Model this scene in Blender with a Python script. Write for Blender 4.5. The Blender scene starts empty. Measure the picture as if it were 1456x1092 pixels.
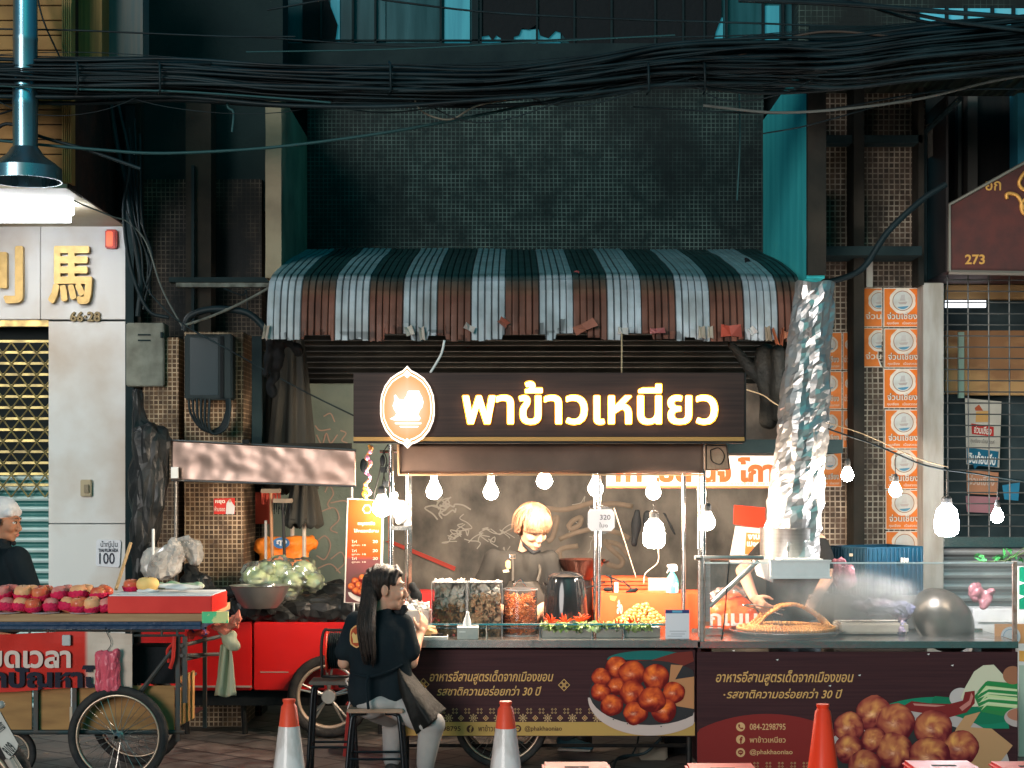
import bpy, bmesh, math, random
from mathutils import Vector, Matrix, Euler, noise
R = math.radians
SC = bpy.context.scene
COL = SC.collection
# ---------------------------------------------------------------- camera
FPX, HY, CX, CD, CH = 2400.0, 685.0, 728.0, 10.0, 1.725
cam = bpy.data.cameras.new('camera'); camo = bpy.data.objects.new('camera', cam); COL.objects.link(camo)
camo.location = (0, -CD, CH); camo.rotation_euler = (R(90), 0, 0)
cam.sensor_width = 36; cam.lens = 36*FPX/1456; cam.shift_y = (HY-546)/1456; cam.clip_end = 500
SC.camera = camo
# ---------------------------------------------------------------- world: deep blue-green night sky
w = bpy.data.worlds.new('World'); SC.world = w; w.use_nodes = True
nt = w.node_tree; bg = nt.nodes['Background']
sky = nt.nodes.new('ShaderNodeTexSky'); sky.sky_type = 'NISHITA'; sky.sun_disc = False
sky.sun_elevation = R(28); sky.sun_rotation = R(165)
mx = nt.nodes.new('ShaderNodeMixRGB'); mx.blend_type = 'MULTIPLY'; mx.inputs[0].default_value = 1
mx.inputs[2].default_value = (0.02, .62, 0.62, 1)
nt.links.new(sky.outputs[0], mx.inputs[1])
# low down all round a blue-green band added to lift the dark tones, overhead the blue-green night sky
tcw = nt.nodes.new('ShaderNodeTexCoord'); spw = nt.nodes.new('ShaderNodeSeparateXYZ'); nt.links.new(tcw.outputs['Generated'], spw.inputs[0])
rw = nt.nodes.new('ShaderNodeMapRange'); rw.interpolation_type = 'SMOOTHSTEP'; rw.inputs[1].default_value = .04; rw.inputs[2].default_value = .42; nt.links.new(spw.outputs[2], rw.inputs[0])
mw = nt.nodes.new('ShaderNodeMixRGB'); nt.links.new(rw.outputs[0], mw.inputs[0]); mw.inputs[1].default_value = (.50, .95, 1.0, 1); nt.links.new(mx.outputs[0], mw.inputs[2])
nt.links.new(mw.outputs[0], bg.inputs[0]); bg.inputs[1].default_value = 0.075
# soft light of the lit street behind the camera
sl = bpy.data.lights.new('sun', 'SUN'); sl.energy = 1.5; sl.angle = R(25); sl.color = (1.0, .93, .88)
so = bpy.data.objects.new('sun', sl); COL.objects.link(so); so.rotation_euler = (R(80), 0, R(-24)); so.location = (3, -12, 9)
SC.view_settings.view_transform = 'Standard'; SC.view_settings.look = 'None'
SC.view_settings.exposure = 0.5; SC.view_settings.gamma = 1
SC.cycles.max_bounces = 7; SC.cycles.diffuse_bounces = 3; SC.cycles.glossy_bounces = 3; SC.cycles.transparent_max_bounces = 16
SC.cycles.sample_clamp_indirect = 4; SC.cycles.caustics_reflective = False; SC.cycles.caustics_refractive = False
SC.cycles.use_denoising = True

# ---------------------------------------------------------------- pixel -> world
def s(Y): return (Y+CD)/FPX
def P(px, py, Y): return Vector(((px-CX)*s(Y), Y, CH-(py-HY)*s(Y)))
def X(px, Y): return (px-CX)*s(Y)
def Z(py, Y): return CH-(py-HY)*s(Y)

# ---------------------------------------------------------------- materials
MATS = {}
def M(name, c, rough=.6, metal=0, c2=None, nscale=6, npos=(.35, .7), bump=0, bscale=30, spec=.2, emit=None, es=0, stretch=(1, 1, 1), coat=0, vc=False, sss=0, alpha=1, trans=0, detail=5):
    if name in MATS: return MATS[name]
    m = bpy.data.materials.new(name); m.use_nodes = True; n = m.node_tree.nodes; l = m.node_tree.links
    b = n['Principled BSDF']
    b.inputs['Roughness'].default_value = rough; b.inputs['Metallic'].default_value = metal
    b.inputs['Specular IOR Level'].default_value = spec; b.inputs['Coat Weight'].default_value = coat
    c = tuple(c)+(1,); b.inputs['Base Color'].default_value = c
    if sss:
        b.inputs['Subsurface Weight'].default_value = sss; b.inputs['Subsurface Radius'].default_value = (.012, .004, .002)
    if alpha < 1: b.inputs['Alpha'].default_value = alpha
    if trans: b.inputs['Transmission Weight'].default_value = trans
    tc = n.new('ShaderNodeTexCoord'); mp = n.new('ShaderNodeMapping'); mp.inputs['Scale'].default_value = stretch
    l.new(tc.outputs['Object'], mp.inputs[0])
    src = None
    if vc:
        at = n.new('ShaderNodeAttribute'); at.attribute_name = 'Col'; src = at.outputs['Color']
    if c2 is not None:
        no = n.new('ShaderNodeTexNoise'); no.inputs['Scale'].default_value = nscale; no.inputs['Detail'].default_value = detail
        l.new(mp.outputs[0], no.inputs['Vector'])
        rp = n.new('ShaderNodeMapRange'); rp.inputs[1].default_value = npos[0]; rp.inputs[2].default_value = npos[1]
        l.new(no.outputs[0], rp.inputs[0])
        mi = n.new('ShaderNodeMixRGB'); l.new(rp.outputs[0], mi.inputs[0])
        mi.inputs[1].default_value = c; mi.inputs[2].default_value = tuple(c2)+(1,)
        if src is not None:
            mu = n.new('ShaderNodeMixRGB'); mu.blend_type = 'MULTIPLY'; mu.inputs[0].default_value = 1
            l.new(src, mu.inputs[1]); l.new(mi.outputs[0], mu.inputs[2]); src = mu.outputs[0]
        else: src = mi.outputs[0]
        rr = n.new('ShaderNodeMapRange'); rr.inputs[3].default_value = max(0.02, rough-.1); rr.inputs[4].default_value = min(1, rough+.12)
        l.new(no.outputs[0], rr.inputs[0]); l.new(rr.outputs[0], b.inputs['Roughness'])
    if src is not None: l.new(src, b.inputs['Base Color'])
    if bump:
        nb = n.new('ShaderNodeTexNoise'); nb.inputs['Scale'].default_value = bscale; nb.inputs['Detail'].default_value = 4
        l.new(mp.outputs[0], nb.inputs['Vector'])
        bu = n.new('ShaderNodeBump'); bu.inputs['Strength'].default_value = bump; bu.inputs['Distance'].default_value = .02
        l.new(nb.outputs[0], bu.inputs['Height']); l.new(bu.outputs[0], b.inputs['Normal'])
    if emit is not None:
        b.inputs['Emission Color'].default_value = tuple(emit)+(1,); b.inputs['Emission Strength'].default_value = es
    MATS[name] = m; return m

def tile_mat(name, tile, tile2, grout, grout2, pitch=.034, mortar=.003, grime=1.2, glo=.3, ghi=.65, dark=(.01, .012, .012)):
    """small square mosaic: brick texture on x+y / z, broken up by large grime noise"""
    m = bpy.data.materials.new(name); m.use_nodes = True; n = m.node_tree.nodes; l = m.node_tree.links
    b = n['Principled BSDF']; b.inputs['Roughness'].default_value = .6; b.inputs['Specular IOR Level'].default_value = .15
    g = n.new('ShaderNodeNewGeometry'); sp = n.new('ShaderNodeSeparateXYZ'); l.new(g.outputs['Position'], sp.inputs[0])
    wob = n.new('ShaderNodeTexNoise'); wob.inputs['Scale'].default_value = 5; l.new(g.outputs['Position'], wob.inputs['Vector'])
    wm = n.new('ShaderNodeMath'); wm.operation = 'MULTIPLY_ADD'; wm.inputs[1].default_value = .012; l.new(wob.outputs[0], wm.inputs[0])
    ad = n.new('ShaderNodeMath'); l.new(sp.outputs[0], ad.inputs[0]); l.new(sp.outputs[1], ad.inputs[1])
    l.new(ad.outputs[0], wm.inputs[2])
    cb = n.new('ShaderNodeCombineXYZ'); l.new(wm.outputs[0], cb.inputs[0]); l.new(sp.outputs[2], cb.inputs[1])
    br = n.new('ShaderNodeTexBrick'); br.offset = 0; br.squash = 1
    br.inputs['Scale'].default_value = 1; br.inputs['Brick Width'].default_value = pitch; br.inputs['Row Height'].default_value = pitch
    br.inputs['Mortar Size'].default_value = mortar; br.inputs['Mortar Smooth'].default_value = .3
    br.inputs['Color1'].default_value = tuple(tile)+(1,); br.inputs['Color2'].default_value = tuple(tile2)+(1,)
    l.new(cb.outputs[0], br.inputs['Vector'])
    ng = n.new('ShaderNodeTexNoise'); ng.inputs['Scale'].default_value = 9; ng.inputs['Detail'].default_value = 6; l.new(g.outputs['Position'], ng.inputs['Vector'])
    rg = n.new('ShaderNodeMapRange'); rg.inputs[1].default_value = .3; rg.inputs[2].default_value = .6; l.new(ng.outputs[0], rg.inputs[0])
    mg = n.new('ShaderNodeMixRGB'); l.new(rg.outputs[0], mg.inputs[0]); mg.inputs[1].default_value = tuple(grout2)+(1,); mg.inputs[2].default_value = tuple(grout)+(1,)
    l.new(mg.outputs[0], br.inputs['Mortar'])
    nb = n.new('ShaderNodeTexNoise'); nb.inputs['Scale'].default_value = grime; nb.inputs['Detail'].default_value = 7; nb.inputs['Roughness'].default_value = .6
    mp = n.new('ShaderNodeMapping'); mp.inputs['Scale'].default_value = (1.3, 1.3, .8); l.new(g.outputs['Position'], mp.inputs[0]); l.new(mp.outputs[0], nb.inputs['Vector'])
    rb = n.new('ShaderNodeMapRange'); rb.inputs[1].default_value = glo; rb.inputs[2].default_value = ghi; l.new(nb.outputs[0], rb.inputs[0])
    mm = n.new('ShaderNodeMixRGB'); l.new(rb.outputs[0], mm.inputs[0]); mm.inputs[1].default_value = tuple(dark)+(1,); l.new(br.outputs[0], mm.inputs[2])
    l.new(mm.outputs[0], b.inputs['Base Color'])
    bu = n.new('ShaderNodeBump'); bu.inputs['Strength'].default_value = .5; bu.inputs['Distance'].default_value = .003; bu.invert = True
    l.new(br.outputs['Fac'], bu.inputs['Height']); l.new(bu.outputs[0], b.inputs['Normal'])
    MATS[name] = m; return m

def stripes_mat(name, ca, cb_, period, duty=.5, axis=2, rough=.45, metal=0, bump=1.0, noise_c=.25):
    """ribbed sheet (roller shutter, corrugated sheet): a wave as bump plus a dark seam line"""
    m = bpy.data.materials.new(name); m.use_nodes = True; n = m.node_tree.nodes; l = m.node_tree.links
    b = n['Principled BSDF']; b.inputs['Roughness'].default_value = rough; b.inputs['Metallic'].default_value = metal
    g = n.new('ShaderNodeNewGeometry'); sp = n.new('ShaderNodeSeparateXYZ'); l.new(g.outputs['Position'], sp.inputs[0])
    dv = n.new('ShaderNodeMath'); dv.operation = 'DIVIDE'; dv.inputs[1].default_value = period; l.new(sp.outputs[axis], dv.inputs[0])
    fr = n.new('ShaderNodeMath'); fr.operation = 'FRACT'; l.new(dv.outputs[0], fr.inputs[0])
    cr = n.new('ShaderNodeValToRGB'); cr.color_ramp.elements[0].color = tuple(ca)+(1,); cr.color_ramp.elements[1].color = tuple(cb_)+(1,)
    cr.color_ramp.elements[0].position = max(0, duty-.08); cr.color_ramp.elements[1].position = min(1, duty+.08)
    l.new(fr.outputs[0], cr.inputs[0])
    no = n.new('ShaderNodeTexNoise'); no.inputs['Scale'].default_value = 5; no.inputs['Detail'].default_value = 6; l.new(g.outputs['Position'], no.inputs['Vector'])
    rp = n.new('ShaderNodeMapRange'); rp.inputs[1].default_value = .3; rp.inputs[2].default_value = .7; rp.inputs[3].default_value = noise_c; rp.inputs[4].default_value = 1
    l.new(no.outputs[0], rp.inputs[0])
    mu = n.new('ShaderNodeMixRGB'); mu.blend_type = 'MULTIPLY'; mu.inputs[0].default_value = 1; l.new(cr.outputs[0], mu.inputs[1]); l.new(rp.outputs[0], mu.inputs[2])
    l.new(mu.outputs[0], b.inputs['Base Color'])
    ml = n.new('ShaderNodeMath'); ml.operation = 'MULTIPLY'; ml.inputs[1].default_value = 2*math.pi; l.new(fr.outputs[0], ml.inputs[0])
    si = n.new('ShaderNodeMath'); si.operation = 'SINE'; l.new(ml.outputs[0], si.inputs[0])
    bu = n.new('ShaderNodeBump'); bu.inputs['Strength'].default_value = bump; bu.inputs['Distance'].default_value = period*.25
    l.new(si.outputs[0], bu.inputs['Height']); l.new(bu.outputs[0], b.inputs['Normal'])
    MATS[name] = m; return m

def glass_mat(name, haze=.1, tint=(1, 1, 1), hz=(.8, .8, .8), nscale=4, lo=.4, hi=.8, gl=.08, vmax=None):
    """thin clear sheet: see-through, a little mirror, a smear of grease"""
    m = bpy.data.materials.new(name); m.use_nodes = True; n = m.node_tree.nodes; l = m.node_tree.links
    n.remove(n['Principled BSDF']); out = n['Material Output']
    tr = n.new('ShaderNodeBsdfTransparent'); tr.inputs[0].default_value = tuple(tint)+(1,)
    gs = n.new('ShaderNodeBsdfGlossy'); gs.inputs['Roughness'].default_value = .06
    df = n.new('ShaderNodeBsdfDiffuse'); df.inputs[0].default_value = tuple(hz)+(1,)
    fz = n.new('ShaderNodeFresnel'); fz.inputs[0].default_value = 1.45
    mf = n.new('ShaderNodeMath'); mf.operation = 'ADD'; mf.inputs[1].default_value = gl; l.new(fz.outputs[0], mf.inputs[0])
    a = n.new('ShaderNodeMixShader'); l.new(mf.outputs[0], a.inputs[0]); l.new(tr.outputs[0], a.inputs[1]); l.new(gs.outputs[0], a.inputs[2])
    tc = n.new('ShaderNodeTexCoord'); no = n.new('ShaderNodeTexNoise'); no.inputs['Scale'].default_value = nscale; no.inputs['Detail'].default_value = 6
    l.new(tc.outputs['Object'], no.inputs['Vector'])
    rp = n.new('ShaderNodeMapRange'); rp.inputs[1].default_value = lo; rp.inputs[2].default_value = hi; rp.inputs[3].default_value = haze*.3; rp.inputs[4].default_value = haze
    l.new(no.outputs[0], rp.inputs[0])
    c = n.new('ShaderNodeMixShader'); l.new(rp.outputs[0], c.inputs[0]); l.new(a.outputs[0], c.inputs[1]); l.new(df.outputs[0], c.inputs[2])
    l.new(c.outputs[0], out.inputs[0]); MATS[name] = m; return m

# ---------------------------------------------------------------- mesh builder
class MB:
    def __init__(self): self.v = []; self.f = []; self.c = []; self.col = (1, 1, 1)
    def add(self, vs, fs, cols=None):
        o = len(self.v); self.v += [Vector(v) for v in vs]; self.f += [tuple(i+o for i in f) for f in fs]
        self.c += list(cols) if cols else [self.col]*len(vs); return self
    def box(self, x0, x1, y0, y1, z0, z1):
        if x1 < x0: x0, x1 = x1, x0
        if y1 < y0: y0, y1 = y1, y0
        if z1 < z0: z0, z1 = z1, z0
        return self.add([(x0, y0, z0), (x1, y0, z0), (x1, y1, z0), (x0, y1, z0), (x0, y0, z1), (x1, y0, z1), (x1, y1, z1), (x0, y1, z1)],
                 [(0, 3, 2, 1), (4, 5, 6, 7), (0, 1, 5, 4), (1, 2, 6, 5), (2, 3, 7, 6), (3, 0, 4, 7)])
    def pbox(self, px0, py0, px1, py1, Y, th):      # box whose front face fills a pixel rectangle at depth Y
        return self.box(X(px0, Y), X(px1, Y), Y, Y+th, Z(py1, Y), Z(py0, Y))
    def tube(self, pts, r, n=8, cap=True, flat=None):
        pts = [Vector(p) for p in pts]; k = len(pts); rs = r if isinstance(r, (list, tuple)) else [r]*k
        up = Vector((0, 0, 1)); vs = []
        last = None
        for i, p in enumerate(pts):
            t = (pts[min(i+1, k-1)]-pts[max(i-1, 0)])
            if t.length < 1e-9: t = Vector((0, 0, 1))
            t.normalize()
            if last is None:
                a = t.cross(up)
                if a.length < .05: a = t.cross(Vector((0, 1, 0)))
            else: a = last-t*last.dot(t)
            a.normalize(); last = a; b = t.cross(a)
            for j in range(n):
                an = 2*math.pi*j/n
                vs.append(p+a*math.cos(an)*rs[i]*(flat or 1)+b*math.sin(an)*rs[i])
        fs = [(i*n+j, i*n+(j+1) % n, (i+1)*n+(j+1) % n, (i+1)*n+j) for i in range(k-1) for j in range(n)]
        if cap: fs += [tuple(range(n))[::-1], tuple((k-1)*n+j for j in range(n))]
        return self.add(vs, fs)
    def lathe(self, prof, c, n=24, axis='z', cap=True, sx=1, sy=1):
        c = Vector(c); vs = []
        for r, h in prof:
            for j in range(n):
                a = 2*math.pi*j/n
                if axis == 'z': vs.append(c+Vector((r*math.cos(a)*sx, r*math.sin(a)*sy, h)))
                elif axis == 'y': vs.append(c+Vector((r*math.cos(a)*sx, h, r*math.sin(a)*sy)))
                else: vs.append(c+Vector((h, r*math.cos(a), r*math.sin(a))))
        k = len(prof); fs = [(i*n+j, i*n+(j+1) % n, (i+1)*n+(j+1) % n, (i+1)*n+j) for i in range(k-1) for j in range(n)]
        if cap:
            if prof[0][0] > 1e-5: fs.append(tuple(range(n))[::-1])
            if prof[-1][0] > 1e-5: fs.append(tuple((k-1)*n+j for j in range(n)))
        return self.add(vs, fs)
    def ball(self, c, r, n=12, m=8, sq=(1, 1, 1), jit=0, rot=None):
        c = Vector(c); vs = []; 
        for i in range(m+1):
            t = math.pi*i/m
            for j in range(n):
                a = 2*math.pi*j/n; d = Vector((math.sin(t)*math.cos(a)*sq[0], math.sin(t)*math.sin(a)*sq[1], math.cos(t)*sq[2]))
                if jit: d *= 1+jit*noise.noise(d*2.2+c*7)
                if rot: d = rot @ d
                vs.append(c+d*r)
        fs = [(i*n+j, (i+1)*n+j, (i+1)*n+(j+1) % n, i*n+(j+1) % n) for i in range(m) for j in range(n)]
        return self.add(vs, fs)
    def grid(self, fn, nu, nv, cfn=None, closed=False):
        vs = [fn(i/nu, j/nv) for j in range(nv+1) for i in range(nu+1)]
        cs = [cfn(i/nu, j/nv) for j in range(nv+1) for i in range(nu+1)] if cfn else None
        fs = [(j*(nu+1)+i, j*(nu+1)+i+1, (j+1)*(nu+1)+i+1, (j+1)*(nu+1)+i) for j in range(nv) for i in range(nu)]
        return self.add(vs, fs, cs)
    def prism(self, pts, y0, y1):   # outline in world (x,z), extruded along y
        k = len(pts); vs = [(x, y0, z) for x, z in pts]+[(x, y1, z) for x, z in pts]
        fs = [tuple(range(k)), tuple(range(2*k-1, k-1, -1))]+[(i, i+k, (i+1) % k+k, (i+1) % k) for i in range(k)]
        return self.add(vs, fs)
    def pprism(self, pix, Y, th): return self.prism([(X(a, Y), Z(b, Y)) for a, b in pix], Y, Y+th)
    def flatpoly(self, pix, Y, col=None):
        if col: self.col = col
        self.add([P(a, b, Y) for a, b in pix], [tuple(range(len(pix)))]); return self
    def build(self, name, mat, parent=None, smooth=False, bevel=0, sub=0, solid=0, **tags):
        me = bpy.data.meshes.new(name); org = ORG.get(parent.name, Vector((0, 0, 0))) if parent else tags.pop('org', None)
        if org is None:
            lo = [min(v[k] for v in self.v) for k in range(3)]; hi = [max(v[k] for v in self.v) for k in range(3)]
            org = Vector(((lo[0]+hi[0])/2, (lo[1]+hi[1])/2, lo[2]))
        me.from_pydata([v-org for v in self.v], [], self.f)
        me.materials.append(mat)
        if any(c != (1, 1, 1) for c in self.c):
            ca = me.color_attributes.new('Col', 'FLOAT_COLOR', 'POINT')
            ca.data.foreach_set('color', [x for c in self.c for x in (c[0], c[1], c[2], 1)])
        bm = bmesh.new(); bm.from_mesh(me)
        bmesh.ops.recalc_face_normals(bm, faces=bm.faces)
        if bevel:
            bmesh.ops.remove_doubles(bm, verts=bm.verts, dist=1e-5)
            bmesh.ops.bevel(bm, geom=[e for e in bm.edges if len(e.link_faces) == 2 and e.calc_face_angle(0) > .5], offset=bevel, segments=2, affect='EDGES', clamp_overlap=True)
        bm.to_mesh(me); bm.free()
        if smooth: me.shade_smooth()
        if smooth == 'auto' or bevel:
            me.shade_smooth(); 
            try: me.set_sharp_from_angle(angle=R(35))
            except Exception: pass
        o = bpy.data.objects.new(name, me); COL.objects.link(o)
        if parent: o.parent = parent
        else: o.location = org
        ORG[o.name] = org
        if solid:
            md = o.modifiers.new('solid', 'SOLIDIFY'); md.thickness = solid; md.offset = 0
        if sub:
            md = o.modifiers.new('sub', 'SUBSURF'); md.levels = md.render_levels = sub
        for k, v in tags.items(): o[k] = v
        return o
ORG = {}
def thing(name, label, cat, loc, group=None, kind=None):
    o = bpy.data.objects.new(name, None); COL.objects.link(o); o.location = loc; o.empty_display_size = .1
    ORG[o.name] = Vector(loc); o['label'] = label; o['category'] = cat
    if group: o['group'] = group
    if kind: o['kind'] = kind
    return o
def T(o, label, cat, group=None, kind=None):
    o['label'] = label; o['category'] = cat
    if group: o['group'] = group
    if kind: o['kind'] = kind
    return o
def dup(root, delta, label=None, rotz=None, scale=None):
    r = root.copy(); COL.objects.link(r); r.location = root.location+Vector(delta)
    if rotz is not None: r.rotation_euler = (root.rotation_euler.x, root.rotation_euler.y, rotz) if not isinstance(rotz, tuple) else rotz
    if scale is not None: r.scale = (scale,)*3 if not isinstance(scale, tuple) else scale
    if label: r['label'] = label
    for ch in list(root.children):
        c = ch.copy(); COL.objects.link(c); c.parent = r
        for g in list(ch.children):
            d = g.copy(); COL.objects.link(d); d.parent = c
    return r

def text_mesh(s_, size, bold=0, shear=0, extrude=0, align='CENTER', spacing=1.0, res=3):
    c = bpy.data.curves.new('lettering', 'FONT'); c.body = s_; c.size = size; c.resolution_u = res; c.offset = bold*size; c.shear = shear
    c.extrude = extrude; c.align_x = align; c.space_character = spacing; c.fill_mode = 'BOTH' if extrude else 'FRONT'
    o = bpy.data.objects.new('lettering', c); COL.objects.link(o); bpy.context.view_layer.update()
    me = bpy.data.meshes.new_from_object(o.evaluated_get(bpy.context.evaluated_depsgraph_get()))
    vs = [v.co.copy() for v in me.vertices]; fs = [tuple(p.vertices) for p in me.polygons]
    bpy.data.objects.remove(o); bpy.data.curves.remove(c); bpy.data.meshes.remove(me)
    return vs, fs
def put_text(mb, s_, px0, py0, px1, py1, Y, bold=.0, shear=0, extrude=0, col=None, rot=0, spacing=1.0, res=3, keep=False, skew=0):
    """letters stretched into a pixel rectangle on the plane y=Y, facing the street (all glyph ink fits the box)"""
    vs, fs = text_mesh(s_, 1, bold, shear, 0, 'LEFT', spacing, res)
    if not vs: return
    x0 = min(v.x for v in vs); x1 = max(v.x for v in vs); y0 = min(v.y for v in vs); y1 = max(v.y for v in vs)
    A = P(px0, py1, Y); B = P(px1, py0, Y)
    kx = (B.x-A.x)/(x1-x0); kz = (B.z-A.z)/(y1-y0)
    ca, sa = math.cos(rot), math.sin(rot); cx, cz = (A.x+B.x)/2, (A.z+B.z)/2
    def tr(v, dy):
        x = A.x+(v.x-x0)*kx; z = A.z+(v.y-y0)*kz+(x0 and 0)
        dx, dz = x-cx, z-cz
        return Vector((cx+dx*ca-dz*sa, Y+dy, cz+dx*sa+dz*ca+skew*dx))
    if col: mb.col = col
    if extrude:
        # front faces, back outline walls
        front = [tr(v, -extrude) for v in vs]; back = [tr(v, 0) for v in vs]
        n = len(vs); edges = {}
        for f in fs:
            for i in range(len(f)):
                e = (f[i], f[(i+1) % len(f)]); k = tuple(sorted(e)); edges.setdefault(k, []).append(e)
        walls = [(e[0][0], e[0][1], e[0][1]+n, e[0][0]+n) for e in edges.values() if len(e) == 1]
        mb.add(front+back, list(fs)+walls)
    else:
        for k, f in enumerate(fs):     # triangles split and staggered by hairs so overlapping strokes never share a plane
            mb.add([tr(vs[i], -4e-5*(k % 25)) for i in f], [tuple(range(len(f)))])
def capsule_prims(mb, prims):
    for p in prims:
        if p[0] == 'c':
            _, a, b, ra, rb = p; a = Vector(a); b = Vector(b); n = 8; pts = []; rs = []
            L = (b-a).length or 1e-6; d = (b-a)/L
            for k in range(4): 
                t = k/4*math.pi/2; pts.append(a-d*ra*math.cos(t)); rs.append(max(ra*math.sin(t), 1e-4))
            for k in range(5): pts.append(a+(b-a)*k/4); rs.append(ra+(rb-ra)*k/4)
            for k in range(1, 5):
                t = math.pi/2*(1-k/4); pts.append(b+d*rb*math.cos(t)); rs.append(max(rb*math.sin(t), 1e-4))
            mb.tube(pts, rs, 14)
        else:
            _, c, r = p[:3]; rot = p[3] if len(p) > 3 else None
            mb.ball(c, 1, 18, 12, r, rot=(Euler(rot).to_matrix() if isinstance(rot, tuple) else rot))
def blob(name, prims, mat, parent=None, voxel=.009, smooth=4, disp=0, dscale=8, fn=None, cfn=None, facet=0, **tags):
    """one continuous surface grown over capsules ('c',a,b,ra,rb) and ellipsoids ('e',centre,radii,rot)"""
    mb = MB(); capsule_prims(mb, prims)
    me = bpy.data.meshes.new('tmp'); me.from_pydata(mb.v, [], mb.f); o = bpy.data.objects.new('tmp', me); COL.objects.link(o)
    bm = bmesh.new(); bm.from_mesh(me); bmesh.ops.recalc_face_normals(bm, faces=bm.faces); bm.to_mesh(me); bm.free()
    md = o.modifiers.new('r', 'REMESH'); md.mode = 'VOXEL'; md.voxel_size = voxel
    if smooth: ms = o.modifiers.new('s', 'SMOOTH'); ms.factor = .5; ms.iterations = smooth
    bpy.context.view_layer.update()
    m2 = bpy.data.meshes.new_from_object(o.evaluated_get(bpy.context.evaluated_depsgraph_get()))
    bpy.data.objects.remove(o); bpy.data.meshes.remove(me)
    out = MB(); nn = [v.normal.copy() for v in m2.vertices]
    vs = [v.co.copy() for v in m2.vertices]
    if disp or fn:
        for i, v in enumerate(vs):
            q = v.copy()
            if disp: q = v+nn[i]*disp*noise.noise(v*dscale)
            if fn: q = fn(q, nn[i])
            vs[i] = q
    out.add(vs, [tuple(p.vertices) for p in m2.polygons], [cfn(v) for v in vs] if cfn else None)
    bpy.data.meshes.remove(m2)
    o = out.build(name, mat, parent, smooth=not facet, **tags)
    if facet: md = o.modifiers.new('dec', 'DECIMATE'); md.ratio = facet   # stiff film: few flat creased facets
    return o
def wire(a, b, sag, n=14, wob=0, seed=0):
    a = Vector(a); b = Vector(b); out = []
    for i in range(n+1):
        t = i/n; p = a.lerp(b, t); p.z -= sag*4*t*(1-t)
        if wob: p += Vector((0, noise.noise(Vector((t*5, seed*3.1, 0))), noise.noise(Vector((t*6, seed*1.7, 9)))))*wob
        out.append(p)
    return out
def bez(pts, n=8):   # smooth curve through points (Catmull-Rom)
    p = [Vector(q) for q in pts]; p = [p[0]*2-p[1]]+p+[p[-1]*2-p[-2]]; out = []
    for i in range(1, len(p)-2):
        for k in range(n):
            t = k/n; a, b, c, d = p[i-1], p[i], p[i+1], p[i+2]
            out.append(.5*((2*b)+(c-a)*t+(2*a-5*b+4*c-d)*t*t+(3*b-a-3*c+d)*t**3))
    out.append(p[-2]); return out
def PP(lst, Y): return [P(a[0], a[1], a[2] if len(a) > 2 else Y) for a in lst]

def crumple(a, sc, st=(1, 1, 1), b=.35):
    """stiff creases: ridges between voronoi cells, two sizes"""
    def fn(v, n):
        p = Vector((v.x*st[0], v.y*st[1], v.z*st[2])); p = p+Vector((1, 1, 1))*.25/sc*noise.noise(p*sc*.7)
        d = noise.voronoi(p*sc)[0]; e = noise.voronoi(p*sc*2.3+Vector((3, 1, 7)))[0]
        return v+n*(a*(.45-min(1, (d[1]-d[0])))*-1+a*b*(min(1, e[1]-e[0])-.4)-a*.25*noise.noise(p*sc*.5))
    return fn

def bold_text(mb, s_, x0, y0, x1, y1, Y, w, n=8, **kw):
    """the same letters struck n times on a small circle: thick rounded strokes"""
    for i in range(n):
        t = 2*math.pi*i/n; put_text(mb, s_, x0+w*math.cos(t), y0+w*math.sin(t), x1+w*math.cos(t), y1+w*math.sin(t), Y-.0002*i, **kw)
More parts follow.
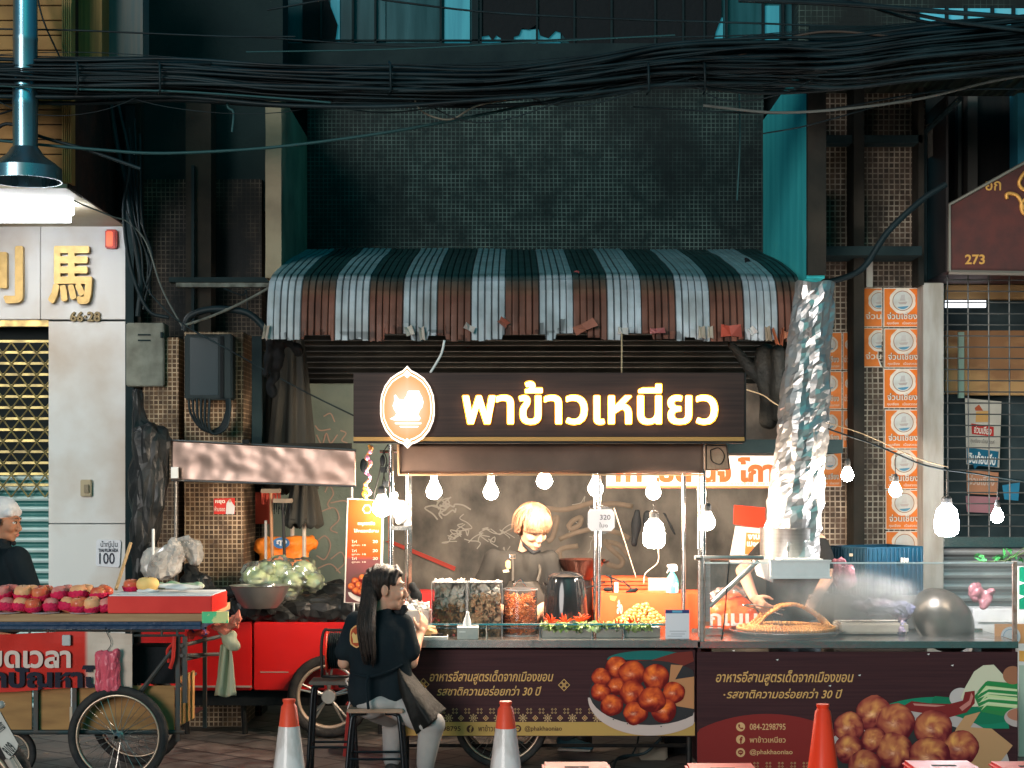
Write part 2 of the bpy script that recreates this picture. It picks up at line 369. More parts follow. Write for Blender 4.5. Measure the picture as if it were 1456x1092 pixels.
# ================================================================ SETTING
rnd = random.Random(5)
def ground():
    m = bpy.data.materials.new('paving'); m.use_nodes = True; n = m.node_tree.nodes; l = m.node_tree.links; b = n['Principled BSDF']
    g = n.new('ShaderNodeNewGeometry'); mp = n.new('ShaderNodeMapping'); mp.inputs['Rotation'].default_value = (0, 0, R(38)); l.new(g.outputs['Position'], mp.inputs[0])
    br = n.new('ShaderNodeTexBrick'); br.inputs['Scale'].default_value = 1; br.inputs['Brick Width'].default_value = .42; br.inputs['Row Height'].default_value = .3
    br.inputs['Mortar Size'].default_value = .012; br.inputs['Mortar Smooth'].default_value = .4
    br.inputs['Color1'].default_value = (.13, .105, .095, 1); br.inputs['Color2'].default_value = (.085, .08, .078, 1); br.inputs['Mortar'].default_value = (.012, .012, .014, 1)
    l.new(mp.outputs[0], br.inputs['Vector'])
    no = n.new('ShaderNodeTexNoise'); no.inputs['Scale'].default_value = 7; no.inputs['Detail'].default_value = 8; l.new(g.outputs['Position'], no.inputs['Vector'])
    rp = n.new('ShaderNodeMapRange'); rp.inputs[1].default_value = .3; rp.inputs[2].default_value = .7; rp.inputs[3].default_value = .35; rp.inputs[4].default_value = 1.3; l.new(no.outputs[0], rp.inputs[0])
    mu = n.new('ShaderNodeMixRGB'); mu.blend_type = 'MULTIPLY'; mu.inputs[0].default_value = 1; l.new(br.outputs[0], mu.inputs[1]); l.new(rp.outputs[0], mu.inputs[2]); l.new(mu.outputs[0], b.inputs['Base Color'])
    r2 = n.new('ShaderNodeMapRange'); r2.inputs[3].default_value = .3; r2.inputs[4].default_value = .75; l.new(no.outputs[0], r2.inputs[0]); l.new(r2.outputs[0], b.inputs['Roughness'])
    ad = n.new('ShaderNodeMath'); ad.operation = 'SUBTRACT'; l.new(no.outputs[0], ad.inputs[0]); l.new(br.outputs['Fac'], ad.inputs[1])
    bu = n.new('ShaderNodeBump'); bu.inputs['Strength'].default_value = .8; bu.inputs['Distance'].default_value = .012; l.new(ad.outputs[0], bu.inputs['Height']); l.new(bu.outputs[0], b.inputs['Normal'])
    mb = MB(); mb.add([(-40, -30, 0), (40, -30, 0), (40, 60, 0), (-40, 60, 0)], [(0, 1, 2, 3)])
    mb.build('pavement', m, kind='structure')
ground()

tile_dark = tile_mat('tile_dark', (.004, .012, .013), (.008, .020, .020), (.10, .155, .14), (.008, .03, .03), pitch=.0333, mortar=.0042, grime=1.1, glo=.30, ghi=.68, dark=(.003, .007, .008))  # dim teal light on the upper wall is put into these tile colours
tile_brown = tile_mat('tile_brown', (.07, .04, .024), (.16, .09, .045), (.55, .40, .26), (.16, .11, .075), pitch=.033, mortar=.0045, grime=1.6, glo=.28, ghi=.55, dark=(.02, .016, .013))
tile_right = tile_mat('tile_right', (.04, .028, .02), (.10, .065, .045), (.38, .32, .25), (.13, .1, .08), pitch=.0395, mortar=.0055, grime=1.2, glo=.3, ghi=.5, dark=(.022, .018, .015))
tile_up = tile_mat('tile_up', (.012, .01, .008), (.03, .022, .016), (.15, .12, .09), (.03, .026, .02), pitch=.033, mortar=.004, grime=1.3, glo=.38, ghi=.62, dark=(.004, .006, .007))
dark_teal = M('dark_teal', (.004, .013, .016), .8, spec=.2, c2=(.014, .027, .029), nscale=3, bump=.4, bscale=12)  # near-black with the teal ambient light of the upper facade put into it
soot2 = M('soot_render', (.012, .013, .012), .85, spec=.15, c2=(.04, .033, .026), nscale=2.5, bump=.5, bscale=9)
blackm = M('black_metal', (.014, .015, .017), .4, .3, c2=(.03, .026, .022), nscale=20)
steel = M('steel', (.62, .6, .58), .22, 1, c2=(.42, .4, .38), nscale=9, bump=.05, bscale=40)
steel_b = M('brushed_steel', (.5, .48, .46), .34, 1, c2=(.36, .34, .32), nscale=5, stretch=(.3, 1, 14))
fin_l = M('cream_render', (.30, .25, .17), .85, c2=(.16, .13, .09), nscale=3, bump=.25, bscale=14)
fin_r = M('teal_light_render', (.02, .34, .38), .8, c2=(.05, .50, .52), nscale=7, npos=(.3, .75), stretch=(1, 1, .12), bump=.2, bscale=14)  # teal light falling on the right fin put into its base colour, streaked
def wallbox(mb, px0, py0, px1, py1, Y, th): mb.pbox(px0, py0, px1, py1, Y, th)

# ---- central shophouse
sh = thing('shophouse', 'grimy mosaic-tiled shophouse facade behind the lit food stall, with striped awning', 'building', (0, 3.2, 0))
MB().pbox(300, 20, 1230, 380, 3.46, .1).build('dark_backing', dark_teal, sh)
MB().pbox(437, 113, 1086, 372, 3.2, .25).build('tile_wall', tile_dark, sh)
graf = M('grey_wall', (.07, .063, .055), .8, c2=(.20, .17, .14), nscale=3.4, npos=(.38, .64), bump=.35, bscale=18, stretch=(1, 1, .7), detail=9)
MB().pbox(560, 545, 1120, 1035, 3.2, .25).build('ground_floor_wall', graf, sh)
gg = M('green_wall', (.13, .17, .15), .75, c2=(.2, .24, .2), nscale=3, bump=.2)
MB().pbox(340, 545, 560, 1035, 3.2, .25).build('side_door_panel', gg, sh)
MB().pbox(340, 372, 1120, 545, 3.15, .3).build('roller_shutter', stripes_mat('shutter_dark', (.008, .009, .008), (.022, .021, .018), .085, .3), sh)
# fins that stick out either side of the upper wall
xl, xr = -1.602, 1.963
mb = MB()
def ragged(x0, x1, z0, z1, yf, yb, seed):
    n = 26; m_ = MB()
    for i in range(n):
        za, zb = z0+(z1-z0)*i/n, z0+(z1-z0)*(i+1)/n
        ya = yf+.035*noise.noise(Vector((seed, za*4, 0))); yb_ = yf+.035*noise.noise(Vector((seed, zb*4, 0)))
        m_.add([(x0, ya, za), (x1, ya, za), (x1, yb, za), (x0, yb, za), (x0, yb_, zb), (x1, yb_, zb), (x1, yb, zb), (x0, yb, zb)],
               [(0, 1, 5, 4), (1, 2, 6, 5), (3, 0, 4, 7)]+([(0, 3, 2, 1)] if i == 0 else [])+([(4, 5, 6, 7)] if i == n-1 else []))
    return m_
ragged(xl-.11, xl, 3.14, 4.42, 1.72, 3.2, 1).build('side_fin', fin_l, sh, label='cream side fin left of the tiled wall')
ragged(xr, xr+.12, 3.08, 4.55, 1.26, 3.2, 2).build('side_fin', fin_r, sh, label='turquoise side fin right of the tiled wall, teal light put into its colour')
MB().box(xr+.0, xr+.122, 1.2, 1.26, 3.1, 4.5).build('fin_edge', soot2, sh)
MB().box(xl-.5, xr+.5, 2.9, 3.4, 4.9, 5.02).box(xl-.3, xr+.3, 2.98, 3.3, 5.02, 5.1).build('ledge', dark_teal, sh, bevel=.01)
# upper floor: windows with torn black sheets inside
paneA = M('glow_pane', (.05, .25, .3), .35, c2=(.02, .12, .16), nscale=2.2, stretch=(8, 1, .5), emit=(.04, .42, .55), es=.16)  # panes given a faint teal glow of their own
paneB = M('dark_pane', (.01, .05, .06), .25, c2=(.02, .1, .12), nscale=2, stretch=(6, 1, .4))
rag = M('black_sheet', (.006, .008, .01), .8, bump=.4, bscale=20)
uw = MB().pbox(350, -60, 1160, 96, 3.45, .05).build('window', paneB, sh)
for (a, b, c, d, mt) in ((632, -20, 668, 90, paneA), (684, 42, 797, 96, paneA), (470, -20, 483, 85, paneA), (534, -20, 548, 86, paneB), (1009, 25, 1028, 76, paneA), (834, 52, 841, 96, paneA), (1088, 8, 1108, 76, paneA), (445, -20, 470, 84, paneB), (1128, 50, 1156, 82, paneA)):
    MB().pbox(a, b, c, d, 3.43, .02).build('pane', mt, uw)
mb = MB()
for x in (372, 455, 500, 532, 625, 671, 682, 762, 815, 868, 930, 970, 1000, 1032, 1084, 1112, 1158): mb.pbox(x, -60, x+(9 if x in (671,) else 3), 98, 3.38, .05)
mb.pbox(350, 83, 1160, 92, 3.36, .05); mb.pbox(350, 97, 1160, 112, 3.3, .12); mb.pbox(350, 56, 800, 58, 3.38, .03)
mb.build('frame', dark_teal, uw)
mb = MB()
mb.pprism([(455, -30), (480, 35), (478, 50), (472, 84), (430, 84), (430, -30)], 3.4, .01)
mb.build('torn_sheet', rag, sh); mb = MB()
mb.pprism([(684, -30), (684, 52), (695, 50), (700, 58), (706, 50), (712, 54), (713, 74), (719, 81), (728, 76), (731, 52), (738, 50), (742, 40), (752, 42), (764, 34), (768, 50), (780, 54), (790, 44), (797, 46), (830, 84), (860, 90), (1010, 80), (1018, 45), (1026, 24), (1026, -30)], 3.405, .01)
mb.build('torn_sheet', rag, sh)
# left bay: dark wall and tiled pillars
MB().pbox(145, -80, 402, 300, 2.5, .3).build('upper_side_wall', M('dark_render', (.006, .016, .018), .85, spec=.2, c2=(.016, .030, .030), nscale=1.5, bump=.3), sh)
MB().pbox(178, 255, 372, 1025, 2.45, .3).build('side_wall', tile_up, sh)
mb = MB().pbox(203, 480, 254, 1030, 2.1, .3).pbox(262, 472, 346, 1040, 1.9, .55); mb.build('tiled_pillar', tile_brown, sh, label='brown tiled pillar behind the red box and plastic bags')
mb = MB().pbox(264, 130, 300, 474, 2.2, .2).pbox(178, 130, 200, 1020, 2.3, .1); mb.build('pier', soot2, sh)
MB().pbox(178, 150, 190, 1020, 2.25, .04).pbox(272, 235, 276, 470, 2.15, .04).pbox(148, 150, 157, 300, 2.3, .05).build('downpipe', dark_teal, sh)
MB().pbox(250, 402, 384, 408, 1.7, .06).build('rail', M('old_paint', (.16, .17, .15), .7, c2=(.06, .06, .05), nscale=15), sh)
MB().pbox(240, 394, 384, 401, 2.0, .12).build('beam', dark_teal, sh)
mb = MB().pbox(358, 478, 372, 640, 1.75, .05); mb.build('post', dark_teal, sh)
# right bay
MB().pbox(1142, 125, 1316, 1030, 2.4, .3).build('tiled_bay', tile_right, sh)
MB().pbox(1214, 120, 1229, 1030, 2.15, .25).pbox(1306, 110, 1314, 405, 2.2, .2).build('channel_post', soot2, sh)
MB().pbox(1146, 192, 1312, 203, 2.2, .15).build('beam', dark_teal, sh); MB().pbox(1144, 350, 1311, 363, 2.0, .35).build('beam', dark_teal, sh, label='dark beam above the orange poster column')
MB().pbox(1144, 110, 1152, 400, 1.95, .1).build('edge_strip', soot2, sh)
MB().pbox(1232, 372, 1241, 408, 2.3, .08).build('conduit', M('pale_plastic', (.4, .38, .33), .6), sh)
# corrugated canopy over right bay, wall above it
MB().box(X(1158, 2.3), 5.4, .9, 2.5, 4.58, 4.60).build('corrugated_canopy', stripes_mat('canopy_under', (.012, .02, .016), (.035, .05, .035), .12, .25, axis=0), sh)
MB().box(X(1150, .9), 5.4, .86, .9, 4.56, 4.66).build('canopy_edge', dark_teal, sh)
MB().box(X(1158, 2.3), 5.4, 3.0, 3.3, 4.6, 7).build('upper_wall', tile_mat('tile_upper', (.012, .02, .018), (.02, .03, .027), (.10, .14, .12), (.03, .05, .045), pitch=.045, grime=.8, glo=.4, ghi=.6), sh)
mb = MB().box(X(1306, 2.9), 5.4, 2.86, 2.95, Z(46, 2.9), Z(14, 2.9)); mb.build('window', M('glow_pane2', (.05, .3, .4), .4, c2=(.15, .3, .3), nscale=3, emit=(.05, .45, .62), es=.3), sh)  # pane given its own blue glow for the bright patch
mb = MB()
for x in (1304, 1345, 1372, 1410, 1440): mb.pbox(x, 8, x+4, 50, 2.8, .04)
mb.build('window_bars', dark_teal, sh)

# posters pasted on the right bay: an orange sheet with a ship roundel and a shop name
post_o = M('poster_orange', (1, 1, 1), .6, c2=(.8, .74, .68), nscale=12, npos=(.42, .75), vc=True, bump=.15, bscale=15)
def poster(px0, py0, px1, py1, Y, fade=0, cutl=0, label=None, tear=False):
    A, B = (px0, py0), (px1, py1); W = px1-px0; H = py1-py0
    mb = MB(); oc = (.78-.25*fade, .19-.02*fade, .025+.02*fade); wc = (.78-.35*fade, .70-.33*fade, .6-.3*fade)
    fw = W/(1-cutl); x0 = px0-fw*cutl*0  # full width of the sheet
    mb.col = wc
    if tear:
        mb.flatpoly([(px0, py0), (px1, py0), (px1, py0+H*.35), (px0+W*.8, py0+H*.4), (px0+W*.78, py0+H*.75), (px1, py1), (px0, py1)], Y)
        mb.flatpoly([(px0+1, py0+1), (px1-1, py0+1), (px1-1, py0+H*.35), (px0+W*.78, py0+H*.4), (px0+W*.74, py0+H*.75), (px1-3, py1-1), (px0+1, py1-1)], Y-.0015, oc)
    else:
        mb.flatpoly([(px0, py0), (px1, py0), (px1, py1), (px0, py1)], Y)
        mb.flatpoly([(px0+1.2, py0+1.4), (px1-1, py0+1.4), (px1-1, py1-1), (px0+1.2, py1-1)], Y-.0015, oc)
    def circ(cx, cy, r, Yc, col, lobes=0, a0=0, a1=360, n=28):
        pts = []
        for i in range(n):
            a = R(a0+(a1-a0)*i/n); rr = r*(1+(.07*abs(math.sin(a*lobes)) if lobes else 0)); x = min(px1-1, cx+rr*math.cos(a)); pts.append((x, cy+rr*math.sin(a)))
        mb.flatpoly(pts, Yc, col)
    cx, cy = px0+fw*.5, py0+H*.33
    if cx < px1-3:
        blue = (.10-.02*fade, .28-.1*fade, .42-.2*fade); pale = (.62-.28*fade, .64-.33*fade, .62-.33*fade)
        circ(cx, cy, fw*.33, Y-.003, wc, 4); circ(cx, cy, fw*.265, Y-.0045, (.35, .17, .1)); circ(cx, cy, fw*.245, Y-.006, pale)
        circ(cx, cy+1, fw*.2, Y-.0075, blue, a0=35, a1=145, n=10)
        mb.flatpoly([(cx-fw*.12, cy+2), (min(px1-1, cx+fw*.13), cy+1), (min(px1-1, cx+fw*.09), cy+5), (cx-fw*.08, cy+5)], Y-.009, (.45, .4, .38))
        if cx+4 < px1: mb.flatpoly([(cx-4, cy), (cx-2, cy-8), (cx+3, cy-9), (cx+4, cy)], Y-.0085, (.5, .48, .47))
        if not cutl and not tear:
            put_text(mb, 'จ่วนเชียง', px0+W*.1, py0+H*.62, px0+W*.88, py0+H*.8, Y-.006, bold=.05, col=(.08, .03, .01))
            put_text(mb, 'จ่วนเชียง', px0+W*.1, py0+H*.62, px0+W*.88, py0+H*.8, Y-.009, bold=.02, col=wc)
            put_text(mb, 'กุนเชียง   เนื้อสวรรค์', px0+W*.09, py0+H*.86, px0+W*.9, py0+H*.95, Y-.006, bold=.015, col=wc)
        else:
            put_text(mb, 'จ่วน', px0+W*.12, py0+H*.62, px0+W*.95, py0+H*.8, Y-.006, bold=.02, col=wc)
    o = mb.build('paper_poster', post_o)
    T(o, label, 'poster', 'orange posters pasted on the tiled wall')
nm = ['topmost', 'second from the top', 'third from the top', 'fourth from the top', 'fifth from the top', 'sixth from the top', 'lowest']
for i in range(7):
    y0 = 409+57.6*i; sx = i*.6
    jx = rnd.uniform(-.9, .9); poster(1256+sx+jx, y0+rnd.uniform(-.6, .6), 1310+sx+jx+rnd.uniform(-.5, .5), y0+56, 2.39-.0006*i, (.05, .28, .0, .12, .2, .35, .42)[i], 0, 'orange ship poster pasted on the tiles, %s in the bright full-width column' % nm[i])
poster(1227.5, 409, 1254.5, 465, 2.38, .35, .40, 'dull narrow orange poster beside the topmost bright one')
poster(1227.5, 466, 1254.5, 522, 2.38, .35, .40, 'torn narrow orange poster with tiles showing through', True)
for j, (a, b) in enumerate(((1163, 1197), (1198, 1213))):
    for i in range(4 if j == 0 else 3):
        poster(a, 472+55.5*i, b, 526+55.5*i, 2.385, .75, 0 if j == 0 else .3, 'faded brown poster %s, row %s from the top' % (('behind the foil duct', 'squeezed beside the dark channel post')[j], ('first', 'second', 'third', 'fourth')[i]))

# ---- left marble shopfront with overhanging clad storey
ms = thing('marble_shopfront', 'white marble shopfront with gold Chinese lettering and house number at the left', 'building', (-3.4, 2.8, 0))
marble = M('marble', (.66, .65, .63), .35, c2=(.50, .42, .35), nscale=1.3, npos=(.46, .66), bump=.03, detail=7)
mb = MB().pbox(-160, 321, 57, 454, 2.8, .3).pbox(58, 321, 180, 454, 2.8, .3); mb.build('lintel', marble, ms, bevel=.004)
mb = MB().pbox(69, 457, 180, 744, 2.8, .3).pbox(69, 745.5, 180, 1020, 2.8, .3); mb.build('marble_pillar', marble, ms, bevel=.004)
mb = MB().pbox(-160, 440, 69, 1020, 3.12, .05); mb.build('dark_opening', M('void', (.004, .012, .014), .6), ms)
mb = MB().pbox(-160, 455, 69, 464, 2.83, .1).build('grille_rail', M('brass', (.45, .33, .12), .35, .8, c2=(.2, .15, .07), nscale=14), ms)
gr = MB()   # folding lattice
for i in range(14): gr.pbox(-60, 483.5+15.7*i, 69, 487+15.7*i, 2.87, .012)
for i in range(6):
    for k in range(7):
        x0 = -56+24*i; y0 = 487+31.4*k
        gr.tube([P(x0, y0, 2.86), P(x0+24, y0+31.4, 2.86)], .006, 4); gr.tube([P(x0+24, y0, 2.865), P(x0, y0+31.4, 2.865)], .006, 4)
gr.build('folding_grille', M('brass2', (.5, .4, .16), .4, .5, c2=(.25, .2, .1), nscale=10), ms)
MB().pbox(-160, 672, 69, 1015, 2.9, .08).build('roller_shutter', stripes_mat('shutter_teal', (.55, .72, .7), (.03, .16, .15), .079, .42, bump=.7, noise_c=.8), ms)
gold = M('gilt', (.50, .34, .13), .4, .3, c2=(.4, .27, .1), nscale=20)
for s_, a, b, c, d in (('馬', 71, 351, 133, 433), ('利', -50, 350, 35, 432)):
    mb = MB(); bold_text(mb, s_, a+2, b+2, c-2, d-2, 2.8, 2.3, 10, extrude=.05, res=2); o = mb.build('lettering', gold, ms)
mb = MB(); bold_text(mb, '66·28', 101, 444, 143, 457, 2.8, .7, 6, extrude=.02); mb.build('house_number', M('dull_gilt', (.16, .12, .06), .5, .4), ms)
clad = M('cladding', (.30, .16, .045), .6, c2=(.18, .09, .03), nscale=4, bump=.1)
mb = MB()
for i in range(20): mb.box(-6, -2.96, 1.12-.012*(i % 1), 1.4, 3.69+.098*i, 3.69+.098*i+.09)
mb.build('clad_wall', clad, ms, bevel=.003)
MB().box(-6, -2.94, 1.14, 1.5, 3.69, 6).build('clad_joints', dark_teal, ms)
mb = MB()
for i in range(5): mb.box(-2.955+.012*i, -2.946+.012*i, 1.08+.004*i, 1.2, 3.69, 6)
mb.build('corner_trim', M('gold_trim', (.42, .25, .08), .5, c2=(.25, .15, .05), nscale=6, stretch=(8, 1, .5)), ms)
MB().pbox(106, -60, 145, 92, 1.35, .2).build('pilaster', M('ochre', (.24, .14, .04), .6, c2=(.14, .09, .03), nscale=6, stretch=(14, 1, .3)), ms)
MB().pbox(146, -60, 203, 93, 1.55, .2).build('grey_pilaster', M('greyblue', (.07, .1, .105), .7, c2=(.12, .12, .11), nscale=5, stretch=(9, 1, .4)), ms)
MB().box(-6, -2.93, 1.5, 2.8, 3.66, 3.69).box(-6, -2.93, 1.1, 1.5, 3.655, 3.685).build('soffit', M('cream_soffit', (.6, .55, .44), .6, c2=(.45, .35, .22), nscale=2), ms)
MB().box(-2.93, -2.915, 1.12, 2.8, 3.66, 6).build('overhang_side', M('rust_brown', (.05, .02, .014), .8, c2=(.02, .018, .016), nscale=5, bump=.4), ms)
# tube lamp
tl = thing('tube_lamp', 'glowing white fluorescent tube lamp under the left overhang', 'lamp', P(40, 300, 1.7))
MB().box(X(-60, 1.7), X(103, 1.7), 1.66, 1.78, Z(284, 1.7), Z(288, 1.7)).build('housing', M('white_enamel', (.7, .72, .72), .4), tl)
MB().tube([P(-60, 300, 1.72), P(104, 300, 1.72)], .03, 10).tube([P(-60, 312, 1.76), P(100, 312, 1.76)], .022, 10).build('glowing_tube', M('tube_glow', (1, 1, 1), .5, emit=(.88, .94, 1.0), es=26), tl, smooth=True)
rl = thing('alarm_lamp', 'small red indicator lamp on the marble lintel', 'lamp', P(157, 352, 2.78))
MB().pbox(149, 326, 166, 353, 2.755, .05).build('housing', M('red_plastic', (.5, .03, .015), .35), rl, bevel=.01)
MB().pbox(151, 329, 160, 350, 2.745, .015).build('lens', M('red_lens', (.4, .03, .01), .3, emit=(1, .16, .05), es=.7), rl, bevel=.006)
sw = thing('wall_switch', 'beige switch box screwed to the marble pillar', 'switch', P(122, 706, 2.78))
MB().pbox(114, 682, 130, 706, 2.77, .03).build('plate', M('beige', (.42, .34, .22), .5), sw, bevel=.006); MB().pbox(119, 689, 126, 701, 2.755, .02).build('toggle', M('beige_d', (.25, .2, .13), .5), sw, bevel=.003)
ps = thing('price_card', 'white handwritten price card reading 100 on the pillar foot', 'price card', P(154, 806, 2.79))
MB().pprism([(139, 767), (170, 768), (172, 771), (170, 804), (168, 807), (138, 805), (136, 802), (137, 770)], 2.785, .006).build('card', M('card', (.72, .72, .76), .6), ps)
mb = MB(); ink = M('ink', (.03, .03, .05), .6)
put_text(mb, 'น้ำญี่ปุ่น', 143, 769, 167, 780, 2.782); put_text(mb, 'THAI PLUM AIDA', 140, 780, 168, 785, 2.782, bold=.03); put_text(mb, '100', 141, 786, 163, 802, 2.782, bold=.01)
mb.build('lettering', ink, ps)

# ---- right corner shop
rs = thing('corner_shop', 'dark shop with maroon sign 273, barred window and white post', 'building', (3.3, 2.4, 0))
MB().pbox(1313, 402, 1342, 1025, 2.2, .35).build('white_post', M('post_white', (.42, .40, .37), .65, c2=(.28, .25, .21), nscale=4, bump=.1, stretch=(3, 3, .6)), rs, bevel=.006)
# sign box: maroon front, dark side
mb = MB(); fx0 = X(1350, 2.1); zt0 = Z(292, 2.1); zb = Z(385, 2.1)
mb.prism([(fx0, zb), (5.6, zb), (5.6, Z(30, 2.1)), (X(1456, 2.1), Z(233, 2.1)), (fx0, zt0)], 2.1, 2.9)
mb.build('sign_box', M('maroon', (.11, .035, .03), .5, c2=(.07, .03, .028), nscale=9, bump=.08, bscale=60), rs)
MB().tube([P(1350, 386, 2.09), P(1350, 291, 2.09), P(1470, 224, 2.09)], .013, 6).tube([P(1349, 387, 2.09), P(1470, 389, 2.09)], .018, 6).build('sign_frame', M('worn_alu', (.3, .26, .22), .5, .6), rs)
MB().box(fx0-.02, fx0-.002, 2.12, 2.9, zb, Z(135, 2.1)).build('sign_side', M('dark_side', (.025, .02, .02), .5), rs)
gl = M('gold_leaf', (.75, .38, .1), .4, .3)
mb = MB(); put_text(mb, '273', 1372, 362, 1400, 376, 2.1, bold=.02, extrude=.008); put_text(mb, 'อก', 1401, 258, 1423, 271, 2.1, bold=.01, extrude=.008); mb.build('lettering', gl, rs)
mb = MB(); mb.tube(bez([P(1432, 282, 2.09), P(1431, 277, 2.09), P(1437, 275, 2.09), P(1448, 280, 2.09), P(1458, 300, 2.09)]), [.008, .01]+[.018]*30+[.02], 8) if False else None
mb.tube(bez([P(1432, 283, 2.09), P(1431, 277, 2.09), P(1437, 275, 2.09), P(1448, 280, 2.09), P(1456, 298, 2.09)], 4), .014, 8)
mb.tube(bez([P(1462, 240, 2.09), P(1452, 252, 2.09), P(1449, 262, 2.09), P(1456, 270, 2.09), P(1466, 272, 2.09)], 4), .014, 8)
mb.tube(bez([P(1460, 282, 2.09), P(1452, 290, 2.09), P(1455, 303, 2.09), P(1466, 306, 2.09)], 4), .014, 8)
mb.build('gilt_scroll', gl, rs, smooth=True)
# dark upper wall with mouldings
mb = MB().pbox(1310, 120, 1560, 300, 2.75, .2); mb.build('upper_wall', M('black_wall', (.005, .007, .008), .7, spec=.1, c2=(.014, .013, .012), nscale=3, stretch=(6, 1, .5)), rs)
mb = MB().pbox(1376, 130, 1390, 300, 2.62, .12).pbox(1362, 130, 1367, 300, 2.66, .08).pbox(1330, 205, 1337, 330, 2.6, .1); mb.build('moulding', M('grey_mould', (.06, .055, .05), .6), rs)
MB().pbox(1447, 120, 1470, 240, 2.4, .2).build('blue_edge', M('blue_edge', (.03, .2, .28), .6), rs)
MB().pprism([(1316, 178), (1333, 170), (1333, 218), (1317, 226)], 2.5, .05).build('rag', M('rag_grey', (.12, .11, .09), .8, bump=.5), rs)
MB().tube([P(1315, 188, 2.3), P(1365, 140, 1.6)], .02, 6).tube([P(1315, 188, 2.3), P(1315, 400, 2.3)], .02, 6).build('strut', dark_teal, rs)
# window recess
MB().pbox(1342, 386, 1560, 765, 3.3, .1).build('shop_interior', M('interior', (.05, .075, .08), .7, c2=(.02, .035, .04), nscale=3), rs)
mb = MB().pbox(1345, 470, 1560, 560, 3.1, .1).pbox(1345, 405, 1560, 425, 3.12, .1).pbox(1372, 560, 1560, 562, 3.1, .1)
mb.build('cardboard_stack', M('carton', (.45, .26, .11), .7, c2=(.26, .13, .06), nscale=2.4, npos=(.42, .56), stretch=(.7, 1, 2.2)), rs)
MB().pbox(1363, 472, 1371, 566, 3.05, .03).build('green_bar', M('greenbar', (.3, .42, .34), .5), rs)
MB().pbox(1345, 427, 1402, 437, 3.0, .03).build('tube_reflection', M('reflection_glow', (1, 1, 1), .5, emit=(.85, .92, 1), es=1.2), rs)  # glowing strip added to stand for a tube's reflection in the window
st = M('sticker_paper', (1, 1, 1), .5, vc=True)
mb = MB(); mb.flatpoly([(1372, 566), (1424, 571), (1421, 665), (1374, 660)], 2.98, (.5, .45, .38))
mb.flatpoly([(1388, 585), (1406, 584), (1406, 600), (1387, 600)], 2.975, (.55, .3, .1)); mb.flatpoly([(1386, 580), (1392, 575), (1398, 584), (1387, 584)], 2.974, (.4, .08, .03))
mb.flatpoly([(1381, 602), (1413, 607), (1413, 621), (1382, 617)], 2.975, (.45, .03, .025)); mb.flatpoly([(1374, 636), (1420, 642), (1418, 664), (1390, 662), (1386, 668), (1384, 661), (1375, 659)], 2.975, (.01, .12, .2))
put_text(mb, 'จ่วนเชียง', 1385, 605, 1410, 617, 2.972, bold=.02, col=(.75, .7, .6), rot=-.12); put_text(mb, 'จินก้อนจีบ', 1377, 643, 1416, 660, 2.972, bold=.03, col=(.75, .75, .72), rot=-.1)
put_text(mb, 'กุนเชียง เนื้อสวรรค์', 1380, 624, 1414, 632, 2.972, col=(.1, .1, .1), rot=-.08)
mb.flatpoly([(1374, 668), (1420, 672), (1418, 704), (1375, 702)], 2.98, (.5, .22, .12)); put_text(mb, 'จ่วนเชียง', 1378, 676, 1414, 690, 2.972, bold=.02, col=(.65, .5, .4), rot=-.05)
mb.flatpoly([(1373, 705), (1421, 707), (1420, 730), (1375, 728)], 2.98, (.45, .2, .22)); mb.flatpoly([(1425, 690), (1450, 686), (1448, 712), (1428, 710)], 2.98, (.03, .22, .36))
o = mb.build('window_sticker', st, rs)
wg = MB()   # welded wire grille
for i in range(9): x = 1347+29.3*i; wg.tube([P(x, 390, 2.35), P(x+1, 764, 2.35)], .006, 5)
for i in range(24): wg.tube([P(1342, 398+15.9*i, 2.34), P(1560, 399+15.9*i, 2.34)], .005, 5)
wg.build('wire_grille', M('grille_steel', (.06, .065, .065), .5, .4, c2=(.16, .16, .15), nscale=3), rs)
MB().pbox(1342, 764, 1560, 778, 2.3, .15).build('steel_sill', steel, rs, bevel=.005)
MB().pbox(1342, 779, 1560, 1020, 2.4, .08).build('steel_shutter', stripes_mat('shutter_steel', (.6, .6, .6), (.2, .2, .2), .085, .5, bump=.6, noise_c=.7, metal=.5), rs)

